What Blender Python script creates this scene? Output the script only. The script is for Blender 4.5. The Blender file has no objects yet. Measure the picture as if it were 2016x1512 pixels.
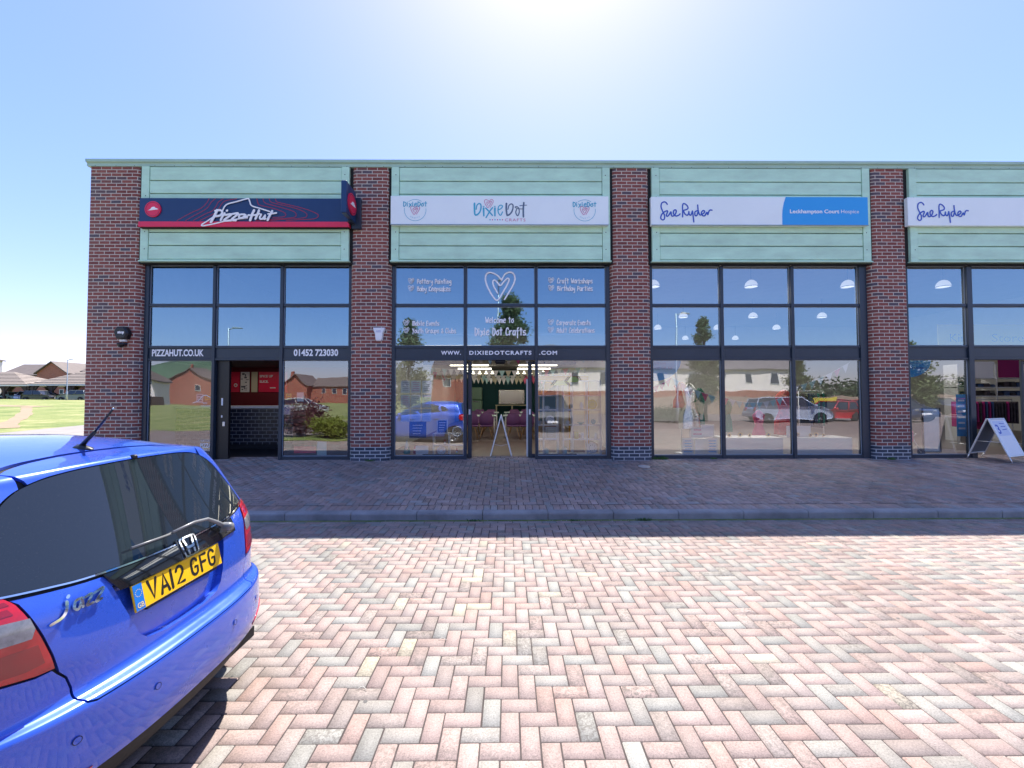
import bpy, math, random
import numpy as np
from mathutils import Vector, Matrix
from mathutils.geometry import delaunay_2d_cdt, tessellate_polygon
R = math.radians
SC = bpy.context.scene
COL = SC.collection

# ------------------------------------------------------------------ camera
cd = bpy.data.cameras.new('camera'); cam = bpy.data.objects.new('camera', cd); COL.objects.link(cam)
cd.sensor_width = 36.0; cd.lens = 828 / 2016 * 36.0; cd.clip_end = 3000; cd.clip_start = 0.05
def look(pitch, yaw, roll):
    cy, sy, cp, sp = math.cos(yaw), math.sin(yaw), math.cos(pitch), math.sin(pitch)
    f = Vector((sy*cp, cy*cp, sp)); r = Vector((cy, -sy, 0)); u = r.cross(f)
    r2 = r*math.cos(roll) + u*math.sin(roll); u2 = u*math.cos(roll) - r*math.sin(roll)
    m = Matrix((r2, u2, -f)).transposed().to_4x4()
    return m
cam.matrix_world = Matrix.Translation((0, 0, 1.735)) @ look(R(1.67), R(.5), R(-.1))
SC.camera = cam

# ------------------------------------------------------------------ world + sun
SUN_EL, SUN_AZ = R(60.5), R(8)          # azimuth from +Y towards +X
w = bpy.data.worlds.new('World'); SC.world = w; w.use_nodes = True
nt = w.node_tree; nt.nodes.clear()
sky = nt.nodes.new('ShaderNodeTexSky'); sky.sky_type = 'NISHITA'; sky.sun_disc = False
sky.sun_elevation = SUN_EL; sky.sun_rotation = SUN_AZ
sky.air_density = 1.0; sky.dust_density = .7; sky.ozone_density = 3.0; sky.altitude = 30
bg = nt.nodes.new('ShaderNodeBackground'); bg.inputs[1].default_value = 0.143
ow = nt.nodes.new('ShaderNodeOutputWorld')
hs = nt.nodes.new('ShaderNodeHueSaturation'); hs.inputs['Saturation'].default_value = 1.34
gm = nt.nodes.new('ShaderNodeGamma'); gm.inputs[1].default_value = .70
mu = nt.nodes.new('ShaderNodeMix'); mu.data_type = 'RGBA'; mu.blend_type = 'MULTIPLY'; mu.inputs[0].default_value = 1; mu.inputs[7].default_value = (.95, .835, 1.05, 1)
nt.links.new(sky.outputs[0], gm.inputs[0]); nt.links.new(gm.outputs[0], hs.inputs['Color']); nt.links.new(hs.outputs[0], mu.inputs[6]); nt.links.new(mu.outputs[2], bg.inputs[0]); nt.links.new(bg.outputs[0], ow.inputs[0])
sl = bpy.data.lights.new('sun', 'SUN'); sl.energy = 3.95; sl.angle = R(.5); sl.color = (1, .95, .87)
so = bpy.data.objects.new('sun', sl); COL.objects.link(so)
sd = Vector((math.sin(SUN_AZ)*math.cos(SUN_EL), math.cos(SUN_AZ)*math.cos(SUN_EL), math.sin(SUN_EL)))
so.rotation_euler = sd.to_track_quat('Z', 'Y').to_euler(); so.location = (6, 20, 30)
SC.view_settings.view_transform = 'Standard'; SC.view_settings.look = 'None'
SC.view_settings.exposure = 1.65; SC.view_settings.gamma = 1
SC.cycles.max_bounces = 8; SC.cycles.transparent_max_bounces = 16; SC.cycles.diffuse_bounces = 3
SC.cycles.sample_clamp_indirect = 6; SC.cycles.caustics_reflective = False; SC.cycles.caustics_refractive = False

# ------------------------------------------------------------------ helpers
def tag(o, label=None, cat=None, group=None, kind=None):
    if label: o['label'] = label
    if cat: o['category'] = cat
    if group: o['group'] = group
    if kind: o['kind'] = kind
    return o
def thing(name, loc, label, cat, group=None, rz=0):
    o = bpy.data.objects.new(name, None); COL.objects.link(o); o.location = loc; o.rotation_euler = (0, 0, rz)
    o.empty_display_size = .1
    return tag(o, label, cat, group)
def catmull(pts, n=6, closed=False):
    if len(pts) < 3: return [tuple(p) for p in pts]
    P = [np.array(p, float) for p in pts]; out = []; L = len(P)
    rng = range(L) if closed else range(L-1)
    for i in rng:
        p1, p2 = P[i], P[(i+1) % L]
        p0 = P[(i-1) % L] if (closed or i > 0) else 2*p1-p2
        p3 = P[(i+2) % L] if (closed or i+2 < L) else 2*p2-p1
        for k in range(n):
            t = k/n
            out.append(tuple(.5*((2*p1)+(p2-p0)*t+(2*p0-5*p1+4*p2-p3)*t*t+(3*p1-p0-3*p2+p3)*t**3)))
    if not closed: out.append(tuple(P[-1]))
    return out
class MB:
    def __init__(s): s.v = []; s.f = []; s.m = []; s.sm = []; s.uv = None
    def add(s, vs, fs, mi=0, smooth=False):
        b = len(s.v); s.v += [tuple(map(float, v)) for v in vs]
        for f in fs: s.f.append([b+i for i in f]); s.m.append(mi); s.sm.append(smooth)
        return s
    def box(s, x0, x1, y0, y1, z0, z1, mi=0, M=None):
        vs = [(x, y, z) for z in (z0, z1) for y in (y0, y1) for x in (x0, x1)]
        if M is not None: vs = [M @ Vector(v) for v in vs]
        return s.add(vs, [(0, 2, 3, 1), (4, 5, 7, 6), (0, 1, 5, 4), (2, 6, 7, 3), (0, 4, 6, 2), (1, 3, 7, 5)], mi)
    def bbox(s, x0, x1, y0, y1, z0, z1, b=.01, mi=0, M=None):
        """box with chamfered edges"""
        b = min(b, abs(x1-x0)*.45, abs(y1-y0)*.45, abs(z1-z0)*.45)
        cx, cy, cz = (x0+x1)/2, (y0+y1)/2, (z0+z1)/2; hx, hy, hz = abs(x1-x0)/2, abs(y1-y0)/2, abs(z1-z0)/2
        vs = []; idx = {}
        for sx in (-1, 1):
            for sy in (-1, 1):
                for sz in (-1, 1):
                    for k in range(3):
                        d = [hx-b, hy-b, hz-b]; d[k] += b
                        idx[(sx, sy, sz, k)] = len(vs); vs.append((cx+sx*d[0], cy+sy*d[1], cz+sz*d[2]))
        fs = []
        for k in range(3):
            a, c = (k+1) % 3, (k+2) % 3
            for sg in (-1, 1):
                q = []
                for (p, r) in ((-1, -1), (1, -1), (1, 1), (-1, 1)):
                    t = [0, 0, 0]; t[k] = sg; t[a] = p; t[c] = r; q.append(idx[(*t, k)])
                fs.append(q if sg > 0 else q[::-1])
        for k in range(3):
            a, c = (k+1) % 3, (k+2) % 3
            for p in (-1, 1):
                for r in (-1, 1):
                    t0 = [0, 0, 0]; t1 = [0, 0, 0]; t0[k] = -1; t1[k] = 1
                    for t in (t0, t1): t[a] = p; t[c] = r
                    q = [idx[(*t0, a)], idx[(*t1, a)], idx[(*t1, c)], idx[(*t0, c)]]
                    fs.append(q if p*r < 0 else q[::-1])
        for sx in (-1, 1):
            for sy in (-1, 1):
                for sz in (-1, 1):
                    q = [idx[(sx, sy, sz, k)] for k in range(3)]
                    fs.append(q if sx*sy*sz > 0 else q[::-1])
        if M is not None: vs = [M @ Vector(v) for v in vs]
        return s.add(vs, fs, mi)
    def tube(s, pts, r, n=10, mi=0, cap=True, smooth=True):
        pts = [Vector(p) for p in pts]; rr = r if isinstance(r, (list, tuple)) else [r]*len(pts)
        vs = []; up = None
        for i, p in enumerate(pts):
            d = (pts[min(i+1, len(pts)-1)]-pts[max(i-1, 0)]).normalized()
            if up is None: up = Vector((0, 0, 1)) if abs(d.z) < .9 else Vector((1, 0, 0))
            a = d.cross(up).normalized(); b = a.cross(d).normalized(); up = b
            for k in range(n):
                t = 2*math.pi*k/n; vs.append(p+(a*math.cos(t)+b*math.sin(t))*rr[i])
        fs = [(i*n+k, i*n+(k+1) % n, (i+1)*n+(k+1) % n, (i+1)*n+k) for i in range(len(pts)-1) for k in range(n)]
        s.add(vs, fs, mi, smooth)
        if cap:
            b = len(s.v)-len(vs)
            s.f.append([b+k for k in range(n)][::-1]); s.m.append(mi); s.sm.append(False)
            e = len(s.v)-n; s.f.append([e+k for k in range(n)]); s.m.append(mi); s.sm.append(False)
        return s
    def lathe(s, prof, n=24, mi=0, M=None, smooth=True):
        """prof: list of (r,z) around Z"""
        vs = [(r*math.cos(2*math.pi*k/n), r*math.sin(2*math.pi*k/n), z) for r, z in prof for k in range(n)]
        if M is not None: vs = [M @ Vector(v) for v in vs]
        fs = [(i*n+k, i*n+(k+1) % n, (i+1)*n+(k+1) % n, (i+1)*n+k) for i in range(len(prof)-1) for k in range(n)]
        return s.add(vs, fs, mi, smooth)
    def prism(s, poly, y0, y1, mi=0, M=None, smooth=False):
        """polygon in XZ extruded along Y"""
        n = len(poly)
        tri = tessellate_polygon([[Vector((p[0], p[1], 0)) for p in poly]])
        vs = [(p[0], y0, p[1]) for p in poly]+[(p[0], y1, p[1]) for p in poly]
        if M is not None: vs = [M @ Vector(v) for v in vs]
        fs = [(i, (i+1) % n, n+(i+1) % n, n+i) for i in range(n)]
        fs += [tuple(t) for t in tri]+[tuple(n+i for i in t[::-1]) for t in tri]
        return s.add(vs, fs, mi, smooth)
    def ribbon(s, pts, wd, y=0.0, th=0.0, mi=0, n=6, closed=False, smoothn=5, M=None):
        """stroke with round ends in the XZ plane, facing -Y; th = thickness towards -Y"""
        p = catmull(pts, smoothn, closed) if smoothn else [tuple(q) for q in pts]
        p = [np.array(q[:2], float) for q in p]
        q = [p[0]]
        for a in p[1:]:
            if np.linalg.norm(a-q[-1]) > 1e-6: q.append(a)
        p = q; L = len(p)
        if L < 2: p = [p[0], p[0]+np.array([1e-4, 0])]; L = 2
        W = wd if isinstance(wd, (list, tuple)) else [wd, wd]
        Lh = []; Rh = []
        for i in range(L):
            if closed: d = p[(i+1) % L]-p[i-1]
            else: d = p[min(i+1, L-1)]-p[max(i-1, 0)]
            d = d/(np.linalg.norm(d)+1e-9); nn = np.array([-d[1], d[0]])
            hw = (W[0]+(W[-1]-W[0])*i/(L-1))/2
            Lh.append(p[i]+nn*hw); Rh.append(p[i]-nn*hw)
        capn = n
        vs = []; fs = []
        def V(pt, yy): vs.append((pt[0], yy, pt[1])); return len(vs)-1
        s.rc = getattr(s, 'rc', 0)+1; yf = y-th-(s.rc % 9)*getattr(s, 'step', .0004)      # every stroke a hair in front of the one before, so nothing is coplanar
        yr = [yf-i*getattr(s, 'step', .0004)*.05 for i in range(L)]
        li = [V(a, yr[i]) for i, a in enumerate(Lh)]; ri = [V(a, yr[i]) for i, a in enumerate(Rh)]
        rng = range(L) if closed else range(L-1)
        for i in rng:
            j = (i+1) % L; fs.append((li[i], ri[i], ri[j], li[j]))
        if not closed:
            for (c, dpt, hw, a0) in ((p[0], p[0]-p[1], W[0]/2, li[0]), (p[-1], p[-1]-p[-2], W[-1]/2, li[-1])):
                ang = math.atan2(dpt[1], dpt[0]); ids = [V(c+hw*np.array([math.cos(ang+t), math.sin(ang+t)]), yf+getattr(s, 'step', .0004)*.5) for t in np.linspace(-math.pi/2, math.pi/2, capn)]
                fs.append(tuple(ids[::-1]))
        if th > 0:
            l2 = [V(a, y) for a in Lh]; r2 = [V(a, y) for a in Rh]
            for i in rng:
                j = (i+1) % L
                fs.append((li[i], li[j], l2[j], l2[i])); fs.append((ri[i], r2[i], r2[j], ri[j]))
        if M is not None: vs = [M @ Vector(v) for v in vs]
        return s.add(vs, fs, mi)
    def build(s, name, mats, parent=None, loc=(0, 0, 0), uv=None):
        me = bpy.data.meshes.new(name); me.from_pydata(s.v, [], s.f)
        for m in (mats if isinstance(mats, (list, tuple)) else [mats]): me.materials.append(m)
        me.polygons.foreach_set('material_index', s.m); me.polygons.foreach_set('use_smooth', s.sm)
        if uv is not None:
            l = me.uv_layers.new(name='UVMap'); vi = np.zeros(len(me.loops), int); me.loops.foreach_get('vertex_index', vi)
            l.data.foreach_set('uv', np.array(uv, float)[vi].ravel())
        me.update(); o = bpy.data.objects.new(name, me); COL.objects.link(o); o.location = loc
        if parent: o.parent = parent
        return o
def disc(mb, cx, cz, r, y, mi=0, n=28, th=0.0, M=None):
    vs = [(cx+r*math.cos(2*math.pi*k/n), y-th, cz+r*math.sin(2*math.pi*k/n)) for k in range(n)]
    fs = [tuple(range(n))]
    if th > 0:
        vs += [(a[0], y, a[2]) for a in vs[:n]]; fs += [(k, n+k, n+(k+1) % n, (k+1) % n) for k in range(n)]
    if M is not None: vs = [M @ Vector(v) for v in vs]
    mb.add(vs, fs, mi)
def ring(mb, cx, cz, r0, r1, y, mi=0, n=32, M=None):
    vs = [(cx+r*math.cos(2*math.pi*k/n), y, cz+r*math.sin(2*math.pi*k/n)) for r in (r0, r1) for k in range(n)]
    if M is not None: vs = [M @ Vector(v) for v in vs]
    mb.add(vs, [(k, n+k, n+(k+1) % n, (k+1) % n)[::-1] for k in range(n)], mi)
def text_into(mb, s, size, x, z, y, mi=0, sx=1.0, bold=0.0, align='LEFT', space=1.0, M=None, shear=0.0, fitw=None, depth=0.0):
    """built-in font as mesh in the XZ plane facing -Y; x,z = baseline start (or centre); fitw = total width to fit"""
    c = bpy.data.curves.new('t', 'FONT'); c.body = s; c.size = size; c.offset = bold; c.space_character = space; c.shear = shear
    c.resolution_u = 3; c.extrude = depth
    o = bpy.data.objects.new('t', c); me = bpy.data.meshes.new_from_object(o)
    co = np.zeros(len(me.vertices)*3); me.vertices.foreach_get('co', co); co = co.reshape(-1, 3)
    if len(co):
        x0, x1 = co[:, 0].min(), co[:, 0].max()
        if fitw: sx = fitw/(x1-x0)
        off = x-x0*sx if align == 'LEFT' else (x-(x0+x1)/2*sx if align == 'CENTER' else x-x1*sx)
        vs = [(a[0]*sx+off, y-depth-a[2], z+a[1]) for a in co]
        if M is not None: vs = [M @ Vector(v) for v in vs]
        mb.add(vs, [tuple(p.vertices) for p in me.polygons], mi)
    bpy.data.meshes.remove(me); bpy.data.objects.remove(o); bpy.data.curves.remove(c)
    return mb

# ------------------------------------------------------------------ materials
class NT:
    def __init__(s, m): s.t = m.node_tree; s.n = s.t.nodes; s.l = s.t.links; s.b = s.n['Principled BSDF']
    def new(s, t, **k):
        n = s.n.new('ShaderNode'+t)
        for a, v in k.items():
            if a in ('op', 'operation'): n.operation = v
            elif hasattr(n, a): setattr(n, a, v)
            else: n.inputs[a.replace('_', ' ')].default_value = v
        return n
    def lk(s, a, b): s.l.new(a, b)
    def ramp(s, f, stops, interp='LINEAR'):
        n = s.n.new('ShaderNodeValToRGB'); n.color_ramp.interpolation = interp; e = n.color_ramp.elements
        while len(e) > 1: e.remove(e[0])
        e[0].position = stops[0][0]; e[0].color = (*stops[0][1], 1)
        for p, c in stops[1:]: q = e.new(p); q.color = (*c, 1)
        s.lk(f, n.inputs[0]); return n.outputs[0]
    def mix(s, f, a, b, mode='MIX'):
        n = s.n.new('ShaderNodeMix'); n.data_type = 'RGBA'; n.blend_type = mode
        for v, i in ((f, 0), (a, 6), (b, 7)):
            if hasattr(v, 'is_linked'): s.lk(v, n.inputs[i])
            elif i == 0: n.inputs[0].default_value = v
            else: n.inputs[i].default_value = (*v, 1)
        return n.outputs[2]
    def noise(s, scale, vec=None, detail=4, rough=.6, dist=0):
        n = s.n.new('ShaderNodeTexNoise'); n.inputs['Scale'].default_value = scale; n.inputs['Detail'].default_value = detail
        n.inputs['Roughness'].default_value = rough; n.inputs['Distortion'].default_value = dist
        if vec is not None: s.lk(vec, n.inputs['Vector'])
        return n.outputs['Fac']
    def bump(s, h, strength=.3, dist=.01, base=None):
        n = s.n.new('ShaderNodeBump'); n.inputs['Strength'].default_value = strength; n.inputs['Distance'].default_value = dist
        s.lk(h, n.inputs['Height'])
        if base is not None: s.lk(base, n.inputs['Normal'])
        s.lk(n.outputs[0], s.b.inputs['Normal']); return n.outputs[0]
    def obj(s): return s.n.new('ShaderNodeTexCoord').outputs['Object']
    def uv(s): return s.n.new('ShaderNodeTexCoord').outputs['UV']
def mat(name, col=(.5, .5, .5), rough=.5, metal=0, spec=.5, coat=0, emit=None, es=1, alpha=1, var=0, vscale=3, bump=0, bscale=40, stretch=None):
    m = bpy.data.materials.new(name); m.use_nodes = True; t = NT(m); b = t.b
    b.inputs['Base Color'].default_value = (*col, 1); b.inputs['Roughness'].default_value = rough
    b.inputs['Metallic'].default_value = metal; b.inputs['Specular IOR Level'].default_value = spec
    b.inputs['Coat Weight'].default_value = coat; b.inputs['Coat Roughness'].default_value = .02
    if emit: b.inputs['Emission Color'].default_value = (*emit, 1); b.inputs['Emission Strength'].default_value = es
    if alpha < 1: b.inputs['Alpha'].default_value = alpha
    vec = None
    if var or bump:
        vec = t.obj()
        if stretch:
            mp = t.new('Mapping'); mp.inputs['Scale'].default_value = stretch; t.lk(vec, mp.inputs[0]); vec = mp.outputs[0]
    if var:
        f = t.noise(vscale, vec, 6, .65)
        c = t.ramp(f, [(.25, tuple(max(0, x*(1-var)) for x in col)), (.75, tuple(min(1, x*(1+var)) for x in col))])
        t.lk(c, b.inputs['Base Color'])
    if bump: t.bump(t.noise(bscale, vec, 5, .6), bump, .01)
    return m
M = {}
def brick_mat(name, stops, mortar, bw=.225, rh=.075, ms=.0095, coord='UV', bumpS=.6, rough=.85, axes=None, dirt=.35):
    m = bpy.data.materials.new(name); m.use_nodes = True; t = NT(m)
    vec = t.uv() if coord == 'UV' else t.obj()
    if axes:      # e.g. 'XZ'
        sp = t.new('SeparateXYZ'); t.lk(vec, sp.inputs[0]); cb = t.new('CombineXYZ')
        t.lk(sp.outputs[axes[0]], cb.inputs[0]); t.lk(sp.outputs[axes[1]], cb.inputs[1]); vec = cb.outputs[0]
    # wobble the courses very slightly
    wn = t.new('TexNoise', Scale=9.0); t.lk(vec, wn.inputs['Vector'])
    vm = t.new('VectorMath', operation='SCALE'); t.lk(wn.outputs['Color'], vm.inputs[0]); vm.inputs['Scale'].default_value = .006
    va = t.new('VectorMath', operation='ADD'); t.lk(vec, va.inputs[0]); t.lk(vm.outputs[0], va.inputs[1])
    b = t.new('TexBrick'); b.offset = .5; b.squash = 1
    b.inputs['Scale'].default_value = 1; b.inputs['Brick Width'].default_value = bw; b.inputs['Row Height'].default_value = rh
    b.inputs['Mortar Size'].default_value = ms; b.inputs['Mortar Smooth'].default_value = .15; b.inputs['Bias'].default_value = 0
    b.inputs['Color1'].default_value = (0, 0, 0, 1); b.inputs['Color2'].default_value = (1, 1, 1, 1); b.inputs['Mortar'].default_value = (.5, .5, .5, 1)
    t.lk(va.outputs[0], b.inputs['Vector'])
    c = t.ramp(b.outputs['Color'], stops)
    n1 = t.noise(28, vec, 6, .7); c = t.mix(.6, c, t.ramp(n1, [(.3, (.5, .5, .5)), (.7, (1.5, 1.45, 1.4))]), 'MULTIPLY')
    n2 = t.noise(1.1, vec, 4, .6); c = t.mix(dirt, c, t.ramp(n2, [(.3, (.62, .62, .64)), (.7, (1.15, 1.12, 1.1))]), 'MULTIPLY')
    mo = t.mix(.4, mortar, t.ramp(t.noise(7, vec, 5, .7), [(.3, tuple(x*.6 for x in mortar)), (.7, tuple(min(1, x*1.15) for x in mortar))]))
    c = t.mix(b.outputs['Fac'], c, mo); t.lk(c, t.b.inputs['Base Color']); t.b.inputs['Roughness'].default_value = rough
    inv = t.new('Math', operation='SUBTRACT'); inv.inputs[0].default_value = 1; t.lk(b.outputs['Fac'], inv.inputs[1])
    hn = t.new('Math', operation='MULTIPLY_ADD'); t.lk(n1, hn.inputs[0]); hn.inputs[1].default_value = .35; t.lk(inv.outputs[0], hn.inputs[2])
    t.bump(hn.outputs[0], bumpS, .008)
    return m
REDS = [(0, (.19, .055, .048)), (.3, (.255, .075, .062)), (.55, (.285, .095, .075)), (.76, (.22, .08, .068)), (.86, (.15, .075, .075)), (.94, (.115, .085, .10)), (1, (.10, .085, .11))]
M['brick'] = brick_mat('red_brick', REDS, (.60, .55, .47), ms=.0082)
M['bluebrick'] = brick_mat('blue_engineering_brick', [(0, (.03, .04, .065)), (.5, (.045, .06, .09)), (1, (.07, .08, .12))], (.5, .52, .55), rough=.5)
M['farbrick'] = brick_mat('house_brick', [(0, (.27, .055, .035)), (1, (.38, .10, .06))], (.42, .3, .24), axes=('X', 'Z'), coord='OBJ')
M['green'] = mat('green_painted_board', (.52, .79, .60), .55, var=.16, vscale=1.6, bump=.1, bscale=60, stretch=(1, 1, 3))
M['greentrim'] = mat('green_trim_metal', (.37, .56, .46), .45, var=.1, vscale=2)
M['frame'] = mat('anthracite_frame', (.022, .036, .058), .35, spec=.5, var=.15, vscale=2)
M['darkgap'] = mat('dark_gap', (.012, .014, .014), .9)
M['white'] = mat('white_sign', (.86, .945, .93), .35, var=.03, vscale=1.2)
M['whiteP'] = mat('white_paint', (.88, .88, .88), .5, var=.05, vscale=4)
M['vinyl'] = mat('white_vinyl', (.93, .93, .94), .5)
M['teal'] = mat('teal_ink', (.06, .45, .62), .5); M['pinkink'] = mat('pink_ink', (.62, .16, .34), .5)
M['greyink'] = mat('slate_ink', (.10, .16, .24), .5); M['navy'] = mat('navy_panel', (.008, .038, .125), .35, var=.06, vscale=3)
M['redpanel'] = mat('crimson_panel', (.80, .02, .085), .35, var=.05, vscale=3); M['redink'] = mat('red_line_ink', (.42, .02, .06), .5)
M['blueink'] = mat('royal_blue_ink', (.03, .10, .50), .4); M['skyblue'] = mat('sky_blue_panel', (.03, .36, .80), .4)
M['black'] = mat('black_plastic', (.012, .012, .014), .4); M['rubber'] = mat('rubber', (.02, .02, .02), .8)
M['metal'] = mat('brushed_metal', (.6, .6, .6), .3, metal=1); M['alu'] = mat('aluminium', (.72, .73, .75), .35, metal=.7)
M['chrome'] = mat('chrome', (.85, .86, .88), .07, metal=1)

def glass_mat(name, refl=.36, tint=(.93, .96, .98), dirt=.012):
    m = bpy.data.materials.new(name); m.use_nodes = True; t = m.node_tree; t.nodes.clear()
    o = t.nodes.new('ShaderNodeOutputMaterial'); tr = t.nodes.new('ShaderNodeBsdfTransparent'); gl = t.nodes.new('ShaderNodeBsdfGlossy')
    tr.inputs[0].default_value = (*tint, 1); gl.inputs['Roughness'].default_value = 0; gl.inputs['Color'].default_value = (.60, .86, 1, 1)
    lw = t.nodes.new('ShaderNodeFresnel'); lw.inputs[0].default_value = 1.45
    ad = t.nodes.new('ShaderNodeMath'); ad.operation = 'ADD'; ad.use_clamp = True; ad.inputs[1].default_value = refl-.04
    t.links.new(lw.outputs[0], ad.inputs[0])
    tc = t.nodes.new('ShaderNodeTexCoord'); nz = t.nodes.new('ShaderNodeTexNoise'); nz.inputs['Scale'].default_value = 1.3; nz.inputs['Detail'].default_value = 1
    t.links.new(tc.outputs['Object'], nz.inputs['Vector'])
    bp = t.nodes.new('ShaderNodeBump'); bp.inputs['Strength'].default_value = .12; bp.inputs['Distance'].default_value = .02
    t.links.new(nz.outputs[0], bp.inputs['Height']); t.links.new(bp.outputs[0], gl.inputs['Normal'])
    mx = t.nodes.new('ShaderNodeMixShader'); t.links.new(ad.outputs[0], mx.inputs[0]); t.links.new(tr.outputs[0], mx.inputs[1]); t.links.new(gl.outputs[0], mx.inputs[2])
    df = t.nodes.new('ShaderNodeBsdfDiffuse'); df.inputs[0].default_value = (.5, .5, .5, 1)
    m2 = t.nodes.new('ShaderNodeMixShader'); m2.inputs[0].default_value = dirt
    t.links.new(mx.outputs[0], m2.inputs[1]); t.links.new(df.outputs[0], m2.inputs[2]); t.links.new(m2.outputs[0], o.inputs[0])
    return m
M['glass'] = glass_mat('solar_glass'); M['glass2'] = glass_mat('clear_shop_glass', .26, (.97, .98, .98), .006)
M['glass2'].node_tree.nodes['Glossy BSDF'].inputs['Color'].default_value = (.92, .97, 1, 1)

# ------------------------------------------------------------------ ground
def vnoise(x, y, s, seed=0):
    """cheap smooth value noise"""
    x = x*s; y = y*s; xi = np.floor(x).astype(int); yi = np.floor(y).astype(int); fx = x-xi; fy = y-yi
    def h(a, b):
        n = (a*374761393+b*668265263+seed*1442695) & 0x7fffffff; n = ((n ^ (n >> 13))*1274126177) & 0x7fffffff; return ((n ^ (n >> 16)) & 0xffff)/65535
    fx = fx*fx*(3-2*fx); fy = fy*fy*(3-2*fy)
    return (h(xi, yi)*(1-fx)+h(xi+1, yi)*fx)*(1-fy)+(h(xi, yi+1)*(1-fx)+h(xi+1, yi+1)*fx)*fy
def pave_z(y): return .115+(y-6.05)/(9.15-6.05)*.225
M['paver'] = m = bpy.data.materials.new('concrete_block_paver'); m.use_nodes = True; t = NT(m)
at = t.new('Attribute'); at.attribute_name = 'Col'; ov = t.obj()
c = t.mix(1, at.outputs['Color'], t.ramp(t.noise(105, ov, 6, .9), [(.36, (.42, .41, .40)), (.44, (.80, .80, .79)), (.50, (.98, .98, .98)), (.57, (1.10, 1.10, 1.10)), (.65, (1.45, 1.45, 1.42))]), 'MULTIPLY')
mot = t.ramp(t.noise(38, ov, 6, .8, .8), [(.47, (0, 0, 0)), (.56, (.8, .8, .8))]); al_ = t.new('Math', operation='MULTIPLY'); t.lk(at.outputs['Alpha'], al_.inputs[0]); t.lk(mot, al_.inputs[1]); c = t.mix(al_.outputs[0], c, (.10, .088, .075))
c = t.mix(.6, c, t.ramp(t.noise(2.2, ov, 6, .7), [(.3, (.70, .69, .67)), (.7, (1.15, 1.15, 1.15))]), 'MULTIPLY')
c = t.mix(.75, c, t.ramp(t.noise(.33, ov, 5, .6, .6), [(.28, (.74, .70, .68)), (.5, (1, 1, 1)), (.72, (1.12, 1.10, 1.07))]), 'MULTIPLY')
stn = t.ramp(t.noise(1.15, ov, 5, .75, 1.2), [(.66, (0, 0, 0)), (.74, (.55, .55, .55))]); c = t.mix(stn, c, (.085, .075, .07))
sp = t.ramp(t.noise(55, ov, 6, .8, .4), [(.60, (0, 0, 0)), (.68, (1, 1, 1))]); spm = t.ramp(t.noise(3.1, ov, 3, .6), [(.45, (0, 0, 0)), (.62, (.75, .75, .75))])
c = t.mix(t.mix(1, sp, spm, 'MULTIPLY'), c, (.07, .06, .05))
t.lk(c, t.b.inputs['Base Color']); t.b.inputs['Roughness'].default_value = .72; t.b.inputs['Specular IOR Level'].default_value = .4
t.bump(t.noise(190, ov, 4, .7), .35, .003)
M['joint'] = mat('jointing_sand', (.05, .04, .038), .95, var=.4, vscale=12)
M['roadfar'] = brick_mat('block_paving_far', [(0, (.17, .125, .11)), (.5, (.22, .155, .14)), (1, (.19, .17, .16))], (.09, .08, .07), bw=.203, rh=.1015, ms=.004, axes=('X', 'Y'), coord='OBJ', bumpS=.2)

def herring(x0, x1, y0, y1, ox, oy, zf, palette, seed, skip_top=None):
    """90-degree herringbone of chamfered 200x100 blocks, one mesh"""
    U = .1015; g = .0028; rs = np.random.RandomState(seed); V = []; F = []; C = []
    i0, i1 = int(math.floor((x0-ox)/U)), int(math.ceil((x1-ox)/U)); j0, j1 = int(math.floor((oy-y1)/U)), int(math.ceil((oy-y0)/U))
    B = []
    for j in range(j0-1, j1+1):            # j counts towards the camera
        for i in range(i0-2, i1+1):
            k = (i-j) % 4
            if k == 0: B.append((i, i+2, j, j+1))
            elif k == 3: B.append((i, i+1, j, j+2))
    B = np.array(B, float)
    X0 = ox+B[:, 0]*U+g; X1 = ox+B[:, 1]*U-g; Y1 = oy-B[:, 2]*U-g; Y0 = oy-B[:, 3]*U+g
    X0 = np.maximum(X0, x0); X1 = np.minimum(X1, x1); Y0 = np.maximum(Y0, y0); Y1 = np.minimum(Y1, y1)
    ok = (X1-X0 > .02) & (Y1-Y0 > .02)
    return X0[ok], X1[ok], Y0[ok], Y1[ok]
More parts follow.
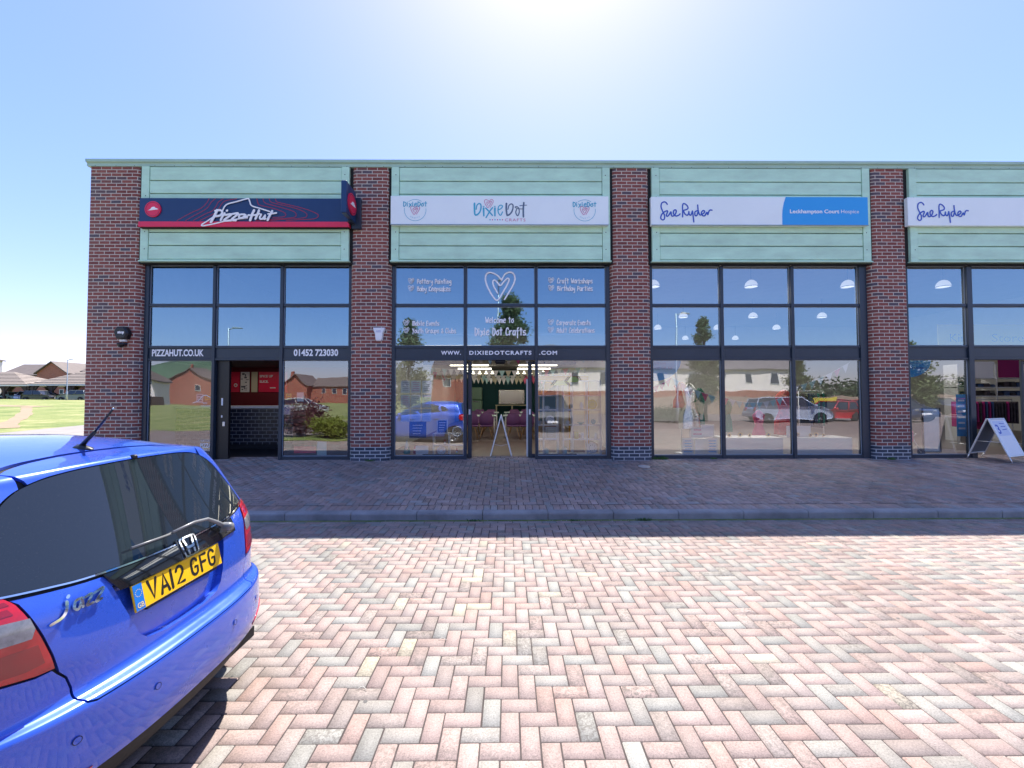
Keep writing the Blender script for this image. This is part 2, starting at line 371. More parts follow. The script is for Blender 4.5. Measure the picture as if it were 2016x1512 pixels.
def block_mesh(name, rects, zf, colfn, mat_, extra=None, kind='structure', seed=1):
    X0, X1, Y0, Y1 = rects; n = len(X0); rs = np.random.RandomState(seed); ch = .0045; dp = .0045
    dz = rs.normal(0, .0007, n); tx = rs.normal(0, .004, n); ty = rs.normal(0, .004, n)
    CX = (X0+X1)/2; CY = (Y0+Y1)/2
    jx = rs.normal(0, .0006, (n, 4)); X0 = X0+jx[:, 0]; X1 = X1+jx[:, 1]; Y0 = Y0+jx[:, 2]; Y1 = Y1+jx[:, 3]
    vs = np.zeros((n, 8, 3))
    for a, (xx, yy) in enumerate(((X0, Y0), (X1, Y0), (X1, Y1), (X0, Y1))):
        vs[:, a, 0] = xx; vs[:, a, 1] = yy; vs[:, a, 2] = zf(yy)-dp+dz-.004
    for a, (xx, yy) in enumerate(((X0+ch, Y0+ch), (X1-ch, Y0+ch), (X1-ch, Y1-ch), (X0+ch, Y1-ch))):
        vs[:, 4+a, 0] = xx; vs[:, 4+a, 1] = yy; vs[:, 4+a, 2] = zf(yy)+dz+(xx-CX)*tx+(yy-CY)*ty
    base = np.array([(4, 5, 6, 7), (0, 1, 5, 4), (1, 2, 6, 5), (2, 3, 7, 6), (3, 0, 4, 7)])
    F = (np.arange(n)[:, None, None]*8+base[None]).reshape(-1, 4)
    me = bpy.data.meshes.new(name)
    me.vertices.add(n*8); me.vertices.foreach_set('co', vs.ravel())
    me.loops.add(len(F)*4); me.loops.foreach_set('vertex_index', F.ravel())
    me.polygons.add(len(F)); me.polygons.foreach_set('loop_start', np.arange(0, len(F)*4, 4))
    cols = colfn(CX, CY, rs); cc = np.ones((n, 5, 4)); cc[:, :, :3] = cols[:, None, :]
    at = me.color_attributes.new('Col', 'FLOAT_COLOR', 'POINT')
    cv = np.ones((n, 8, 4)); cv[:, :, :3] = cols[:, None, :]; cv[:, :, 3] = (rs.rand(n)**4)[:, None]; at.data.foreach_set('color', cv.ravel())
    me.materials.append(mat_); me.update(); me.validate()
    return me
def road_cols(x, y, rs):
    n = len(x)
    pal = np.array([(.298, .224, .202), (.302, .231, .209), (.287, .235, .214), (.258, .240, .218), (.240, .234, .215), (.308, .218, .190), (.278, .232, .210), (.34, .30, .24)])
    pr = np.array([.20, .22, .17, .13, .09, .09, .09, .01])
    # warm patches and cooler patches across the paving
    w = vnoise(x, y, .45, 3); idx = rs.choice(len(pal), n, p=pr/pr.sum()); idx2 = rs.choice([3, 4, 2], n); idx = np.where((w > .62) & (rs.rand(n) < .35), idx2, idx)
    c = pal[idx]*rs.normal(1, .07, (n, 1))
    # a meandering line of cream blocks right of the car
    cl = (np.abs(x-(-.85+.22*np.sin(y*2.2)+(y-2.5)*.28)) < .10) & (rs.rand(n) < .42) & (y > 1.9) & (y < 4.6)
    c[cl] = (.39, .345, .26)
    return np.clip(c*1.0, .02, .9)
def pave_cols(x, y, rs):
    n = len(x); pal = np.array([(.365, .27, .245), (.34, .27, .25), (.385, .28, .245), (.30, .28, .27)]); c = pal[rs.choice(4, n, p=[.35, .3, .2, .15])]*rs.normal(1, .09, (n, 1))
    return np.clip(c*(.8+.4*vnoise(x, y, .7, 9)[:, None]), .02, .9)

def add_flat(me_b, name, objs): pass
def join_blocks(name, parts, label=None):
    """parts: list of (rects, zf, colfn, seed) joined into one structure mesh together with its bed"""
    import bmesh
    bm = bmesh.new()
    for i, (rects, zf, cf, seed) in enumerate(parts):
        me = block_mesh(name, rects, zf, cf, M['paver'], seed=seed); bm.from_mesh(me); bpy.data.meshes.remove(me)
    return bm
def finish(bm, name, mats, beds):
    for (x0, x1, y0, y1, z0, z1, mi) in beds:      # z0 at y0, z1 at y1
        v = [bm.verts.new(p) for p in ((x0, y0, z0), (x1, y0, z0), (x1, y1, z1), (x0, y1, z1))]; f = bm.faces.new(v); f.material_index = mi
    me = bpy.data.meshes.new(name); bm.to_mesh(me); bm.free()
    for m in mats: me.materials.append(m)
    o = bpy.data.objects.new(name, me); COL.objects.link(o); return tag(o, kind='structure')
OX, OY = .0575, 2.366      # a joint of the herringbone
ra = herring(-10.5, 14.5, -3.2, 5.707, OX, OY, None, None, 1)
# two stretcher rows along the kerb
rows = []
for r in range(2):
    x = -10.5+(.1 if r else 0); y1 = 5.912-r*.1015
    while x < 14.5: rows.append((x+.002, x+.201, y1-.0985, y1)); x += .203
rw = np.array(rows).T
zr = lambda y: 0*y
bm = join_blocks('road', [(ra, zr, road_cols, 1), ((rw[0], rw[1], rw[2], rw[3]), zr, road_cols, 2)])
road = finish(bm, 'road', [M['paver'], M['joint'], M['roadfar']],
    [(-10.5, 14.5, -3.2, 5.93, -.006, -.006, 1), (-10.5, 14.5, -24, -3.2, -.003, -.003, 2), (14.5, 60, -24, 5.93, -.003, -.003, 2), (-45, -10.5, -24, 5.93, -.003, -.003, 2)])
# pavement with a soldier row behind the kerb
rp = herring(-9.6, 14.5, 6.27, 9.62, .02, 7.0, None, None, 5)
rows = []; x = -9.6
while x < 14.5: rows.append((x+.002, x+.0995, 6.062, 6.262)); x += .1015
rw = np.array(rows).T
bm = join_blocks('pavement', [(rp, pave_z, pave_cols, 5), ((rw[0], rw[1], rw[2], rw[3]), pave_z, pave_cols, 6)])
pavement = finish(bm, 'pavement', [M['paver'], M['joint'], M['roadfar']],
    [(-9.6, 14.5, 6.05, 9.62, pave_z(6.05)-.006, pave_z(9.62)-.006, 1), (14.5, 60, 6.05, 9.62, pave_z(6.05), pave_z(9.62), 2), (-14, -9.6, 6.05, 16, pave_z(6.05)-.03, .33, 2)])
# kerb stones
M['kerb'] = mat('kerb_concrete', (.25, .25, .255), .8, var=.45, vscale=1.8, bump=.35, bscale=60)
kb = MB(); x = -13.2
while x < 40:
    poly = [(5.93, -.05), (5.925, .085), (5.932, .103), (5.95, .114), (6.055, .116), (6.055, -.05)]
    n = len(poly); x1 = x+.914
    vs = [(x+.003, a, b) for a, b in poly]+[(x1-.003, a, b) for a, b in poly]
    kb.add(vs, [(i, n+i, n+(i+1) % n, (i+1) % n) for i in range(n)]+[tuple(range(n)), tuple(range(2*n-1, n-1, -1))]); x += .917
tag(kb.build('kerb', M['kerb']), kind='structure')
# grass field and far ground
M['grass'] = m = bpy.data.materials.new('field_grass'); m.use_nodes = True; t = NT(m); ov = t.obj()
c = t.ramp(t.noise(.35, ov, 8, .8), [(.38, (.10, .15, .03)), (.5, (.19, .22, .06)), (.62, (.31, .29, .13))])
c = t.mix(.5, c, t.ramp(t.noise(6, ov, 8, .8), [(.3, (.5, .5, .5)), (.7, (1.3, 1.3, 1.3))]), 'MULTIPLY'); t.lk(c, t.b.inputs['Base Color']); t.b.inputs['Roughness'].default_value = .95
t.bump(t.noise(5, ov, 8, .8), .6, .08)
def field_z(x, y):
    d = np.clip((np.hypot(x, y)-22)/75, 0, 1); return np.where(y > 9, .30+1.15*d, -.012-.0*d)
gx = np.concatenate([np.linspace(-700, -110, 12), np.linspace(-100, 60, 81), np.linspace(75, 700, 12)]); gy = np.concatenate([np.linspace(-500, -60, 10), np.linspace(-50, -4, 8), [5.8, 6.06], np.linspace(9.5, 120, 56), np.linspace(140, 900, 10)])
GX, GY = np.meshgrid(gx, gy); GZ = np.where(GY > 9, field_z(GX, GY), np.where(GY > 6, .05, -.03)); 
GZ = np.where((GX > -9.5) & (GX < 40) & (GY > 9) & (GY < 30), .2, GZ)
gb = MB(); nx = len(gx); gb.add(np.stack([GX, GY, GZ], -1).reshape(-1, 3), [(j*nx+i, j*nx+i+1, (j+1)*nx+i+1, (j+1)*nx+i) for j in range(len(gy)-1) for i in range(nx-1)], 0, True)
tag(gb.build('ground', M['grass']), kind='structure')
# footpath beyond the end of the building and the worn dirt trail
M['path'] = mat('pale_concrete_path', (.23, .21, .19), .9, var=.15, vscale=2)
M['dirt'] = mat('dry_dirt', (.26, .19, .12), .95, var=.2, vscale=1.5)
pb = MB(); ys_ = [6.2, 11, 15.5, 20.5, 28, 40]; xl = [-17.5, -18.4, -19.3, -20.1, -21.5, -23]
fz2 = lambda a, b: (float(field_z(np.array(a), np.array(b))) if b > 9 else .28)+.015
pb.add([p for a, b in zip(xl, ys_) for p in ((a, b, fz2(a, b)), (-9.62 if b < 10 else -9.2, b, fz2(-9.3, b)))], [(2*i, 2*i+1, 2*i+3, 2*i+2) for i in range(5)]); tag(pb.build('footpath', M['path']), kind='structure')
def ztrail(a, b): return float(field_z(np.array(a), np.array(b)))+.014
def trail(pts, w):
    c = catmull(pts, 8); L = []; Rr = []
    for i, p in enumerate(c):
        q = np.array(c[min(i+1, len(c)-1)])-np.array(c[max(i-1, 0)]); q = q/np.linalg.norm(q); n = np.array([-q[1], q[0]]); ww = w*(1+.12*math.sin(i*.9)+.1*math.sin(i*.37))/2
        for s, A in ((1, L), (-1, Rr)): a = np.array(p)+n*ww*s; A.append((a[0], a[1], ztrail(*a)))
    tb.add(L+Rr, [(i, i+1, len(c)+i+1, len(c)+i)[::-1] for i in range(len(c)-1)])
tb = MB(); trail([(-21.5, 18.3), (-24.4, 20.8), (-27.5, 23.9), (-32.7, 28.8), (-38.5, 34), (-42.5, 37.5)], .62); trail([(-66, 46.5), (-58, 43.8), (-50, 41.0), (-45, 39.5), (-42.5, 38.8)], 1.8)
tag(tb.build('dirt_path', M['dirt']), kind='structure')
# ------------------------------------------------------------------ handwriting
GL = {'a':"4k1k0i0g1e3f4j;4k4e",'b':"0o0e;0i2k4i4g2e0f",'c':"4k1k0i0g1e4f",'d':"4o4e;4k1k0h1e3e4g",'e':"0h3i4j3l1k0i0f2e4f",'f':"4o3o2m2a;0k4k",
'g':"4k1k0i1g4h;4k4c2a0b",'h':"0o0e;0h2k4i4e",'i':"1k1e;1m1n",'k':"0n0c;4k0h4e",'l':"1o1e",'m':"0k0e;0i1k2i2e;2i3k4i4e",'n':"0k0e;0h2k4i4e",
'o':"2k0i0g2e4g4i2k4l",'p':"0k0b;0j3k4i3g0g",'r':"0k0e;0h2k4k",'s':"4k1k0i3h4f1e0f",'t':"2o2e;0l4l",'u':"0k0g2e4g;4k4e",'v':"0k2e4k",'w':"0k1e2j3e4k",
'x':"0k4e;4k0c",'y':"0k1g4g;4k3b1a",'B':"0n0e;0n3n3k0j;0j4i4f0e",'C':"4m3o1n0j0g1e4f",'D':"0o0e2e4i4l2n0m",'E':"4n0n0e4f;0j3j",'G':"4m2o0l0g2e4g4i2i",
'K':"0n0e;4n0i4e",'M':"0n0e;0m1n2k2e;2k3n4l4e",'P':"0n0e;0n3n4l3i0i",'W':"0o1e2k3e4n",'Y':"0n2j;4n1c",'A':"0e1m3n4m4e;0i4i",'&':"3m1n1l4h3f1e0g3j"}
GW = {'i':2,'l':2,'m':6,'w':6,'M':6,'W':6,' ':3,'t':4,'f':4}
def hand(mb, s, x0, x1, z, h, y, wd=None, mi=0, M=None):
    """stroke lettering: x0..x1 span, baseline z, cap height h"""
    adv = [GW.get(c, 4)+1.9 for c in s]; tot = sum(adv)-1.9; k = (x1-x0)/tot; u = h/10; wd = wd or h*.13; x = x0
    for c, a in zip(s, adv):
        if c in GL:
            sc = k*(a-1.9)/4
            for st in GL[c].split(';'):
                pts = [(x+int(st[i])*sc, z+(ord(st[i+1])-101)*u) for i in range(0, len(st), 2)]
                mb.ribbon(pts, wd, y, mi=mi, smoothn=4, n=5, M=M)
        x += a*k
HEART = [[(750, 705), (840, 560), (930, 400), (960, 280), (925, 185), (850, 160), (760, 200), (690, 320)],
         [(690, 310), (600, 220), (470, 165), (390, 200), (370, 310), (410, 450), (500, 620), (605, 725), (720, 560), (820, 380), (840, 300), (805, 285), (740, 350), (665, 430), (610, 370), (555, 320), (518, 345), (535, 440), (612, 580)]]
def heart(mb, cx, cz, w_, y, wd, mi=0, M=None):
    k = w_/595
    for st in HEART: mb.ribbon([(cx+(a-665)*k, cz-(b-445)*k) for a, b in st], wd, y, mi=mi, smoothn=4, M=M)

# ------------------------------------------------------------------ the building
B = thing('retail_building', (0, 9.15, .34), 'single storey row of shops with red brick piers and pale green boarded fascias', 'shop building')
def bchild(mb, name, mats, uv=None, parent=None):
    o = mb.build(name, mats, parent or B, uv=uv)
    if parent is None: o.location = (0, -9.15, -.34)
    return o
ZB = .34; ZT = 6.778
PIERS = [(-9.16, -8.02), (-3.463, -2.576), (2.262, 3.15), (8.03, 8.873), (13.6, 14.49), (19.3, 20.2)]
def pier(x0, x1, z0, z1, m, name, grow=0, first=False, nsub=None):
    r = .14; pts = []; yb = 9.46
    if first: pts += [(x0-grow, 23.5), (x0-grow, 9.15+.03-grow), (x0-grow+.03, 9.15-grow)]
    else:
        pts += [(x0-grow, yb)]+[(x0-grow+r-r*math.cos(a), 9.15-grow+r-r*math.sin(a)) for a in np.linspace(0, math.pi/2, 8)]
    pts += [(x1+grow-r+r*math.sin(a), 9.15-grow+r-r*math.cos(a)) for a in np.linspace(0, math.pi/2, 8)]+[(x1+grow, yb)]
    u = [0]
    for a, b in zip(pts, pts[1:]): u.append(u[-1]+math.dist(a, b))
    off = -u[2 if first else 8]+22.5*len([o for o in B.children if o.name.startswith('brick_p')])//22.5*22.5
    mb = MB(); n = len(pts); vs = [(a, b, z0) for a, b in pts]+[(a, b, z1) for a, b in pts]
    uv = [(q+off, z0-ZB) for q in u]+[(q+off, z1-ZB) for q in u]
    mb.add(vs, [(i, i+1, n+i+1, n+i) for i in range(n-1)], 0, False)
    for i in range(n-1): mb.sm[i] = not (first and i < 2)
    return bchild(mb, name, m, uv=uv)
for i, (a, b) in enumerate(PIERS):
    pier(a, b, .64, ZT, M['brick'], 'brick_pier', first=(i == 0))
    pier(a, b, .10, .64, M['bluebrick'], 'brick_plinth', grow=.002, first=(i == 0))
BAYS = [(-8.02, -3.463), (-2.576, 2.262), (3.15, 8.03), (8.873, 13.6), (14.49, 19.3)]
# cladding boards above the windows
for bi, (a, b) in enumerate(BAYS):
    mb = MB(); mb.box(a-.05, b+.05, 9.18, 9.24, 4.64, ZT, 1)
    mb.box(a+.02, a+.185, 9.118, 9.2, 4.70, ZT-.005); mb.box(b-.185, b-.02, 9.118, 9.2, 4.70, ZT-.005)
    zs = [4.735, 5.02, 5.31, 5.60, 5.88, 6.165, 6.455, ZT-.012]
    for k in range(7):
        z0, z1 = zs[k]+(.020 if k else 0), zs[k+1]
        mb.bbox(a+.192, b-.192, 9.128, 9.19, z0, z1, .006)
    mb.box(a+.192, b-.192, 9.125, 9.19, 4.700, 4.722)
    mb.box(a+.0, b-.0, 9.095, 9.24, 4.672, 4.698, 0)     # drip flashing
    for sx in (a+.115, b-.115):
        for sz in (4.95, 5.33, 6.12, 6.60):
            if random.Random(int(sx*100)+int(sz*10)).random() < .75: disc(mb, sx, sz, .011, 9.1165, 1, 8)
    o = bchild(mb, 'cladding', [M['green'], M['darkgap']])
# roof edge trim, continuous
mb = MB(); prof = [(9.092, 6.925), (9.088, 6.918), (9.090, 6.868), (9.098, 6.860), (9.122, 6.853), (9.130, 6.845), (9.133, 6.785), (9.15, 6.781), (9.25, 6.781), (9.25, 6.925)]
n = len(prof); xs = (-9.205, 20.5)
mb.add([(x, a, b) for x in xs for a, b in prof], [(i, n+i, n+(i+1) % n, (i+1) % n) for i in range(n)]+[tuple(range(n)), tuple(range(2*n-1, n-1, -1))])
mb.box(-9.205, -9.14, 9.25, 23.6, 6.781, 6.925)
rs = random.Random(3)
for k in range(70):
    x = -9.0+k*.42+rs.uniform(-.05, .05)
    if x < 20: mb.add([(x-.008, 9.1315, 6.80), (x+.008, 9.1315, 6.80), (x+.008, 9.1315, 6.788), (x-.008, 9.1315, 6.788)], [(0, 1, 2, 3)], 1)
bchild(mb, 'roof_trim', [M['greentrim'], M['darkgap']])
M['roofing'] = mat('grey_roof_membrane', (.2, .2, .2), .8)
mb = MB(); mb.box(-9.16, 20.2, 9.26, 23.5, 6.70, 6.74); bchild(mb, 'flat_roof', M['roofing'])
M['plaster'] = mat('white_plaster', (.62, .62, .60), .8, var=.05); M['tealwall'] = mat('dark_teal_wall', (.008, .085, .10), .7); M['redwall'] = mat('dark_red_wall', (.16, .008, .018), .6)
M['darkwall'] = mat('charcoal_wall', (.03, .03, .035), .8); M['ceil'] = mat('ceiling_tile', (.5, .5, .48), .9, var=.05)
M['floorDD'] = mat('brown_vinyl_floor', (.13, .085, .075), .45, var=.2, vscale=2); M['floorSR'] = mat('grey_shop_floor', (.16, .13, .12), .4, var=.15, vscale=2)
mb = MB(); mb.box(-9.1, 20.1, 23.4, 23.5, .3, 6.7); mb.box(20.1, 20.2, 9.5, 23.5, .3, 6.7); bchild(mb, 'rear_wall', M['plaster'])
mb = MB(); mb.box(-9.12, -8.9, 9.47, 23.38, .3, 6.69); mb.box(-3.12, -2.96, 9.47, 23.4, .3, 6.69); mb.box(2.62, 2.80, 9.47, 23.4, .3, 6.69); bchild(mb, 'partition_wall', M['plaster'])
mb = MB(); mb.box(-2.955, 2.615, 23.3, 23.38, .33, 3.2); bchild(mb, 'teal_rear_wall', M['tealwall'])
mb = MB(); mb.box(-8.89, -3.13, 13.4, 13.5, .33, 2.75); bchild(mb, 'red_rear_wall', M['redwall'])
mb = MB(); mb.box(-8.89, -3.13, 9.6, 13.5, 2.66, 2.72); bchild(mb, 'dropped_ceiling', M['darkwall'])
mb = MB(); mb.box(-2.955, 2.615, 10.2, 23.3, 3.22, 3.28); bchild(mb, 'dropped_ceiling', M['ceil'])
mb = MB(); mb.box(-8.89, 20.1, 9.5, 23.4, 5.6, 5.66); bchild(mb, 'upper_ceiling', M['ceil'])
mb = MB(); mb.box(-8.89, -3.13, 9.62, 23.4, .28, .343); bchild(mb, 'shop_floor', M['darkwall'])
mb = MB(); mb.box(-2.955, 2.615, 9.42, 23.4, .28, .345); bchild(mb, 'shop_floor', M['floorDD'])
mb = MB(); mb.box(2.81, 20.1, 9.42, 23.4, .28, .345); bchild(mb, 'shop_floor', M['floorSR'])

# ------------------------------------------------------------------ shopfronts
YF, YG = 9.298, 9.34
def shopfront(a, b, cols, doors=(), name='shopfront'):
    """cols: pane x-ranges; rows fixed; doors: column indexes left open below the transom"""
    mb = MB(); ztop = 4.672; zbot = .345
    rows = [(3.79, 4.648), (2.855, 3.728), (.425, 2.535)]
    edges = [a]+[(cols[i][1], cols[i+1][0]) for i in range(len(cols)-1)]+[b]
    # outer frame
    mb.box(a-.06, cols[0][0], YF-.012, 9.42, zbot, ztop); mb.box(cols[-1][1], b+.06, YF-.012, 9.42, zbot, ztop)
    for i in range(len(cols)-1): mb.bbox(cols[i][1], cols[i+1][0], YF-.02, 9.42, zbot, ztop-.03, .006)
    for (x0, x1) in cols:
        e = .0
        mb.box(x0+e, x1-e, YF, 9.41, 4.648, ztop); mb.bbox(x0, x1, YF, 9.41, 3.728, 3.79, .005)
        mb.bbox(x0, x1, YF, 9.41, 2.805, 2.855, .005); mb.box(x0, x1, YF+.022, 9.40, 2.58, 2.805); mb.bbox(x0, x1, YF, 9.41, 2.535, 2.58, .005)
    for i, (x0, x1) in enumerate(cols):
        if i not in doors: mb.box(x0, x1, YF, 9.41, zbot, .425)
        else: mb.box(x0, x1, YF+.02, 9.42, .33, .352, 1)
    f = bchild(mb, name, [M['frame'], M['alu']])
    rs = random.Random(int(a*10))
    for i, (x0, x1) in enumerate(cols):
        for j, (z0, z1) in enumerate(rows):
            if j == 2 and i in doors: continue
            p = MB(); tl = rs.uniform(-.0012, .0012); tz = rs.uniform(-.001, .001)
            p.add([(x0-.01, YG+tl*-1+tz, z0-.01), (x1+.01, YG+tl+tz, z0-.01), (x1+.01, YG+tl-tz, z1+.01), (x0-.01, YG-tl-tz, z1+.01)], [(0, 1, 2, 3)])
            p.build('glass_pane', M['glass2' if j == 2 else 'glass'], f)
            # putty line / gasket
    g = MB()
    for i, (x0, x1) in enumerate(cols):
        for j, (z0, z1) in enumerate(rows):
            if j == 2 and i in doors: continue
            for (p0, p1, q0, q1) in ((x0, x1, z0, z0+.012), (x0, x1, z1-.012, z1), (x0, x0+.012, z0, z1), (x1-.012, x1, z0, z1)):
                g.box(p0, p1, YG-.012, YG-.002, q0, q1)
    g.build('gasket', M['alugrey'], f)
    return f
M['alugrey'] = mat('grey_gasket', (.28, .34, .42), .5)
F1 = shopfront(*BAYS[0], [(-7.93, -6.525), (-6.462, -5.045), (-4.975, -3.53)], doors=(1,))
F2 = shopfront(*BAYS[1], [(-2.508, -.985), (-.922, .593), (.652, 2.175)], doors=(1,))
F3 = shopfront(*BAYS[2], [(3.215, 4.735), (4.805, 6.320), (6.390, 7.865)])
F4 = shopfront(*BAYS[3], [(8.96, 10.295), (10.415, 12.05), (12.17, 13.52)], doors=(1,))
F5 = shopfront(*BAYS[4], [(14.58, 16.1), (16.18, 17.7), (17.78, 19.22)])
def lettering(parent, fn, name='lettering', m=None):
    mb = MB(); fn(mb); o = mb.build(name, m or M['vinyl'], parent); return o
yl = YF+.022-.004
def f(mb):
    text_into(mb, 'PIZZAHUT.CO.UK', .20, -7.855, 2.637, yl, bold=.007, fitw=1.135)
    text_into(mb, '01452 723030', .20, -4.745, 2.640, yl, bold=.007, fitw=.98)
lettering(F1, f)
def f(mb):
    text_into(mb, 'WWW.', .118, -1.49, 2.66, yl, bold=.004, fitw=.44, space=1.2)
    text_into(mb, 'DIXIEDOTCRAFTS', .118, -.865, 2.66, yl, bold=.004, fitw=1.38, space=1.25)
    text_into(mb, '.COM', .118, .685, 2.66, yl, bold=.004, fitw=.40, space=1.2)
lettering(F2, f)
def DX(x): return -2.508+.01126*(x-779)
def DZ(y): return 4.662-.01131*(y-522)
def f(mb):
    y = YG-.016
    for s, x0, x1, bl in (('Pottery Painting', 822, 888.5, 558.7), ('Baby Keepsakes', 822, 887, 573.4), ('Mobile Events', 813, 865, 641.7), ('Youth Groups & Clubs', 812.6, 898, 656.4),
                          ('Craft Workshops', 1099.7, 1169, 557.5), ('Birthday Parties', 1099.7, 1169, 572.5), ('Corporate Events', 1098, 1164.5, 640.5), ('Adult Celebrations', 1098, 1172, 655.5)):
        hand(mb, s, DX(x0), DX(x1), DZ(bl), .108, y, .0175)
        hx = {822: 809.5, 813: 800.5, 812.6: 800.5, 1099.7: 1087, 1098: 1086}[x0]
        heart(mb, DX(hx), DZ(bl-5.5), .125, y, .011)
    hand(mb, 'Welcome to', DX(957), DX(1012), DZ(636), .125, y, .02)
    hand(mb, 'Dixie Dot Crafts', DX(936.4), DX(1036), DZ(660.4), .160, y, .026)
    heart(mb, DX(986), DZ(564), .665, y, .034)
lettering(F2, f)

# ------------------------------------------------------------------ signs
def zc(ox, oy, k, X0, Z0, x0, y0, s):
    return lambda a, b: (X0+s*(ox+a/k-x0), Z0-s*(oy+b/k-y0))
YS = 9.03
# crimson and navy sign
S1 = thing('shop_sign', (-5.7, YS, 5.7), 'long navy and crimson fascia sign with white Pizza Hut script', 'shop sign')
def sc_build(mb, name, m, S): o = mb.build(name, m, S); o.location = -S.location; return o
mb = MB(); mb.bbox(-7.955, -3.445, YS, 9.12, 5.515, 6.03, .004, 0); mb.bbox(-7.965, -3.437, YS-.012, 9.12, 5.40, 5.515, .004, 1); mb.box(-7.95, -3.45, YS+.01, 9.12, 5.385, 5.40, 2)
sc_build(mb, 'board', [M['navy'], M['redpanel'], M['darkgap']], S1)
T = zc(340, 380, 6.72, -7.932, 6.026, 277, 390, .01095)
mb = MB()
for st in ([(480, 72), (440, 140), (370, 205), (235, 270), (60, 368)], [(560, 72), (500, 130), (465, 190), (390, 245), (280, 305), (175, 368)], [(670, 72), (600, 120), (570, 180), (520, 240), (430, 280), (275, 368)],
           [(845, 72), (700, 100), (650, 140), (610, 205), (575, 255), (500, 300), (365, 368)], [(1108, 72), (1120, 120), (1150, 160), (1300, 195), (1450, 245), (1495, 285), (1460, 315), (1320, 325)],
           [(1190, 72), (1205, 115), (1260, 145), (1450, 195), (1600, 245), (1632, 290), (1590, 325), (1340, 345), (1100, 366)], [(1272, 72), (1290, 110), (1350, 135), (1600, 195), (1740, 250), (1775, 295), (1720, 330), (1450, 350), (1290, 366)],
           [(1355, 72), (1370, 110), (1430, 130), (1700, 195), (1860, 250), (1925, 295), (1870, 342), (1650, 355), (1500, 368)]):
    mb.ribbon([T(*p) for p in st], .0125, YS-.002)
sc_build(mb, 'contour_lines', M['redink'], S1)
mb = MB(); th = .012; yy = YS-.014
mb.ribbon([T(*p) for p in [(668, 240), (690, 190), (735, 150), (870, 112), (990, 78), (1010, 82), (1025, 120), (1050, 172), (1150, 205), (1290, 250)]], .026, yy, th)
mb.ribbon([T(*p) for p in [(540, 330), (460, 385), (400, 425), (415, 442), (560, 415), (700, 380), (840, 355), (1000, 335)]], .024, yy, th)
mb.ribbon([T(*p) for p in [(470, 0+400), (560, 330)]], .001, yy, 0)
W = .050
for st, wd in (([(600, 235), (570, 300), (520, 395)], W), ([(575, 245), (640, 235), (668, 265), (640, 305), (575, 318)], W*.85), ([(700, 275), (665, 330), (650, 370)], W*.85), ([(725, 245), (735, 238)], W*.8),
               ([(705, 300), (790, 292), (690, 372), (790, 372)], W*.8), ([(800, 285), (880, 278), (790, 360), (850, 372)], W*.8), ([(690, 380), (780, 368), (850, 375)], W*.6),
               ([(960, 290), (900, 295), (890, 335), (940, 330), (975, 295), (970, 330), (1000, 318)], W*.75), ([(1085, 235), (1060, 290), (1035, 370)], W), ([(1150, 235), (1130, 290), (1105, 350)], W*.9),
               ([(1010, 300), (1090, 300), (1160, 280)], W*.7), ([(1180, 290), (1160, 340), (1195, 350), (1235, 300), (1215, 350), (1240, 345)], W*.75), ([(1325, 245), (1285, 320), (1265, 368)], W*.9), ([(1270, 285), (1330, 278), (1382, 270)], W*.6)):
    mb.ribbon([T(*p) for p in st], wd, yy-.006, th)
sc_build(mb, 'lettering', M['vinyl'], S1)
T6 = zc(270, 385, 23.26, -7.932, 6.026, 277, 390, .01095)
def hatlogo(S, cx, cz, r, Mx=None):
    mb = MB(); disc(mb, cx, cz, r, YS, 0, 40, .02, Mx); ring(mb, cx, cz, r*.90, r*.985, YS-.024, 2, 40, Mx); ring(mb, cx, cz, r*.82, r*.90, YS-.023, 3, 40, Mx)
    k = r/375
    hat = [(535, 715), (600, 685), (660, 650), (705, 575), (760, 545), (840, 535), (880, 580), (1005, 630), (1005, 660), (860, 680), (700, 700)]
    pl = [(cx+(a-755)*k, cz-(b-640)*k) for a, b in hat]
    mb.prism(pl[::-1], YS-.03, YS-.021, 1, Mx); return mb
o = sc_build(hatlogo(S1, -7.652, 5.778, .172), 'emblem', [M['redpanel'], M['vinyl'], M['redrim'] if 'redrim' in M else M['redpanel'], M['redink']], S1)
# projecting blade sign
S2 = thing('blade_sign', (-3.40, 9.1, 5.8), 'square navy blade sign with red hat roundel jutting out over the first pair of shops', 'projecting sign')
mb = MB(); mb.bbox(-3.42, -3.31, 8.52, 9.06, 5.50, 6.17, .01); sc_build(mb, 'sign_box', M['navy'], S2)
mb = MB(); mb.bbox(-3.40, -3.21, 9.06, 9.15, 5.38, 6.06, .006); mb.box(-3.44, -3.32, 8.9, 9.06, 5.47, 5.50); sc_build(mb, 'bracket', M['frame'], S2)
Mx = Matrix(((0, -1, 0, -3.310+YS), (1, 0, 0, 8.81), (0, 0, 1, 5.80), (0, 0, 0, 1)))      # local x->+Y, local -Y -> +X
sc_build(hatlogo(S2, 0, 0, .22, Mx), 'emblem', [M['redpanel'], M['vinyl'], M['redpanel'], M['redink']], S2)
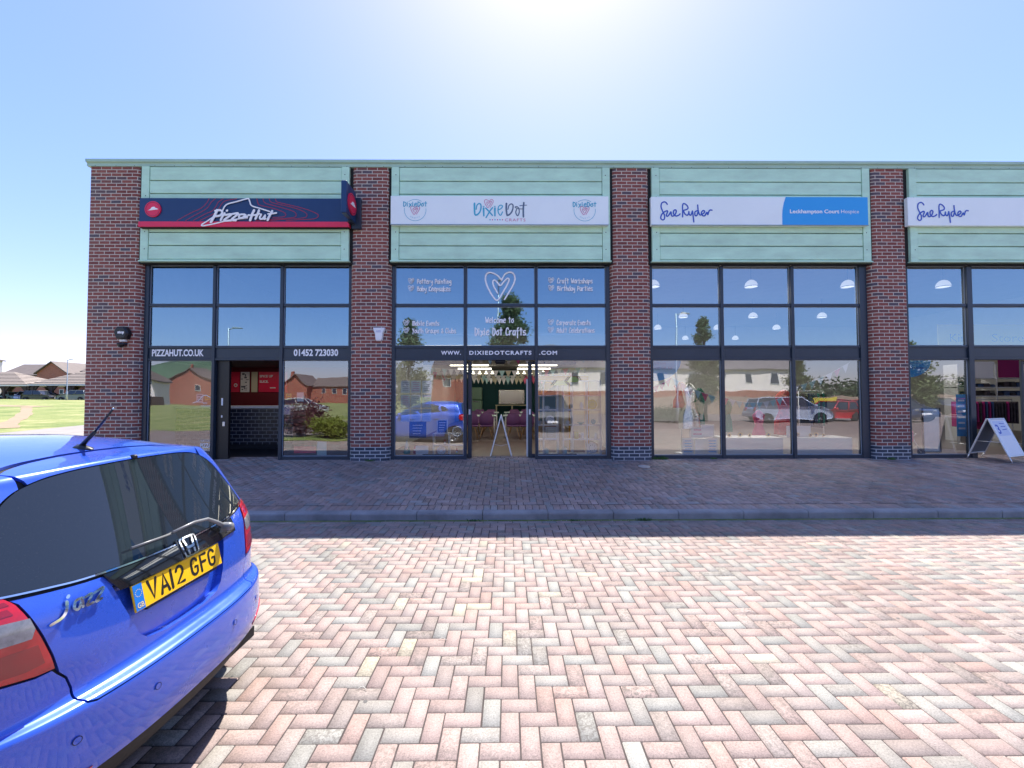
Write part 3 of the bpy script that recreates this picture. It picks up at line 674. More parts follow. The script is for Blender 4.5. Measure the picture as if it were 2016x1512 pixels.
# white craft shop sign
S3 = thing('shop_sign', (-.18, YS, 5.77), 'white fascia sign with turquoise and slate Dixie Dot Crafts lettering and small pink hearts', 'shop sign')
mb = MB(); mb.bbox(-2.548, 2.190, YS, 9.12, 5.455, 6.092, .006); mb.box(-2.545, 2.187, YS-.004, 9.0, 5.448, 5.456, 1); sc_build(mb, 'board', [M['white'], M['alugrey']], S3)
T = zc(920, 385, 15.51, -2.539, 6.084, 770, 386, .01104)
def strokes(lst, T, wd, y=YS-.003):
    mb = MB()
    for st in lst:
        ww = wd
        if isinstance(st, tuple): st, ww = st[0], [wd*st[1], wd*st[2]]
        mb.ribbon([T(*p) for p in st], ww, y)
    return mb
W = .040
DIXIE = [([(215, 240), (215, 400), (225, 560), (250, 600)], 1, .8), ([(265, 420), (290, 300), (350, 245), (405, 270), (415, 380), (380, 500), (310, 580), (250, 600)], .6, .9), ([(495, 385), (500, 620)], 1, .8), ([(475, 330), (512, 328)], .45, .45),
         ([(560, 385), (660, 490), (765, 610)], .8, .7), ([(765, 370), (690, 470), (570, 675)], .7, .7), ([(838, 385), (840, 620)], 1, .8), ([(818, 332), (850, 330)], .45, .45), ([(930, 440), (1020, 400), (1070, 330), (1020, 290), (950, 340), (935, 480), (975, 580), (1020, 600), (1072, 500)], .6, .6)]
DOT = [([(1190, 240), (1185, 400), (1200, 560), (1215, 600)], 1, .8), ([(1235, 420), (1270, 300), (1330, 255), (1385, 280), (1390, 380), (1350, 500), (1280, 580), (1215, 605)], .5, .9),
       ([(1500, 420), (1475, 520), (1530, 620), (1580, 520), (1570, 400), (1520, 340), (1455, 345), (1500, 385), (1600, 405), (1680, 408)], .6, .4), ([(1722, 215), (1705, 400), (1708, 650)], .9, .9), ([(1600, 308), (1700, 295), (1810, 290)], .45, .35)]
sc_build(strokes(DIXIE, T, W), 'lettering', M['tealL'] if 'tealL' in M else M['teal'], S3)
sc_build(strokes(DOT, T, W), 'lettering', M['greyink'], S3)
mb = MB(); p = T(655, 245); heart(mb, p[0], p[1], .19, YS-.004, .011)
text_into(mb, 'CRAFTS', .09, T(1145, 0)[0], T(0, 790)[1], YS-.004, fitw=.445, space=1.2)
for k in (1, 3, 5): q = T(690+k*76, 742); disc(mb, q[0], q[1], .0145, YS-.003, 0, 12)
for cx in (817.5, 1151): heart(mb, -2.539+.01104*(cx-770), 5.77, .195, YS-.004, .012)
sc_build(mb, 'lettering', M['pinkink'], S3)
mb = MB()
for k in (0, 2, 4): q = T(690+k*76, 742); disc(mb, q[0], q[1], .0145, YS-.003, 0, 12)
for cx in (817.5, 1151):
    c = (-2.539+.01104*(cx-770), 5.775); r = .234
    for a0, a1 in ((55, 128), (-190, 8)):
        mb.ribbon([(c[0]+r*math.cos(R(t_)), c[1]+r*math.sin(R(t_))) for t_ in np.linspace(a0, a1, 24)], .009, YS-.003, smoothn=0)
    for s, ang, rr in (('Dixie', 112, .19), ('Dot', 62, .19)):
        x0 = c[0]+(-.25 if s == 'Dixie' else .06); hand(mb, s, x0, x0+(.285 if s == 'Dixie' else .19), c[1]+.085, .10, YS-.005, .018)
    for i, ch in enumerate('WINDOW CRAFTS STUDIO'[7:13]):
        an = R(-90+(i-2.5)*13); Mt = Matrix.Translation((c[0]+.185*math.cos(an), 0, c[1]+.185*math.sin(an))) @ Matrix.Rotation(-(an+math.pi/2), 4, 'Y')
        text_into(mb, ch, .04, 0, 0, YS-.004, align='CENTER', M=Mt)
sc_build(mb, 'lettering', M['teal'], S3)
# charity shop signs
def sue(S, ox):
    T = zc(1285, 388, 15.5, 3.113+ox, 6.07, 1281, 388.5, .01113)
    ST = [[(440, 225), (400, 170), (345, 150), (270, 190), (250, 310), (300, 450), (350, 560), (345, 670), (290, 705), (235, 650), (260, 550), (330, 470), (420, 425), (445, 450), (405, 560), (440, 595), (500, 530), (545, 455), (560, 560), (600, 590), (670, 540), (710, 440), (680, 395), (630, 430), (630, 530), (700, 585), (780, 560), (825, 520)],
          [(900, 610), (905, 450), (905, 260), (945, 200), (1030, 250), (1070, 330), (1030, 380), (930, 410)], [(930, 410), (960, 500), (1030, 560), (1080, 520), (1095, 440), (1100, 520), (1145, 560), (1180, 500), (1200, 430)], [(1200, 430), (1220, 560), (1240, 765)],
          [(1345, 420), (1280, 460), (1280, 560), (1330, 570), (1370, 470), (1385, 420)], [(1365, 245), (1380, 420), (1420, 540), (1480, 540), (1560, 480), (1570, 430), (1520, 420), (1475, 490), (1510, 570), (1580, 570), (1640, 470), (1670, 540), (1700, 450), (1740, 400), (1800, 405)]]
    mb = MB()
    for st in ST: mb.ribbon([T(*p) for p in st], .029, YS-.004)
    sc_build(mb, 'lettering', M['blueink'], S)
S4 = thing('shop_sign', (5.5, YS, 5.77), 'white fascia sign with blue Sue Ryder handwriting and sky blue hospice panel', 'shop sign')
mb = MB(); mb.bbox(3.118, 7.888, YS, 9.12, 5.455, 6.085, .006); mb.box(3.12, 7.885, YS-.004, 9.0, 5.448, 5.456, 1); sc_build(mb, 'board', [M['white'], M['alugrey']], S4); sue(S4, 0)
mb = MB(); xr = 7.88; pts = [(6.075, 6.082), (6.03, 5.95), (6.0, 5.80), (5.99, 5.66), (5.992, 5.457)]
pl = [(xr, 6.082)]+pts+[(xr, 5.457)]; mb.prism(pl, YS-.003, YS+.001); sc_build(mb, 'blue_panel', M['skyblue'], S4)
mb = MB(); text_into(mb, 'Leckhampton Court', .115, 6.160, 5.725, YS-.006, bold=.003, fitw=1.085); text_into(mb, 'Hospice', .115, 7.285, 5.725, YS-.006, fitw=.395); sc_build(mb, 'lettering', M['vinyl'], S4)
S5 = thing('shop_sign', (11.2, YS, 5.77), 'plain white fascia sign with blue Sue Ryder handwriting at its left end', 'shop sign')
mb = MB(); mb.bbox(8.765, 13.50, YS, 9.12, 5.455, 6.085, .006); sc_build(mb, 'board', [M['white']], S5); sue(S5, 5.645)

# ------------------------------------------------------------------ wall fittings
A = thing('alarm_box', (-8.30, 9.15, 3.1), 'black hexagonal alarm siren with white stop lettering on the end brick pier', 'alarm box')
mb = MB(); hx = [(-.135, .10), (-.085, .165), (.075, .165), (.135, .09), (.16, .02), (.11, -.10), (-.09, -.10), (-.15, .03)]
pl = [(-8.31+a, 3.08+b) for a, b in hx]; sm_ = [(-8.31+a*.8, 3.085+b*.8) for a, b in hx]
n = len(pl); mb.add([(a, 9.15, b) for a, b in pl]+[(a, 9.06, b) for a, b in pl]+[(a, 9.03, b) for a, b in sm_], [(i, (i+1) % n, n+(i+1) % n, n+i)[::-1] for i in range(n)]+[(n+i, n+(i+1) % n, 2*n+(i+1) % n, 2*n+i)[::-1] for i in range(n)]+[tuple(range(2*n, 3*n))])
o = mb.build('housing', M['black'], A, loc=(8.30, -9.15, -3.1))
mb = MB(); text_into(mb, 'stop', .08, -8.355, 3.095, 9.027, bold=.004); mb.build('lettering', M['vinyl'], A, loc=(8.30, -9.15, -3.1))
mb = MB(); mb.bbox(-8.375, -8.245, 9.09, 9.15, 2.925, 2.975, .006); mb.build('base', M['ivory'] if 'ivory' in M else M['whiteP'], A, loc=(8.30, -9.15, -3.1))
CMR = thing('security_camera', (-8.31, 9.15, 2.86), 'small dark dome security camera under the alarm siren', 'security camera')
mb = MB(); mb.lathe([(0, .035), (.055, .035), (.07, .02), (.072, 0), (.06, -.03), (.035, -.055), (0, -.065)], 20, 0, Matrix.Translation((0, -.085, 0))); mb.build('dome', M['black'], CMR)
mb = MB(); mb.bbox(-.075, .075, -.12, 0, .0, .04, .012); mb.build('housing', M['frame'], CMR)
BL = thing('alarm_bell', (-2.80, 9.15, 3.08), 'white shield shaped alarm bell box on the brick pier between the first two shops', 'alarm box')
mb = MB(); sh = [(-.125, .145), (.125, .145), (.118, .09), (.085, .02), (.068, -.12), (.045, -.145), (-.045, -.145), (-.068, -.12), (-.085, .02), (-.118, .09)]
n = len(sh); s2 = [(a*.86, b*.9) for a, b in sh]
mb.add([(a, 0, b) for a, b in sh]+[(a, -.065, b) for a, b in sh]+[(a, -.085, b) for a, b in s2], [(i, (i+1) % n, n+(i+1) % n, n+i) for i in range(n)]+[(n+i, n+(i+1) % n, 2*n+(i+1) % n, 2*n+i) for i in range(n)]+[tuple(range(3*n-1, 2*n-1, -1))])
mb.build('housing', M['whiteP'], BL)
mb = MB(); text_into(mb, 'ALARM', .03, -.05, .06, -.088); mb.box(-.06, .06, -.088, -.0855, .045, .05); mb.build('label', M['blueink'], BL)
# drain cover in the paving
mb = MB(); disc(mb, 0, 0, .12, 0, 0, 20, .006); o = mb.build('drain_cover', M['alu']); o.rotation_euler = (math.pi/2*-1+.072, 0, 0); o.location = (2.755, 8.56, pave_z(8.56)+.006)
tag(o, 'pale round metal drain cover in the paving before the third pier', 'drain cover')
# ------------------------------------------------------------------ hatchback body surface
# rings: z, rear x, front x, half width, rear rounding length, crown
RING = np.array([
 (.19, .20, 3.70, .760, .50, 0), (.25, .10, 3.79, .795, .50, 0), (.31, .048, 3.84, .818, .50, 0), (.38, .014, 3.875, .835, .50, 0), (.47, .000, 3.895, .845, .50, 0), (.56, .002, 3.893, .8475, .50, 0),
 (.630, .008, 3.88, .8475, .49, 0), (.648, .020, 3.86, .8475, .48, 0), (.662, .060, 3.84, .8475, .45, 0), (.69, .077, 3.82, .8475, .42, 0), (.80, .085, 3.70, .8475, .39, 0), (.90, .102, 3.42, .838, .36, 0),
 (.98, .122, 3.12, .822, .31, .0), (1.06, .158, 2.86, .795, .27, .01), (1.15, .205, 2.68, .758, .24, .02), (1.25, .255, 2.47, .722, .22, .03), (1.35, .302, 2.24, .676, .20, .04), (1.412, .331, 2.07, .640, .20, .05),
 (1.438, .341, 2.02, .622, .20, .06), (1.453, .352, 1.98, .610, .21, .065), (1.463, .400, 1.93, .596, .24, .07), (1.476, .500, 1.87, .572, .28, .07), (1.498, .640, 1.78, .540, .34, .065), (1.518, .82, 1.70, .490, .38, .06), (1.534, 1.04, 1.60, .38, .26, .05), (1.539, 1.28, 1.31, .004, .004, .05)], float)
def _hermite(t, col):
    n = len(col); t = np.clip(t, 0, n-1-1e-9); i = np.floor(t).astype(int); f = t-i
    d = np.diff(col); m = np.zeros(n); m[0] = d[0]; m[-1] = d[-1]
    a, b = d[:-1], d[1:]; m[1:-1] = np.where(a*b > 0, 2*a*b/np.where(a+b == 0, 1, a+b), 0)
    h00 = 2*f**3-3*f**2+1; h10 = f**3-2*f**2+f; h01 = -2*f**3+3*f**2; h11 = f**3-f**2
    return h00*col[i]+h10*m[i]+h01*col[i+1]+h11*m[i+1]
PR, PF, DF = 2.6, 2.5, .75
def ring_at(v): return [_hermite(v, RING[:, k]) for k in range(6)]
def car_P(q, v):
    """q: -3..3 around the plan outline (0 rear centre, +-1 end of rear rounding, +-2 start of front rounding, +-3 nose); v: ring index"""
    q = np.asarray(q, float); v = np.asarray(v, float); z, xr, xf, w, D, k = ring_at(v)
    s = np.sign(q); a = np.abs(q); L = xf-xr; D = np.minimum(D, L*.4); dfr = np.minimum(DF, L*.45)
    a1 = np.clip(a, 0, 1)*math.pi/2; t1 = np.maximum(np.sin(a1), 1e-9)**(2/PR); c1 = np.maximum(np.cos(a1), 0)**(2/PR)
    x1 = xr+D-D*c1
    x2 = xr+D+(xf-dfr-xr-D)*np.clip(a-1, 0, 1)
    a3 = np.clip(3-a, 0, 1)*math.pi/2; t3 = np.maximum(np.sin(a3), 1e-9)**(2/PF); c3 = np.maximum(np.cos(a3), 0)**(2/PF); x3 = xf-dfr+dfr*c3
    x = np.where(a <= 1, x1, np.where(a <= 2, x2, x3)); t = s*w*np.where(a <= 1, t1, np.where(a <= 2, 1, t3))
    return np.stack([x, t, z-k*t*t], -1)
def car_v(z): return float(np.interp(z, RING[:, 0], np.arange(len(RING))))
def car_inv_tz(t, z):
    """(q, v) of the rear-face point at lateral t and height z"""
    zz = z
    for _ in range(12):
        lo, hi = 0., len(RING)-1.
        for _ in range(40):
            m = (lo+hi)/2
            if float(_hermite(np.array(m), RING[:, 0])) < zz: lo = m
            else: hi = m
        v = (lo+hi)/2; zz = z+float(_hermite(np.array(v), RING[:, 5]))*t*t
    w = float(_hermite(np.array(v), RING[:, 3])); r = min(abs(t)/w, 1)
    return (math.copysign(math.asin(min(1, r**(PR/2)))/(math.pi/2), t), v)
def car_inv_xz(x, z, side):
    """(q, v) of the body-side point at length x and height z"""
    zz = z; w = .8
    for _ in range(8):
        lo, hi = 0., len(RING)-1.
        for _ in range(40):
            m = (lo+hi)/2
            if float(_hermite(np.array(m), RING[:, 0])) < zz: lo = m
            else: hi = m
        v = (lo+hi)/2; w = float(_hermite(np.array(v), RING[:, 3])); kk = float(_hermite(np.array(v), RING[:, 5])); zz = z+kk*w*w
    _, xr, xf, w, D, k = [float(c) for c in ring_at(np.array(v))]
    L = xf-xr; D = min(D, L*.4); dfr = min(DF, L*.45)
    if x < xr+D: q = math.acos(min(1, max(0, (xr+D-x)/D))**(PR/2))/(math.pi/2)
    elif x > xf-dfr: q = 3-math.acos(min(1, max(0, (x-xf+dfr)/dfr))**(PF/2))/(math.pi/2)
    else: q = 1+(x-xr-D)/(xf-dfr-xr-D)
    return (side*q, v)
def car_N(q, v):
    e = 1e-3; a = car_P(q+e, v)-car_P(q-e, v); b = car_P(q, np.minimum(v+e, len(RING)-1.001))-car_P(q, v-e)
    n = np.cross(a, b); n = n/np.maximum(np.linalg.norm(n, axis=-1, keepdims=True), 1e-12); return n
NR = len(RING)-1.0
def car_vz(z): 
    lo, hi = 0., NR
    for _ in range(40):
        m = (lo+hi)/2
        if float(_hermite(np.array(m), RING[:, 0])) < z: lo = m
        else: hi = m
    return (lo+hi)/2
def RT(t, z): return car_inv_tz(t, z)
def SX(x, z, side=1): return car_inv_xz(x, z, side)
def line(pts, fn, n=6):
    """sample straight runs in body space and convert them to (q, v)"""
    out = []
    for a, b in zip(pts, pts[1:]):
        for k in range(n): out.append(fn(*(np.array(a)+(np.array(b)-np.array(a))*k/n)))
    out.append(fn(*pts[-1])); return out
def pip(px, py, poly):
    x = poly[:, 0]; y = poly[:, 1]; x2 = np.roll(x, -1); y2 = np.roll(y, -1); c = np.zeros(len(px), bool)
    for a, b, d, e in zip(x, y, x2, y2):
        if b == e: continue
        m = ((b > py) != (e > py)) & (px < (d-a)*(py-b)/(e-b)+a); c ^= m
    return c
NORM = {}
def panel(name, poly, m, parent, off=0.0, fair=False, depth=.018, holes=(), dq=.035, dv=.4, smooth=True, mirror=False, rim=True, round_=.0035):
    """a body panel: a polygon in (q, v) laid on the body surface, its edge rolled inwards"""
    VS = .12
    P = np.array(poly, float); loops = [P]+[np.array(h, float) for h in holes]
    pts = []; edges = []; b = 0
    for L in loops:
        n = len(L)
        # subdivide long edges
        q = []
        for i in range(n):
            a, c = L[i], L[(i+1) % n]; k = max(1, int(math.ceil(max(abs(c[0]-a[0])/(dq*1.3), abs(c[1]-a[1])/(dv*1.3)))))
            for j in range(k): q.append(a+(c-a)*j/k)
        q = np.array(q); pts.append(q); n = len(q); edges += [(b+i, b+(i+1) % n) for i in range(n)]; b += n
    bnd = [p.copy() for p in pts]; allp = np.concatenate(pts)
    lo = P.min(0); hi = P.max(0)
    gx, gy = np.meshgrid(np.arange(lo[0]+dq/2, hi[0], dq), np.arange(lo[1]+dv/2, hi[1], dv)); g = np.stack([gx.ravel(), gy.ravel()], -1)
    ins = pip(g[:, 0], g[:, 1], bnd[0])
    for h in bnd[1:]: ins &= ~pip(g[:, 0], g[:, 1], h)
    g = g[ins]
    if len(g):      # keep clear of the boundary
        dd = np.full(len(g), 9.)
        for p in allp: dd = np.minimum(dd, np.hypot((g[:, 0]-p[0])/dq, (g[:, 1]-p[1])/dv))
        g = g[dd > .45]
    al = np.concatenate([allp, g]) if len(g) else allp
    vv, ee, ff, ov, oe, of = delaunay_2d_cdt([Vector((p[0], p[1]*VS)) for p in al], edges, [], 0, 1e-7)
    vq = np.array([(v[0], v[1]/VS) for v in vv]); F = np.array([list(f) for f in ff if len(f) == 3])
    c = vq[F].mean(1); ok = pip(c[:, 0], c[:, 1], bnd[0])
    for h in bnd[1:]: ok &= ~pip(c[:, 0], c[:, 1], h)
    F = F[ok]
    S = car_P(vq[:, 0], vq[:, 1]); N = car_N(vq[:, 0], np.clip(vq[:, 1], .01, NR-.01)); cen = np.array([1.9, 0, .8])
    sg = np.sign(((S-cen)*N).sum(-1)); N = N*np.where(sg == 0, 1, sg)[:, None]
    if fair:      # one smooth pressing: low-order normals
        A = np.stack([np.ones(len(S)), S[:, 1], S[:, 1]**2, S[:, 1]**4, S[:, 2], S[:, 2]**2, S[:, 1]**2*S[:, 2], S[:, 1]*S[:, 2]], 1); N = A @ np.linalg.lstsq(A, N, rcond=None)[0]; N = N/np.linalg.norm(N, axis=1, keepdims=True)
    S0 = S+N*off
    # face winding outward
    fn = np.cross(S0[F[:, 1]]-S0[F[:, 0]], S0[F[:, 2]]-S0[F[:, 0]]); fl = (fn*N[F[:, 0]]).sum(-1) < 0; F[fl] = F[fl][:, ::-1]
    mb = MB(); mb.add(S0, [tuple(f) for f in F], 0, smooth)
    if rim:
        key = {}
        for f in F:
            for i in range(3):
                a, b_ = f[i], f[(i+1) % 3]; key[(a, b_)] = key.get((a, b_), 0)+1
        be = [(a, b_) for (a, b_) in key if (b_, a) not in key]; ids = {}
        vs = []
        for a, b_ in be:
            for x in (a, b_):
                if x not in ids: ids[x] = len(vs)//2; vs += [S0[x], S0[x]-N[x]*depth]
        mb.add(vs, [(2*ids[a], 2*ids[a]+1, 2*ids[b_]+1, 2*ids[b_]) for a, b_ in be], 0, False)
    o = mb.build(name, m, parent); NN = [tuple(n) for n in N]+[(0, 0, 0)]*(len(mb.v)-len(N))
    NORM[o.data.name] = NN
    if mirror:
        mb2 = MB(); mb2.v = [(a, -b_, c_) for a, b_, c_ in mb.v]; mb2.f = [f[::-1] for f in mb.f]; mb2.m = mb.m; mb2.sm = mb.sm
        o2 = mb2.build(name, m, parent); NORM[o2.data.name] = [(a, -b_, c_) for a, b_, c_ in NN]; return o, o2
    return o
def on_body(pts, off, side=0):
    """pts: (t, z) on the rear face -> body space, lifted by off"""
    out = []
    for t, z in pts:
        q, v = RT(t, z); S = car_P(np.array([q]), np.array([v]))[0]; N = car_N(np.array([q]), np.array([v]))[0]
        if ((S-np.array([1.9, 0, .8]))*N).sum() < 0: N = -N
        out.append(S+N*off)
    return out
def drape(mb, off, base=0):
    """wrap a flat mesh builder (x=t, z=z, y<0 outwards) onto the rear face"""
    mb.v = [tuple(on_body([(v[0], v[2])], off-v[1])[0]) for v in mb.v]; return mb

m = bpy.data.materials.new('blue_metallic_paint'); m.use_nodes = True; t = NT(m); M['paint'] = m
t.b.inputs['Base Color'].default_value = (.022, .075, .72, 1); t.b.inputs['Metallic'].default_value = .25; t.b.inputs['Roughness'].default_value = .32
t.b.inputs['Coat Weight'].default_value = 1; t.b.inputs['Coat Roughness'].default_value = .015
ov = t.obj(); c = t.ramp(t.noise(900, ov, 2), [(.35, (.020, .075, .50)), (.65, (.036, .125, .70))]); t.lk(c, t.b.inputs['Base Color'])
t.lk(t.ramp(t.noise(3, ov, 6, .7), [(.4, (.26,)*3), (.7, (.42,)*3)]), t.b.inputs['Roughness'])
m = bpy.data.materials.new('car_glass'); m.use_nodes = True; t = NT(m); M['carglass'] = m; ov = t.obj()
t.b.inputs['Specular IOR Level'].default_value = .75; t.b.inputs['Roughness'].default_value = .02
dust = t.ramp(t.noise(210, ov, 3, .7), [(.64, (0, 0, 0)), (.72, (1, 1, 1))]); dm = t.ramp(t.noise(2.5, ov, 5, .7), [(.35, (.02,)*3), (.75, (.09,)*3)])
c = t.mix(t.mix(1, dust, dm, 'MULTIPLY'), (.010, .013, .018), (.55, .52, .45)); c = t.mix(.012, c, (.35, .55, .75)); t.lk(c, t.b.inputs['Base Color'])
M['lightred'] = mat('tail_light_red', (.50, .004, .012), .08, coat=1, var=.25, vscale=14); M['lightdark'] = mat('tail_light_dark_red', (.28, .004, .010), .1, coat=1)
M['lightclear'] = mat('clear_lamp', (.22, .22, .23), .06, coat=1, var=.5, vscale=30); M['gloss_black'] = mat('gloss_black_trim', (.008, .009, .011), .06, coat=1, var=.2)
M['plate'] = mat('yellow_number_plate', (.85, .50, .008), .3, coat=.6, var=.03, vscale=8); M['platetext'] = mat('plate_black', (.012, .011, .010), .4)
M['eublue'] = mat('plate_blue_band', (.01, .16, .55), .35); M['gold'] = mat('pale_gold_ink', (.6, .5, .3), .5); M['wiper'] = mat('grey_wiper_arm', (.17, .175, .18), .35)
M['shadowgap'] = mat('panel_gap_black', (.006, .006, .008), .7); M['rimsilver'] = mat('alloy_silver', (.55, .56, .58), .25, metal=.9)
M['tyre'] = mat('tyre_rubber', (.018, .018, .019), .85, bump=.2, bscale=80)
CAR = thing('parked_car', (-1.44-.61, 2.03, 0), 'blue small hatchback parked side on, its rear window and yellow number plate facing the camera', 'car')
CARB = []     # everything of the car is modelled with x forward from the rear bumper, then turned round
def cb(o): CARB.append(o); return o
AR = .345; XRW, XFW = .61, 3.11; ZW = .30
def arch(xc, z0, r=AR, n=18, rev=False):
    """points of a wheel arch from its front foot to its rear foot"""
    a0 = math.asin(max(-1, min(1, (z0-ZW)/r))); pts = [(xc+r*math.cos(a), ZW+r*math.sin(a)) for a in np.linspace(a0, math.pi-a0, n)]
    return pts[::-1] if rev else pts
sym = lambda L: [(-a, b) for a, b in L][::-1]
# shell that closes the gaps
g = .004
def side_poly_shell():
    top = [(q, NR-.3) for q in np.linspace(-2.999, 2.999, 3)]
zb = .235
def archq(xc, side, r=AR+.005): return [SX(x, z, side) for x, z in arch(xc, zb, r)]
low = [(3.0, car_vz(zb))]+archq(XFW, 1)+archq(XRW, 1)+[(0, car_vz(zb))]+[(-a, b) for a, b in archq(XRW, 1)[::-1]]+[(-a, b) for a, b in archq(XFW, 1)[::-1]]+[(-3.0, car_vz(zb))]
# recessed plate bay outline (t, z)
REC = [(-.325, .985), (-.30, .90), (-.270, .815), (-.245, .755), (-.21, .722), (-.12, .706), (0, .702), (.12, .706), (.21, .722), (.245, .755), (.270, .815), (.30, .90), (.325, .985)]
recq = line(REC, RT, 3)
shell = cb(panel('inner_shell', low+[(-3.0, NR-.2), (3.0, NR-.2)], M['shadowgap'], CAR, off=-.014, rim=False, dq=.06, dv=.5, holes=[recq]))
panel_rec = cb(panel('plate_recess', recq, M['paint'], CAR, off=-.034, rim=False, dq=.03, dv=.3))
mb = MB(); mb.box(.2, 3.75, -.74, .74, .20, .26); cb(mb.build('underbody', M['shadowgap'], CAR))
# ---- rear glass
GL_T = [(0, 1.4385), (.10, 1.4375), (.25, 1.4325), (.36, 1.420), (.43, 1.402), (.48, 1.378), (.53, 1.335), (.575, 1.27), (.622, 1.185), (.648, 1.12), (.651, 1.09), (.640, 1.082), (.60, 1.076), (.50, 1.062), (.40, 1.050), (.20, 1.040), (0, 1.036)]
half = catmull(GL_T, 3); gpoly = [RT(*p) for p in half]+[(-a, b) for a, b in [RT(*p) for p in half][::-1][1:-1]]
cb(panel('rear_window', gpoly, M['carglass'], CAR, off=-.001, fair=True, dq=.03, dv=.3))
# chrome strip below the glass
def strip(name, pts, wd, m, off, th=.004, fn=None):
    mb = MB(); c = catmull(pts, 5); n = len(c); S = on_body(c, off+th); S1 = on_body(c, off)
    up = [on_body([(a, b+wd)], off+th)[0] for a, b in c]; up1 = [on_body([(a, b+wd)], off)[0] for a, b in c]
    mb.add(S+up+S1+up1, [(i, i+1, n+i+1, n+i) for i in range(n-1)]+[(n+i, n+i+1, 3*n+i+1, 3*n+i) for i in range(n-1)]+[(2*n+i, 2*n+i+1, i+1, i) for i in range(n-1)]); return cb(mb.build(name, m, CAR))
strip('chrome_strip', [(-.645, 1.076), (-.60, 1.068), (-.5, 1.054), (-.4, 1.042), (-.2, 1.032), (0, 1.028), (.2, 1.032), (.4, 1.042), (.5, 1.054), (.60, 1.068), (.645, 1.076)], .006, M['chrome'], .001)
# ---- black garnish over the plate
GA = [(-.345, 1.034), (-.2, 1.027), (0, 1.024), (.2, 1.027), (.43, 1.036), (.43, .965), (.33, .963), (.29, .958), (.1, .958), (-.1, .958), (-.27, .956), (-.305, .958)]
cb(panel('garnish', [RT(*p) for p in GA], M['gloss_black'], CAR, off=.008, depth=.03, dq=.03, dv=.3))
mb = MB(); mb.bbox(.005, .12, -.009, .0, .957, 1.050, .008); drape(mb, .002); cb(mb.build('handle_housing', M['gloss_black'], CAR))
# ---- tailgate lower panel
LI = [(.606, 1.066), (.592, 1.04), (.575, .98), (.556, .915), (.540, .845), (.532, .80)]        # inner edge of the tail light
TG = [(0, 1.018), (.2, 1.021), (.40, 1.032), (.50, 1.043), (.598, 1.057)]+[(a-.009, b) for a, b in LI[1:]]+[(.518, .775), (.497, .745), (.484, .70), (.484, .665), (.478, .648), (.455, .640), (.3, .640), (0, .640)]
h = line(TG, RT, 3); cb(panel('tailgate', h+[(-a, b) for a, b in h[::-1][1:-1]], M['paint'], CAR, off=0, depth=.036, holes=[recq], dq=.022, dv=.25))
# ---- spoiler / tailgate top
SPB = [(0, 1.4425), (.10, 1.4415), (.25, 1.4365), (.36, 1.4245), (.428, 1.407)]; SPT = [(.452, 1.447), (.40, 1.456), (.30, 1.467), (.15, 1.476), (0, 1.4785)]
h = [RT(*p) for p in catmull(SPB, 3)]+[RT(*p) for p in catmull(SPT, 3)]
cb(panel('spoiler', h+[(-a, b) for a, b in h[::-1][1:-1]], M['paint'], CAR, off=.001, depth=.014, dq=.025, dv=.22))
# ---- tail lights
LO = [(.40, 1.055), (.415, 1.0), (.41, .93), (.385, .87), (.35, .842)]     # outer edge on the body side (x, z)
top = [(.612, 1.070), (.66, 1.078), (.70, 1.076)]; bot = [(.532, .797), (.577, .799), (.651, .815)]
lp = line(top, RT, 3)+line(LO, SX, 3)+line(bot[::-1], RT, 3)+line(LI[::-1], RT, 2)[1:-1]
for sd in (1, -1):
    P_ = [(a*sd, b) for a, b in lp]; L_ = cb(panel('tail_light', P_, M['lightred'], CAR, off=.004, dq=.025, dv=.25))
    rv = [RT(*p) for p in [(.575, .988), (.64, .998), (.70, .999), (.715, .945), (.66, .930), (.578, .922), (.567, .95)]]
    r_ = panel('reversing_lamp', [(a*sd, b) for a, b in rv], M['lightclear'], L_, off=.0065, depth=.004, dq=.03, dv=.3)
    for (z0, z1) in ((1.015, 1.035), (1.045, 1.058)):
        rb = [RT(*p) for p in [(.605, z0), (.72, z0+.005), (.72, z1+.005), (.612, z1)]]; panel('lamp_rib', [(a*sd, b) for a, b in rb], M['lightdark'], L_, off=.0052, depth=.003, dq=.03, dv=.3)
    dk = [RT(*p) for p in [(.565, .895), (.555, .83), (.60, .825), (.70, .84), (.70, .905)]]; panel('lamp_rib', [(a*sd, b) for a, b in dk], M['lightdark'], L_, off=.005, depth=.003, dq=.03, dv=.3)
# ---- rear bumper
BT = [(0, .636), (.3, .636), (.46, .635), (.484, .644), (.491, .665), (.491, .70), (.503, .742), (.524, .770), (.537, .790), (.577, .789), (.651, .805)]
BS = [(.36, .832), (.385, .835), (.40, .80), (.41, .67)]
ar = [(x, z) for x, z in arch(XRW, .27, AR-.002)]; ar = [p for p in ar if p[0] < .46]
h = line(BT, RT, 3)+line(BS, SX, 3)+[SX(*p) for p in ar]+[RT(.74, .33), RT(.60, .372), RT(.45, .392), RT(.2, .394), RT(0, .394)]
cb(panel('rear_bumper', h+[(-a, b) for a, b in h[::-1][1:-1]], M['paint'], CAR, off=-.001, dq=.022, dv=.22))
h = [RT(0, .39), RT(.3, .388), RT(.5, .375), RT(.64, .345), RT(.60, .27), RT(.4, .255), RT(0, .255)]
cb(panel('bumper_valance', h+[(-a, b) for a, b in h[::-1][1:-1]], M['black'], CAR, off=-.05, dq=.05, dv=.4))
for sd in (1, -1):
    rf = [RT(*p) for p in [(.47, .415), (.70, .47), (.70, .445), (.60, .415), (.50, .392)]]; cb(panel('bumper_reflector', [(a*sd, b) for a, b in rf], M['lightred'], CAR, off=.003, depth=.004, dq=.03, dv=.3))
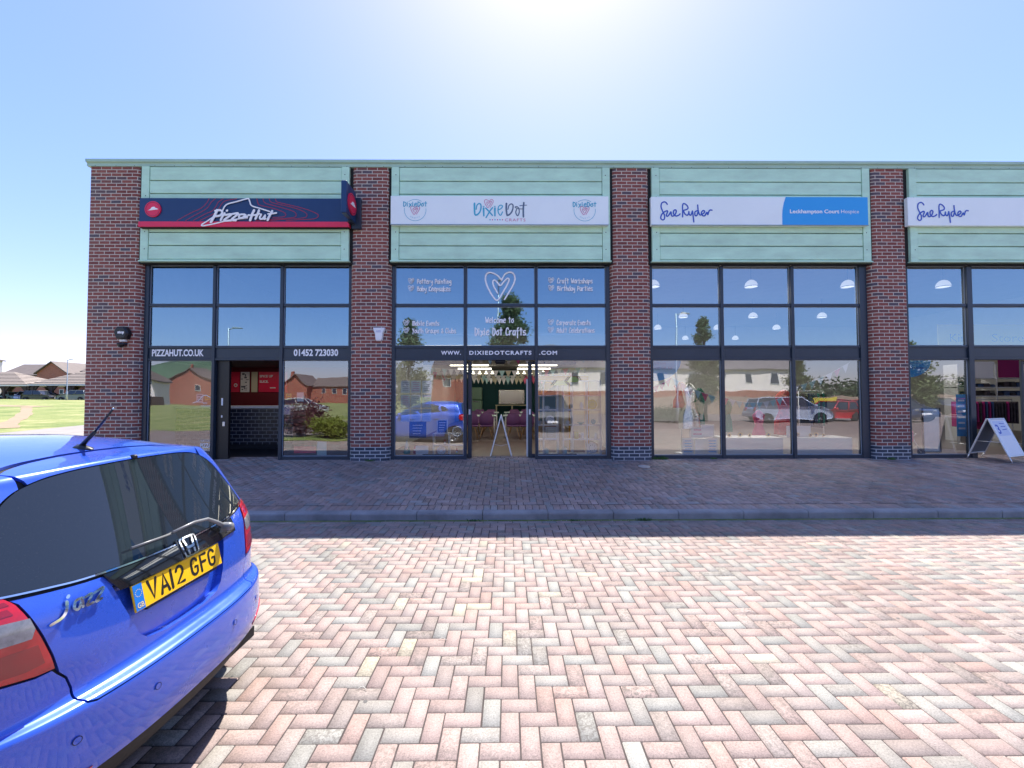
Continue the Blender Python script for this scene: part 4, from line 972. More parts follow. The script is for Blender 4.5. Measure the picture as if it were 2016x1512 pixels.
# ---- roof
RB = [(0, 1.483), (.15, 1.4805), (.30, 1.4715), (.40, 1.4605), (.452, 1.452)]
h = [RT(*p) for p in catmull(RB, 3)]; vg = car_vz(1.468); q0 = h[-1]
h += [(q0[0]+(1.1-q0[0])*k, q0[1]+(vg-q0[1])*min(1, k*1.5)) for k in (.15, .35, .6, 1)]+[(2.0, vg), (2.4, vg-.3), (2.7, vg-.8), (3.0, vg-1.0)]
cb(panel('roof', h+[(3.0, NR-.06), (-3.0, NR-.06)]+[(-a, b) for a, b in h[::-1][:-1]], M['paint'], CAR, off=.0, depth=.012, dq=.045, dv=.3))
# ---- body sides (one per side) with window openings
WN1 = catmull([(.80, 1.175), (.95, 1.13), (1.20, 1.10), (1.70, 1.075), (1.70, 1.10)][:4], 3)
def winpoly(pts): return [SX(x, z) for x, z in pts]
wins = [winpoly([(.78, 1.20), (.86, 1.165), (1.02, 1.135), (1.10, 1.36), (.98, 1.345), (.86, 1.27)]),
        winpoly([(1.10, 1.12), (1.50, 1.095), (1.86, 1.075), (1.86, 1.40), (1.60, 1.405), (1.35, 1.40), (1.18, 1.385)]),
        winpoly([(1.94, 1.07), (2.30, 1.05), (2.55, 1.035), (2.42, 1.15), (2.20, 1.29), (2.04, 1.37), (1.94, 1.395)])]
qg = [(.452, 1.445), (.44, 1.41)]; gedge = [(a+.008, b) for a, b in catmull(GL_T, 3) if b < 1.400 and b > 1.095 and a > .4]
sp = [(q0[0], q0[1]-.15)]+[RT(*p) for p in gedge]+[RT(.66, 1.083), RT(.70, 1.083)]+line([(.405, 1.063), (.424, 1.0), (.419, .93), (.394, .865), (.412, .80), (.418, .675)], SX, 2)
ra_ = [p for p in arch(XRW, .27, AR-.002) if p[0] > .44][::-1]
sp += [SX(*p) for p in ra_]+[SX(1.0, .235), SX(1.9, .23), SX(2.7, .235)]+[SX(*p) for p in arch(XFW, .27, AR-.002)[::-1]]
sp += [SX(3.50, .33), SX(3.55, .55), SX(3.45, .74)]+[(2.66, car_vz(.82)), (2.45, car_vz(.96)), (2.30, car_vz(1.035)), (2.12, car_vz(1.10)), (2.08, car_vz(1.25)), (2.06, car_vz(1.38)), (2.04, vg-.15), (1.5, vg-.12), (1.1, vg-.12)]
for sd in (1, -1):
    f_ = lambda L: [(a*sd, b) for a, b in L]
    bs = cb(panel('body_side', f_(sp), M['paint'], CAR, holes=[f_(w_) for w_ in wins], dq=.035, dv=.4))
    for w_ in wins: cb(panel('side_window', f_(w_), M['carglass'], CAR, off=-.003, dq=.04, dv=.4))
    for L_ in ([(1.06, 1.10), (1.02, .9), (1.0, .75), (.95, .6), (1.02, .3)], [(1.90, 1.40), (1.90, .8), (1.88, .3)], [(2.62, 1.0), (2.72, .8), (2.72, .5), (2.68, .3)]):
        mb = MB(); c = catmull(L_, 6); S = []; 
        for x, z in c:
            q, v = SX(x, z, sd); q2, v2 = SX(x+.007, z, sd); a = car_P(np.array([q, q2]), np.array([v, v2])); a[:, 1] += sd*.0012; S += [a[0], a[1]]
        mb.add(S, [(2*i, 2*i+1, 2*i+3, 2*i+2) for i in range(len(c)-1)]); mb.build('door_gap', M['shadowgap'], bs)
    for hx_ in (1.16, 2.02):
        mb = MB(); mb.bbox(hx_, hx_+.19, sd*.835, sd*.875, .885, .912, .008); mb.build('door_handle', M['paint'], bs)
    mb = MB(); mb.lathe([(0, .095), (.05, .09), (.085, .05), (.095, 0), (.08, -.05), (.04, -.07), (0, -.075)], 16, 0, Matrix.Translation((2.62, sd*.90, 1.06)) @ Matrix.Diagonal((.65, 1.1, .75, 1))); mb.box(2.58, 2.66, sd*.76, sd*.88, 1.03, 1.06); cb(mb.build('door_mirror', M['paint'], CAR))
    # arch liner
    mb = MB()
    for xc in (XRW, XFW):
        aa = np.linspace(-.2, math.pi+.2, 20); vs = [(xc+(AR+.01)*math.cos(a), sd*tt, ZW+(AR+.01)*math.sin(a)) for tt in (.835, .56) for a in aa]; mb.add(vs, [(i, i+1, 20+i+1, 20+i) for i in range(19)]+[tuple(range(20, 40))])
    cb(mb.build('wheel_arch_liner', M['shadowgap'], CAR))
# ---- bonnet, windscreen, front
ws = [(2.12, car_vz(1.09)), (2.30, car_vz(1.03)), (2.5, car_vz(.995)), (3.0, car_vz(.975))]; wt = [(3.0, vg-1.08), (2.7, vg-.9), (2.4, vg-.4), (2.13, vg-.25)]
cb(panel('windscreen', ws+wt+[(2.10, car_vz(1.25))], M['carglass'], CAR, off=-.002, mirror=True, dq=.04, dv=.4))
cb(panel('bonnet', [(2.66, car_vz(.83)), (2.46, car_vz(.955)), (2.52, car_vz(.975)), (3.0, car_vz(.955)), (3.0, car_vz(.74)), (2.8, car_vz(.75))], M['paint'], CAR, mirror=True, dq=.035, dv=.3))
cb(panel('front_bumper', [SX(3.51, .33), SX(3.56, .55), SX(3.50, .66), (2.70, car_vz(.66)), (3.0, car_vz(.64)), (3.0, car_vz(.25)), (2.6, car_vz(.25))], M['paint'], CAR, mirror=True, dq=.035, dv=.4))
cb(panel('headlight', [SX(3.51, .68), SX(3.46, .76), (2.67, car_vz(.815)), (2.80, car_vz(.745)), (2.82, car_vz(.675)), (2.70, car_vz(.67))], M['lightclear'], CAR, mirror=True, off=.002, dq=.04, dv=.4))
cb(panel('grille', [(2.84, car_vz(.735)), (3.0, car_vz(.73)), (3.0, car_vz(.65)), (2.84, car_vz(.655))], M['black'], CAR, mirror=True, dq=.05, dv=.5))
# ---- wheels
def wheel(xc, sd):
    w_ = thing('x', (0, 0, 0), '', ''); bpy.data.objects.remove(w_)
    Mw = Matrix.Translation((xc, sd*.745, ZW)) @ Matrix.Rotation(-sd*math.pi/2, 4, 'X')
    mb = MB(); mb.lathe([(.20, -.09), (.27, -.09), (.292, -.075), (.300, -.04), (.300, .04), (.292, .075), (.27, .09), (.205, .088), (.20, .08)], 40, 0, Mw); ty = cb(mb.build('wheel', M['tyre'], CAR))
    mb = MB(); mb.lathe([(.205, .085), (.195, .08), (.185, .05), (.18, -.05)], 36, 0, Mw); mb.lathe([(0, .055), (.035, .055), (.04, .045), (.04, .02)], 20, 0, Mw)
    for k in range(9):
        a = 2*math.pi*k/9; Ms = Mw @ Matrix.Rotation(a, 4, 'Z'); mb.bbox(.03, .195, -.016, .016, .03, .062, .006, 0, Ms)
    mb.build('rim', M['rimsilver'], ty)
    mb = MB(); mb.lathe([(0, .0), (.185, .0)], 30, 0, Mw); mb.build('brake_disc', M['shadowgap'], ty)
for xc in (XRW, XFW):
    for sd in (1, -1): wheel(xc, sd)
# ---- number plate, lettering
def plate_pt(u, w_, o): # u across from camera side (0) to far side (.52), w up (0..0.11), o outwards
    b = np.array([.094, -.262, .846]); up = np.array([.024, 0, .108]); up = up/np.linalg.norm(up); nrm = np.array([-up[2], 0, up[0]])
    return b+np.array([0, u, 0])+up*w_+nrm*o
def plate_mb(mb): mb.v = [tuple(plate_pt(a, c_, -b_)) for a, b_, c_ in mb.v]; return mb
mb = MB(); mb.bbox(0, .52, -.004, .004, 0, .111, .002); pl_ = plate_mb(mb).build('number_plate', M['plate'], CAR); cb(pl_)
mb = MB(); mb.bbox(.06, .49, .003, .02, -.014, .02, .003); plate_mb(mb).build('plate_holder', M['black'], pl_)
mb = MB(); mb.box(.003, .046, -.0052, -.0045, .003, .108); plate_mb(mb).build('blue_band', M['eublue'], pl_)
mb = MB(); text_into(mb, 'GB', .030, .010, .012, -.006, bold=.0006, fitw=.031)
for k in range(12): a = math.pi*k/6; disc(mb, .0245+.0145*math.cos(a), .072+.0145*math.sin(a), .0022, -.0058, 0, 5)
plate_mb(mb).build('lettering', M['gold'], pl_)
mb = MB(); mb.step = .00003; x_ = .072; st = .0135; H_ = .079; zb_ = .018
def ch(strs, x0, w_):
    for s_ in strs: mb.ribbon([(x0+a*w_, zb_+b*H_) for a, b in s_], st, -.0046, smoothn=0)
def arc(cx, cy, rx, ry, a0, a1, n=8): return [(cx+rx*math.cos(R(t_)), cy+ry*math.sin(R(t_))) for t_ in np.linspace(a0, a1, n)]
CH = {'V': [[(.05, 1), (.5, 0.02), (.95, 1)]], 'A': [[(.05, 0), (.5, .98), (.95, 0)], [(.2, .30), (.8, .30)]], '1': [[(.5, 0), (.5, 1)]],
      '2': [arc(.5, .70, .42, .28, 165, -30)+[(.08, .04), (.95, .04)]], 'G': [arc(.5, .68, .42, .30, 25, 180)+arc(.5, .30, .42, .28, 180, 330)+[(.92, .46), (.58, .46)]], 'F': [[(.10, 0), (.10, .96), (.95, .96)], [(.10, .52), (.82, .52)]]}
for cc, w_, adv in (('V', .046, .061), ('A', .046, .053), ('1', .02, .035), ('2', .046, .092), ('G', .046, .061), ('F', .043, .057), ('G', .046, .06)):
    ch(CH[cc], x_, w_); x_ += adv
plate_mb(mb).build('lettering', M['platetext'], pl_)
# emblem on the garnish: chrome ring with an H
mb = MB(); mb.step = .0001; ex, ez = .062, 1.003
rr = [(-.036, .040), (-.047, .030), (-.041, -.028), (-.030, -.040), (.030, -.040), (.041, -.028), (.047, .030), (.036, .040)]
mb.ribbon([(ex+a, ez+b) for a, b in rr], .008, -.003, .003, closed=True)
for st_ in ([(-.027, .032), (-.019, -.004), (-.018, -.031)], [(.027, .032), (.019, -.004), (.018, -.031)], [(-.017, -.004), (.017, -.004)]): mb.ribbon([(ex+a, ez+b) for a, b in st_], .0105, -.004, .003, smoothn=3)
cb(drape(mb, .0098).build('badge', M['chrome'], CAR))
# model name script
mb = MB(); bt, bz = -.530, .955
J = [([(0, -.012), (.03, -.004), (.045, .012), (.052, .036)], .006), ([(.058, .047), (.062, .050)], .006), ([(.095, .030), (.075, .028), (.067, .010), (.078, .002), (.094, .026), (.091, .003)], .0055), ([(.103, .028), (.127, .030), (.103, .003), (.124, .003)], .0055), ([(.132, .029), (.168, .034), (.132, .003), (.152, .004)], .0055)]
for p_, w_ in J: mb.ribbon([(bt+a*1.02, bz+b*1.12) for a, b in p_], w_*1.55, -.003, .003)
cb(drape(mb, .001).build('badge', M['chrome'], CAR))
mb = MB(); text_into(mb, 'i-VTEC', .016, .52, 1.078, -.001, fitw=.052); cb(drape(mb, .001).build('badge', M['chrome'], CAR))
# parking sensors
for tt in (-.245, .245, .52, -.52):
    mb = MB(); disc(mb, tt, .542, .012, -.001, 0, 16, .001); cb(drape(mb, .001).build('parking_sensor', M['paint'], CAR))
    mb = MB(); ring(mb, tt, .542, .0115, .0135, -.0028, 0, 18); cb(drape(mb, .001).build('parking_sensor', M['shadowgap'], CAR))
# wiper
wp = on_body([(.305, 1.012), (.262, 1.045), (.21, 1.078), (.12, 1.088), (-.02, 1.083)], .035); wb = on_body([(-.02, 1.080), (-.22, 1.086)], .024)
mb = MB(); mb.tube(wp, [.012, .0105, .0085, .007, .006], 8); W_ = cb(mb.build('rear_wiper', M['wiper'], CAR))
mb = MB(); mb.tube(wb, .005, 8); b2 = on_body([(.06, 1.068), (-.24, 1.072)], .010); mb.build('blade', M['wiper'], W_)
mb = MB(); mb.lathe([(0, .03), (.018, .028), (.022, .01), (.022, -.02)], 16, 0, Matrix.Translation(Vector(wp[0])-Vector((.012, 0, 0))) @ Matrix.Rotation(-math.pi/2, 4, 'Y')); mb.build('pivot', M['wiper'], W_)
# washer jet and aerial
q_ = on_body([(0, 1.446)], 0)[0]
mb = MB(); mb.bbox(q_[0]-.012, q_[0]+.014, -.012, .012, q_[2]-.006, q_[2]+.014, .005); cb(mb.build('washer_jet', M['black'], CAR))
ax, az = .585, 1.487
mb = MB(); bs_ = [(-.045, 0), (-.03, .010), (.0, .024), (.03, .022), (.05, .006), (.055, 0)]
for ww in (1,):
    n = len(bs_); prof = []
    vs = []; 
    for k, (a, b) in enumerate(bs_):
        hw = [.006, .020, .024, .022, .014, .006][k]
        for s_, zz in ((-1, 0), (-.8, .6), (0, 1), (.8, .6), (1, 0)): vs.append((ax+a, s_*hw, az+b*zz))
    mb.add(vs, [(5*i+j, 5*i+j+1, 5*i+5+j+1, 5*i+5+j) for i in range(n-1) for j in range(4)], 0, True)
mb.tube([(ax+.01, 0, az+.015), (ax-.055, 0, az+.085)], [.011, .008], 10); mb.tube([(ax-.055, 0, az+.085), (ax-.135, 0, az+.19)], [.006, .0045], 8)
AE = cb(mb.build('aerial', M['black'], CAR))
mb = MB(); mb.lathe([(0, .006), (.0045, .004), (.0045, -.004)], 10, 0, Matrix.Translation((ax-.136, 0, az+.192))); mb.build('tip', M['metal'], AE)
# turn the car round: body x forward -> world -X
TM = Matrix.Translation((-CAR.location)) @ Matrix.Translation((-1.44, 2.03, 0)) @ Matrix(((-1, 0, 0, 0), (0, 1, 0, 0), (0, 0, 1, 0), (0, 0, 0, 1)))
def apply_tree(o):
    me = o.data; me.transform(TM); me.flip_normals()
    if me.name in NORM: me.normals_split_custom_set_from_vertices([(-a, b_, c_) for a, b_, c_ in NORM[me.name]])
    for c in o.children: apply_tree(c)
for o in CARB: 
    if isinstance(o, tuple):
        for k in o: apply_tree(k)
    else: apply_tree(o)
# ------------------------------------------------------------------ inside the shops and on their windows
def cp(o, loc, rz=0, label=None, group=None, sc=None):
    r_ = o.copy(); COL.objects.link(r_); r_.location = loc; r_.rotation_euler = (0, 0, rz)
    if sc: r_.scale = (sc, sc, sc)
    if label: r_['label'] = label
    if group: r_['group'] = group
    for c in list(o.children):
        k = c.copy(); COL.objects.link(k); k.parent = r_
        for g_ in list(c.children): j = g_.copy(); COL.objects.link(j); j.parent = k
    return r_
FZ = .345
M['pinkshell'] = mat('mauve_plastic', (.25, .11, .27), .4); M['wood'] = mat('beech_wood', (.45, .27, .14), .5, var=.15, vscale=8); M['mint'] = mat('mint_enamel', (.22, .36, .27), .3)
M['tableW'] = mat('pale_table_top', (.50, .62, .60), .4); M['lampE'] = mat('strip_light_glow', (1, 1, 1), .5, emit=(1, .93, .70), es=1.6); M['paperB'] = mat('pale_blue_paper', (.86, .94, .97), .6, var=.12, vscale=6)
M['softblue'] = mat('soft_blue_print', (.35, .5, .8), .6); M['softpink'] = mat('soft_pink_print', (.75, .45, .6), .6); M['softgrey'] = mat('soft_grey_print', (.45, .48, .52), .6); M['paperW'] = mat('white_paper', (.9, .9, .9), .6); M['inkg'] = mat('grey_ink', (.12, .14, .18), .6); M['silver'] = mat('silver_foil', (.7, .7, .68), .2, metal=1, bump=.8, bscale=40)
M['pink'] = mat('pink_cloth', (.72, .14, .26), .8); M['cream'] = mat('cream_cloth', (.66, .62, .45), .8); M['aqua'] = mat('aqua_cloth', (.50, .76, .76), .8); M['greencloth'] = mat('green_cloth', (.02, .24, .16), .8, var=.3, vscale=10)
M['redcloth'] = mat('red_cloth', (.55, .02, .03), .7, var=.4, vscale=12); M['magenta'] = mat('magenta_cloth', (.30, .01, .12), .8); M['mix'] = mat('mixed_dark_cloth', (.05, .04, .05), .9, var=.6, vscale=14)
M['yellow'] = mat('yellow_board', (.70, .60, .10), .6); M['orange'] = mat('reflection_orange', (.75, .36, .02), .5); M['lime'] = mat('lime_hexagon', (.55, .70, .03), .5)
M['china'] = mat('white_china', (.75, .76, .76), .25); M['tealchina'] = mat('teal_glaze', (.03, .32, .28), .25); M['redglaze'] = mat('red_glaze', (.45, .03, .03), .3)
M['pendant'] = mat('pendant_glow', (.9, .9, .9), .3, emit=(1, .96, .88), es=.20); M['stone'] = mat('counter_top', (.42, .42, .40), .4)
M['navytile'] = brick_mat('navy_tile', [(0, (.006, .010, .03)), (1, (.012, .02, .05))], (.32, .34, .38), bw=.20, rh=.097, ms=.007, axes=('X', 'Z'), coord='OBJ', rough=.3, bumpS=.3, dirt=.1)
M['sunflower'] = mat('sunflower_petal', (.75, .42, .02), .7)
# --- takeaway
t_ = thing('serving_counter', (-7.35, 11.3, FZ), 'navy tiled serving counter with a pale stone top inside the takeaway doorway', 'counter')
mb = MB(); mb.box(-1.5, 1.6, 0, .7, .12, 1.08); mb.build('tiled_front', M['navytile'], t_); mb = MB(); mb.bbox(-1.54, 1.65, -.05, .75, 1.08, 1.14, .01); mb.build('counter_top', M['paperW'], t_); mb = MB(); mb.box(-1.48, 1.58, .04, .66, 0, .12); mb.build('plinth', M['darkwall'], t_)
def wall_sheet(x0, x1, m, lb, kind, nm='wall_poster', cat='poster'):
    P_ = thing(nm, (x0, 13.38, 1.88), lb, cat); w_ = x1-x0; mb = MB(); mb.box(0, w_, -.01, 0, 0, .64); mb.build('sheet', m, P_); mb = MB(); rs = random.Random(5)
    if kind == 'spice': text_into(mb, 'SPICE UP', .10, .03, .47, -.014, bold=.004, fitw=.42); text_into(mb, 'SLICE.', .10, .03, .30, -.014, bold=.004, fitw=.28); ring(mb, w_*.86, .27, .10, .115, -.014); mb.box(w_*.4, w_*.6, -.014, -.012, .12, .15)
    elif kind == 'pizza': ring(mb, w_*.6, .22, .03, .06, -.014, n=12); mb.box(.02, .035, -.014, -.012, .2, .5)
    elif kind == 'menu':
        for k in range(16): xx = rs.uniform(.02, w_-.10); zz = rs.uniform(.03, .58); mb.box(xx, xx+rs.uniform(.03, .09), -.0145-k*.0004, -.0125-k*.0004, zz, zz+rs.uniform(.012, .05))
    if kind: mb.build('print', M['inkg'] if kind == 'menu' else M['paperW'], P_)
wall_sheet(-8.80, -8.50, M['redpanel'], 'dark red menu poster on the takeaway wall, left of the white menu', 'pizza'); wall_sheet(-7.90, -7.0, M['redpanel'], 'wide red spice up your slice poster on the takeaway wall', 'spice')
wall_sheet(-8.47, -8.19, M['paperW'], 'white printed menu sheet between red posters on the takeaway wall', 'menu', 'wall_menu', 'menu'); wall_sheet(-8.13, -7.94, M['cream'], 'narrow blank cream board beside the spice up poster in the takeaway', None, 'wall_board', 'board')
# open black door of the takeaway
t_ = thing('open_door', (-6.45, 9.40, FZ), 'black takeaway door swung inwards with a white notice and small stickers on its edge', 'door')
mb = MB(); mb.bbox(0, .26, -.03, .05, .0, 2.19, .006); mb.build('leaf', M['black'], t_)
mb = MB(); mb.box(.10, .135, -.034, -.031, 1.20, 1.36); mb.box(.10, .13, -.034, -.031, .93, .98); mb.build('sticker', M['paperW'], t_); mb = MB(); mb.bbox(.14, .19, -.05, -.03, .74, .84, .006); mb.build('handle', M['alu'], t_)
# things on the takeaway windows
def sheet(name, x0, x1, z0, z1, y, m, label, cat, marks=None, mm=None, group=None):
    P_ = thing(name, ((x0+x1)/2, y, z0), label, cat, group); mb = MB(); cx = (x0+x1)/2; mb.box(x0-cx, x1-cx, -.0015, .0015, 0, z1-z0); mb.build('sheet', m, P_)
    if marks:
        mb = MB(); rs = random.Random(int(abs(x0)*1000)); w_ = x1-x0; h_ = z1-z0
        for k in range(marks): a = rs.uniform(.15, .35)*w_; zz = h_*(.9-.8*(k+.5)/marks); mb.box(-w_/2+a*.5+w_*.05, w_/2-a*.5-w_*.05, -.0035, -.002, zz, zz+h_*.25/marks)
        mb.build('print', mm or M['inkg'], P_)
    return P_
YW = YG+.012
sheet('window_notice', -6.885, -6.74, 1.60, 1.80, YW, M['paperB'], 'pale blue notice on the left takeaway window', 'notice', 3)
sheet('window_notice', -6.70, -6.58, 1.66, 1.78, YW, M['yellow'], 'yellow warning notice on the left takeaway window', 'notice', 2)
sheet('window_notice', -4.92, -4.80, 1.66, 1.80, YW, M['yellow'], 'yellow and white certificate on the right takeaway window', 'notice', 2)
sheet('window_notice', -4.68, -4.53, 1.63, 1.83, YW, M['paperW'], 'plain white notice on the right takeaway window', 'notice', 0)
ns = sheet('no_smoking_sign', -4.965, -4.82, 1.34, 1.55, YW-.001, M['paperW'], 'small white no smoking sign low on the right takeaway window', 'sign')
mb = MB(); ring(mb, 0, .125, .042, .054, -.003, 0, 20); mb.add([(-.042, -.0035, .155), (-.034, -.0035, .165), (.042, -.0035, .093), (.034, -.0035, .085)], [(0, 1, 2, 3)]); mb.box(-.03, .03, -.0035, -.0025, .02, .045); mb.build('print', M['blueink'], ns)
sheet('card_holder', -4.23, -4.02, .44, .74, YW+.02, M['aqua'], 'pale green card standing at the foot of the right takeaway window', 'card', 0)
sheet('door_mat', -4.88, -4.38, .45, .60, YW+.3, M['redpanel'], 'red panel low behind the right takeaway window', 'panel', 0)
L_ = thing('window_lettering', (-6.65, YG, .6), 'white vinyl pizza lettering low on the left takeaway window', 'lettering')
mb = MB(); text_into(mb, 'OUR COD', .06, -.12, .15, 0, fitw=.21); text_into(mb, 'PIZZA', .13, -.12, .02, 0, bold=.003, fitw=.24); text_into(mb, 'IN GLOUC', .05, -.12, -.05, 0, fitw=.22); text_into(mb, 'WE', .05, -.09, .98, 0, fitw=.10); text_into(mb, 'DELIVER', .04, -.12, .92, 0, fitw=.2); mb.build('lettering', M['vinyl'], L_, loc=(0, -.006, 0))
mb = MB(); mb.ribbon([(-.30, 1.0), (-.18, 1.05), (-.10, 1.14), (-.02, 1.17), (.08, 1.12)], .012, -.006); mb.build('hat_outline', M['vinyl'], L_)
# --- craft shop
CH0 = thing('tub_chair', (-.72, 13.75, FZ), 'mauve tub chair with beech legs, nearest left of the doorway', 'chair', 'mauve chairs around the craft tables')
mb = MB(); n = 9; rows = [(.42, .17, -.02), (.46, .21, -.10), (.55, .225, -.17), (.66, .22, -.20), (.76, .20, -.21), (.82, .16, -.21)]
vs = []
for z_, hw, yy in rows:
    for k in range(n): a = -1+2*k/(n-1); vs.append((hw*a, yy+.10*a*a*(1 if z_ < .8 else .6), z_))
mb.add(vs, [(i*n+k, i*n+k+1, (i+1)*n+k+1, (i+1)*n+k) for i in range(len(rows)-1) for k in range(n-1)], 0, True); mb.build('backrest', M['pinkshell'], CH0)
mb = MB(); mb.bbox(-.22, .22, -.18, .22, .41, .46, .03); mb.build('seat', M['pinkshell'], CH0)
for sx in (-1, 1):
    for sy in (-1, 1): mb = MB(); mb.tube([(sx*.10, sy*.10, .41), (sx*.21, sy*.21, 0)], [.016, .011], 8); mb.build('leg', M['wood'], CH0)
G = 'mauve chairs around the craft tables'
rowsC = [(-1.20, 13.75, 0, 'mauve tub chair cut by the left edge of the craft shop doorway, nearest row'), (.16, 13.75, 0, 'mauve tub chair with beech legs, nearest right of the doorway middle'), (.60, 13.75, 0, 'mauve tub chair cut by the right edge of the craft shop doorway, nearest row')]
for x, y, a, lb in rowsC: cp(CH0, (x, y, FZ), a, lb, G)
for k, y in enumerate((15.35, 16.6, 18.2)):
    for x in (-1.25, -.75, .25, .75): cp(CH0, (x, y, FZ), math.pi if k % 2 == 0 else 0, 'mauve tub chair in the %s row behind the nearest table' % ('first', 'second', 'third')[k], G)
for (x, y, lb) in ((-1.0, 14.55, 'pale craft table behind the left chairs, nearest the doorway'), (.42, 14.55, 'pale craft table behind the right chairs, nearest the doorway'), (-1.0, 17.4, 'pale craft table on the left further into the shop'), (.42, 17.4, 'pale craft table on the right further into the shop')):
    T_ = thing('craft_table', (x, y, FZ), lb, 'table', 'pale craft tables'); mb = MB(); mb.bbox(-.6, .6, -.38, .38, .70, .74, .01); mb.build('table_top', M['tableW'], T_)
    for sx in (-.52, .52):
        for sy in (-.3, .3): mb = MB(); mb.tube([(sx, sy, .70), (sx, sy, 0)], .02, 6); mb.build('leg', M['whiteP'], T_)
F_ = thing('fridge', (-1.68, 22.6, FZ), 'tall mint green retro fridge against the teal rear wall', 'fridge'); mb = MB(); mb.bbox(-.28, .28, -.3, .3, .02, 1.18, .04); mb.build('body', M['mint'], F_); mb = MB(); mb.bbox(-.28, .28, -.3, .3, 1.2, 1.87, .04); mb.build('door', M['mint'], F_); mb = MB(); mb.box(-.2, .1, -.34, -.31, 1.1, 1.13); mb.build('handle', M['chrome'], F_)
W_ = thing('wall_mirror', (.18, 23.22, 1.3), 'wide silver framed mirror on the teal rear wall', 'mirror'); mb = MB(); mb.bbox(-.72, .72, -.06, 0, 0, .80, .03); mb.build('frame', M['silver'], W_); mb = MB(); mb.box(-.60, .60, -.064, -.061, .08, .72); mb.build('pane', M['metal'], W_)
S_ = thing('console_shelf', (.2, 22.9, FZ), 'long pale shelf under the silver mirror', 'shelf'); mb = MB(); mb.bbox(-.9, .9, -.2, .2, .88, .93, .01)
for sx in (-.85, 0, .85): mb.box(sx-.03, sx+.03, -.18, .18, 0, .88)
mb.build('frame', M['cream'], S_)
# strip lights
def strip_light(x0, x1, y, z, lb):
    T_ = thing('strip_light', ((x0+x1)/2, y, z), lb, 'ceiling light', 'strip lights in the craft shop'); h_ = (x1-x0)/2; mb = MB(); mb.bbox(-h_, h_, -.05, .05, -.028, 0, .008); mb.build('diffuser', M['lampE'], T_); mb = MB(); mb.box(-h_, h_, -.07, .07, .001, .04); mb.build('body', M['whiteP'], T_)
strip_light(-2.05, -.66, 10.35, 2.985, 'long glowing strip light just inside the upper craft shop windows')
for k, (y, z) in enumerate(((13.5, 2.74), (15.6, 2.76), (17.8, 2.80), (20.2, 2.84))):
    for x in (-1.25, .95): strip_light(x-.62, x+.62, y, z, 'strip light over the craft tables, %s pair from the door' % ('first', 'second', 'third', 'last')[k])
def room_light(name, loc, sx, sy, watt, col):
    l = bpy.data.lights.new(name, 'AREA'); l.shape = 'RECTANGLE'; l.size = sx; l.size_y = sy; l.energy = watt; l.color = col; o = bpy.data.objects.new(name, l); COL.objects.link(o); o.location = loc; return o
for y, wt in ((11.6, 9), (15.5, 10), (20, 10)): room_light('strip_glow', (-.1, y, 3.0), 4, .4, wt, (1, .93, .78))
for x in (5.4, 9.5): room_light('pendant_glow', (x, 12.2, 4.7), 4, 2, 55, (1, .96, .88)); room_light('pendant_glow', (x, 18, 4.7), 4, 3, 40, (1, .96, .88))
room_light('takeaway_fill', (-7.2, 12.4, 2.6), 2.5, .6, 1.8, (1, .85, .75))  # added fill light to brighten the takeaway, no fitting behind it
# bunting
def bunting(p0, p1, sag, n, fw, fh, mats, label, y0=0):
    T_ = thing('bunting', p0, label, 'bunting'); P0 = Vector(p0); P1 = Vector(p1); pts = []
    for k in range(n+1): u = k/n; p = P0.lerp(P1, u); p.z -= sag*4*u*(1-u); pts.append(p-P0)
    mb = MB(); mb.tube(pts, .004, 5, 0); mb.build('string', M['paperW'], T_); rs = random.Random(n)
    mb = MB()
    for k in range(n):
        c = (pts[k]+pts[k+1])/2; d = (pts[k+1]-pts[k]).normalized(); a = c-d*fw/2; b = c+d*fw/2; tp = c-Vector((0, rs.uniform(-.02, .02), fh))
        mb.add([a, b, tp, a+Vector((0, .002, 0)), b+Vector((0, .002, 0)), tp+Vector((0, .002, 0))], [(0, 2, 1), (3, 4, 5)], rs.randrange(len(mats)))
    mb.build('flags', mats, T_)
cl = [M['cream'], M['paperW'], M['pink'], M['aqua'], M['cream'], M['paperW']]
bunting((-2.6, 10.2, 2.72), (2.4, 10.2, 2.74), .06, 22, .17, .17, cl, 'row of pale flags just inside the top of the craft shop doorway')
bunting((-2.7, 13.2, 2.66), (2.5, 13.2, 2.66), .12, 26, .19, .22, cl, 'middle row of pastel flags across the craft shop ceiling')
bunting((-2.7, 15.0, 2.62), (2.5, 15.0, 2.6), .14, 30, .19, .24, cl, 'lower row of pastel flags across the craft shop ceiling')
bunting((-2.7, 17.2, 2.62), (2.5, 17.2, 2.6), .14, 30, .19, .26, cl, 'furthest row of pastel flags in front of the teal wall')
# sliding doors pushed back, each with its white push plate
for (x, lb) in ((-.87, 'left leaf of the sliding door pushed open, white push plate on its edge'), (.48, 'right leaf of the sliding door pushed open, white push plate on its edge')):
    s_ = -1 if x < 0 else 1
    D_ = thing('sliding_door', (x, 9.47, FZ), lb, 'door', 'sliding doors of the craft shop'); mb = MB(); mb.bbox(-.04, .05, -.03, .03, .02, 2.18, .006)
    o_ = 1.05*s_; mb.bbox(min(0, o_)+(.05 if s_ > 0 else 0), max(0, o_)-(0.04 if s_ < 0 else 0), -.03, .03, .02, .10, .006); mb.bbox(min(0, o_)+(.05 if s_ > 0 else 0), max(0, o_)-(0.04 if s_ < 0 else 0), -.03, .03, 2.10, 2.18, .006); mb.build('door_frame', M['frame'], D_)
    mb = MB(); mb.box(-.02, .02, -.036, -.031, .98, 1.10); mb.build('push_plate', M['paperW'], D_)
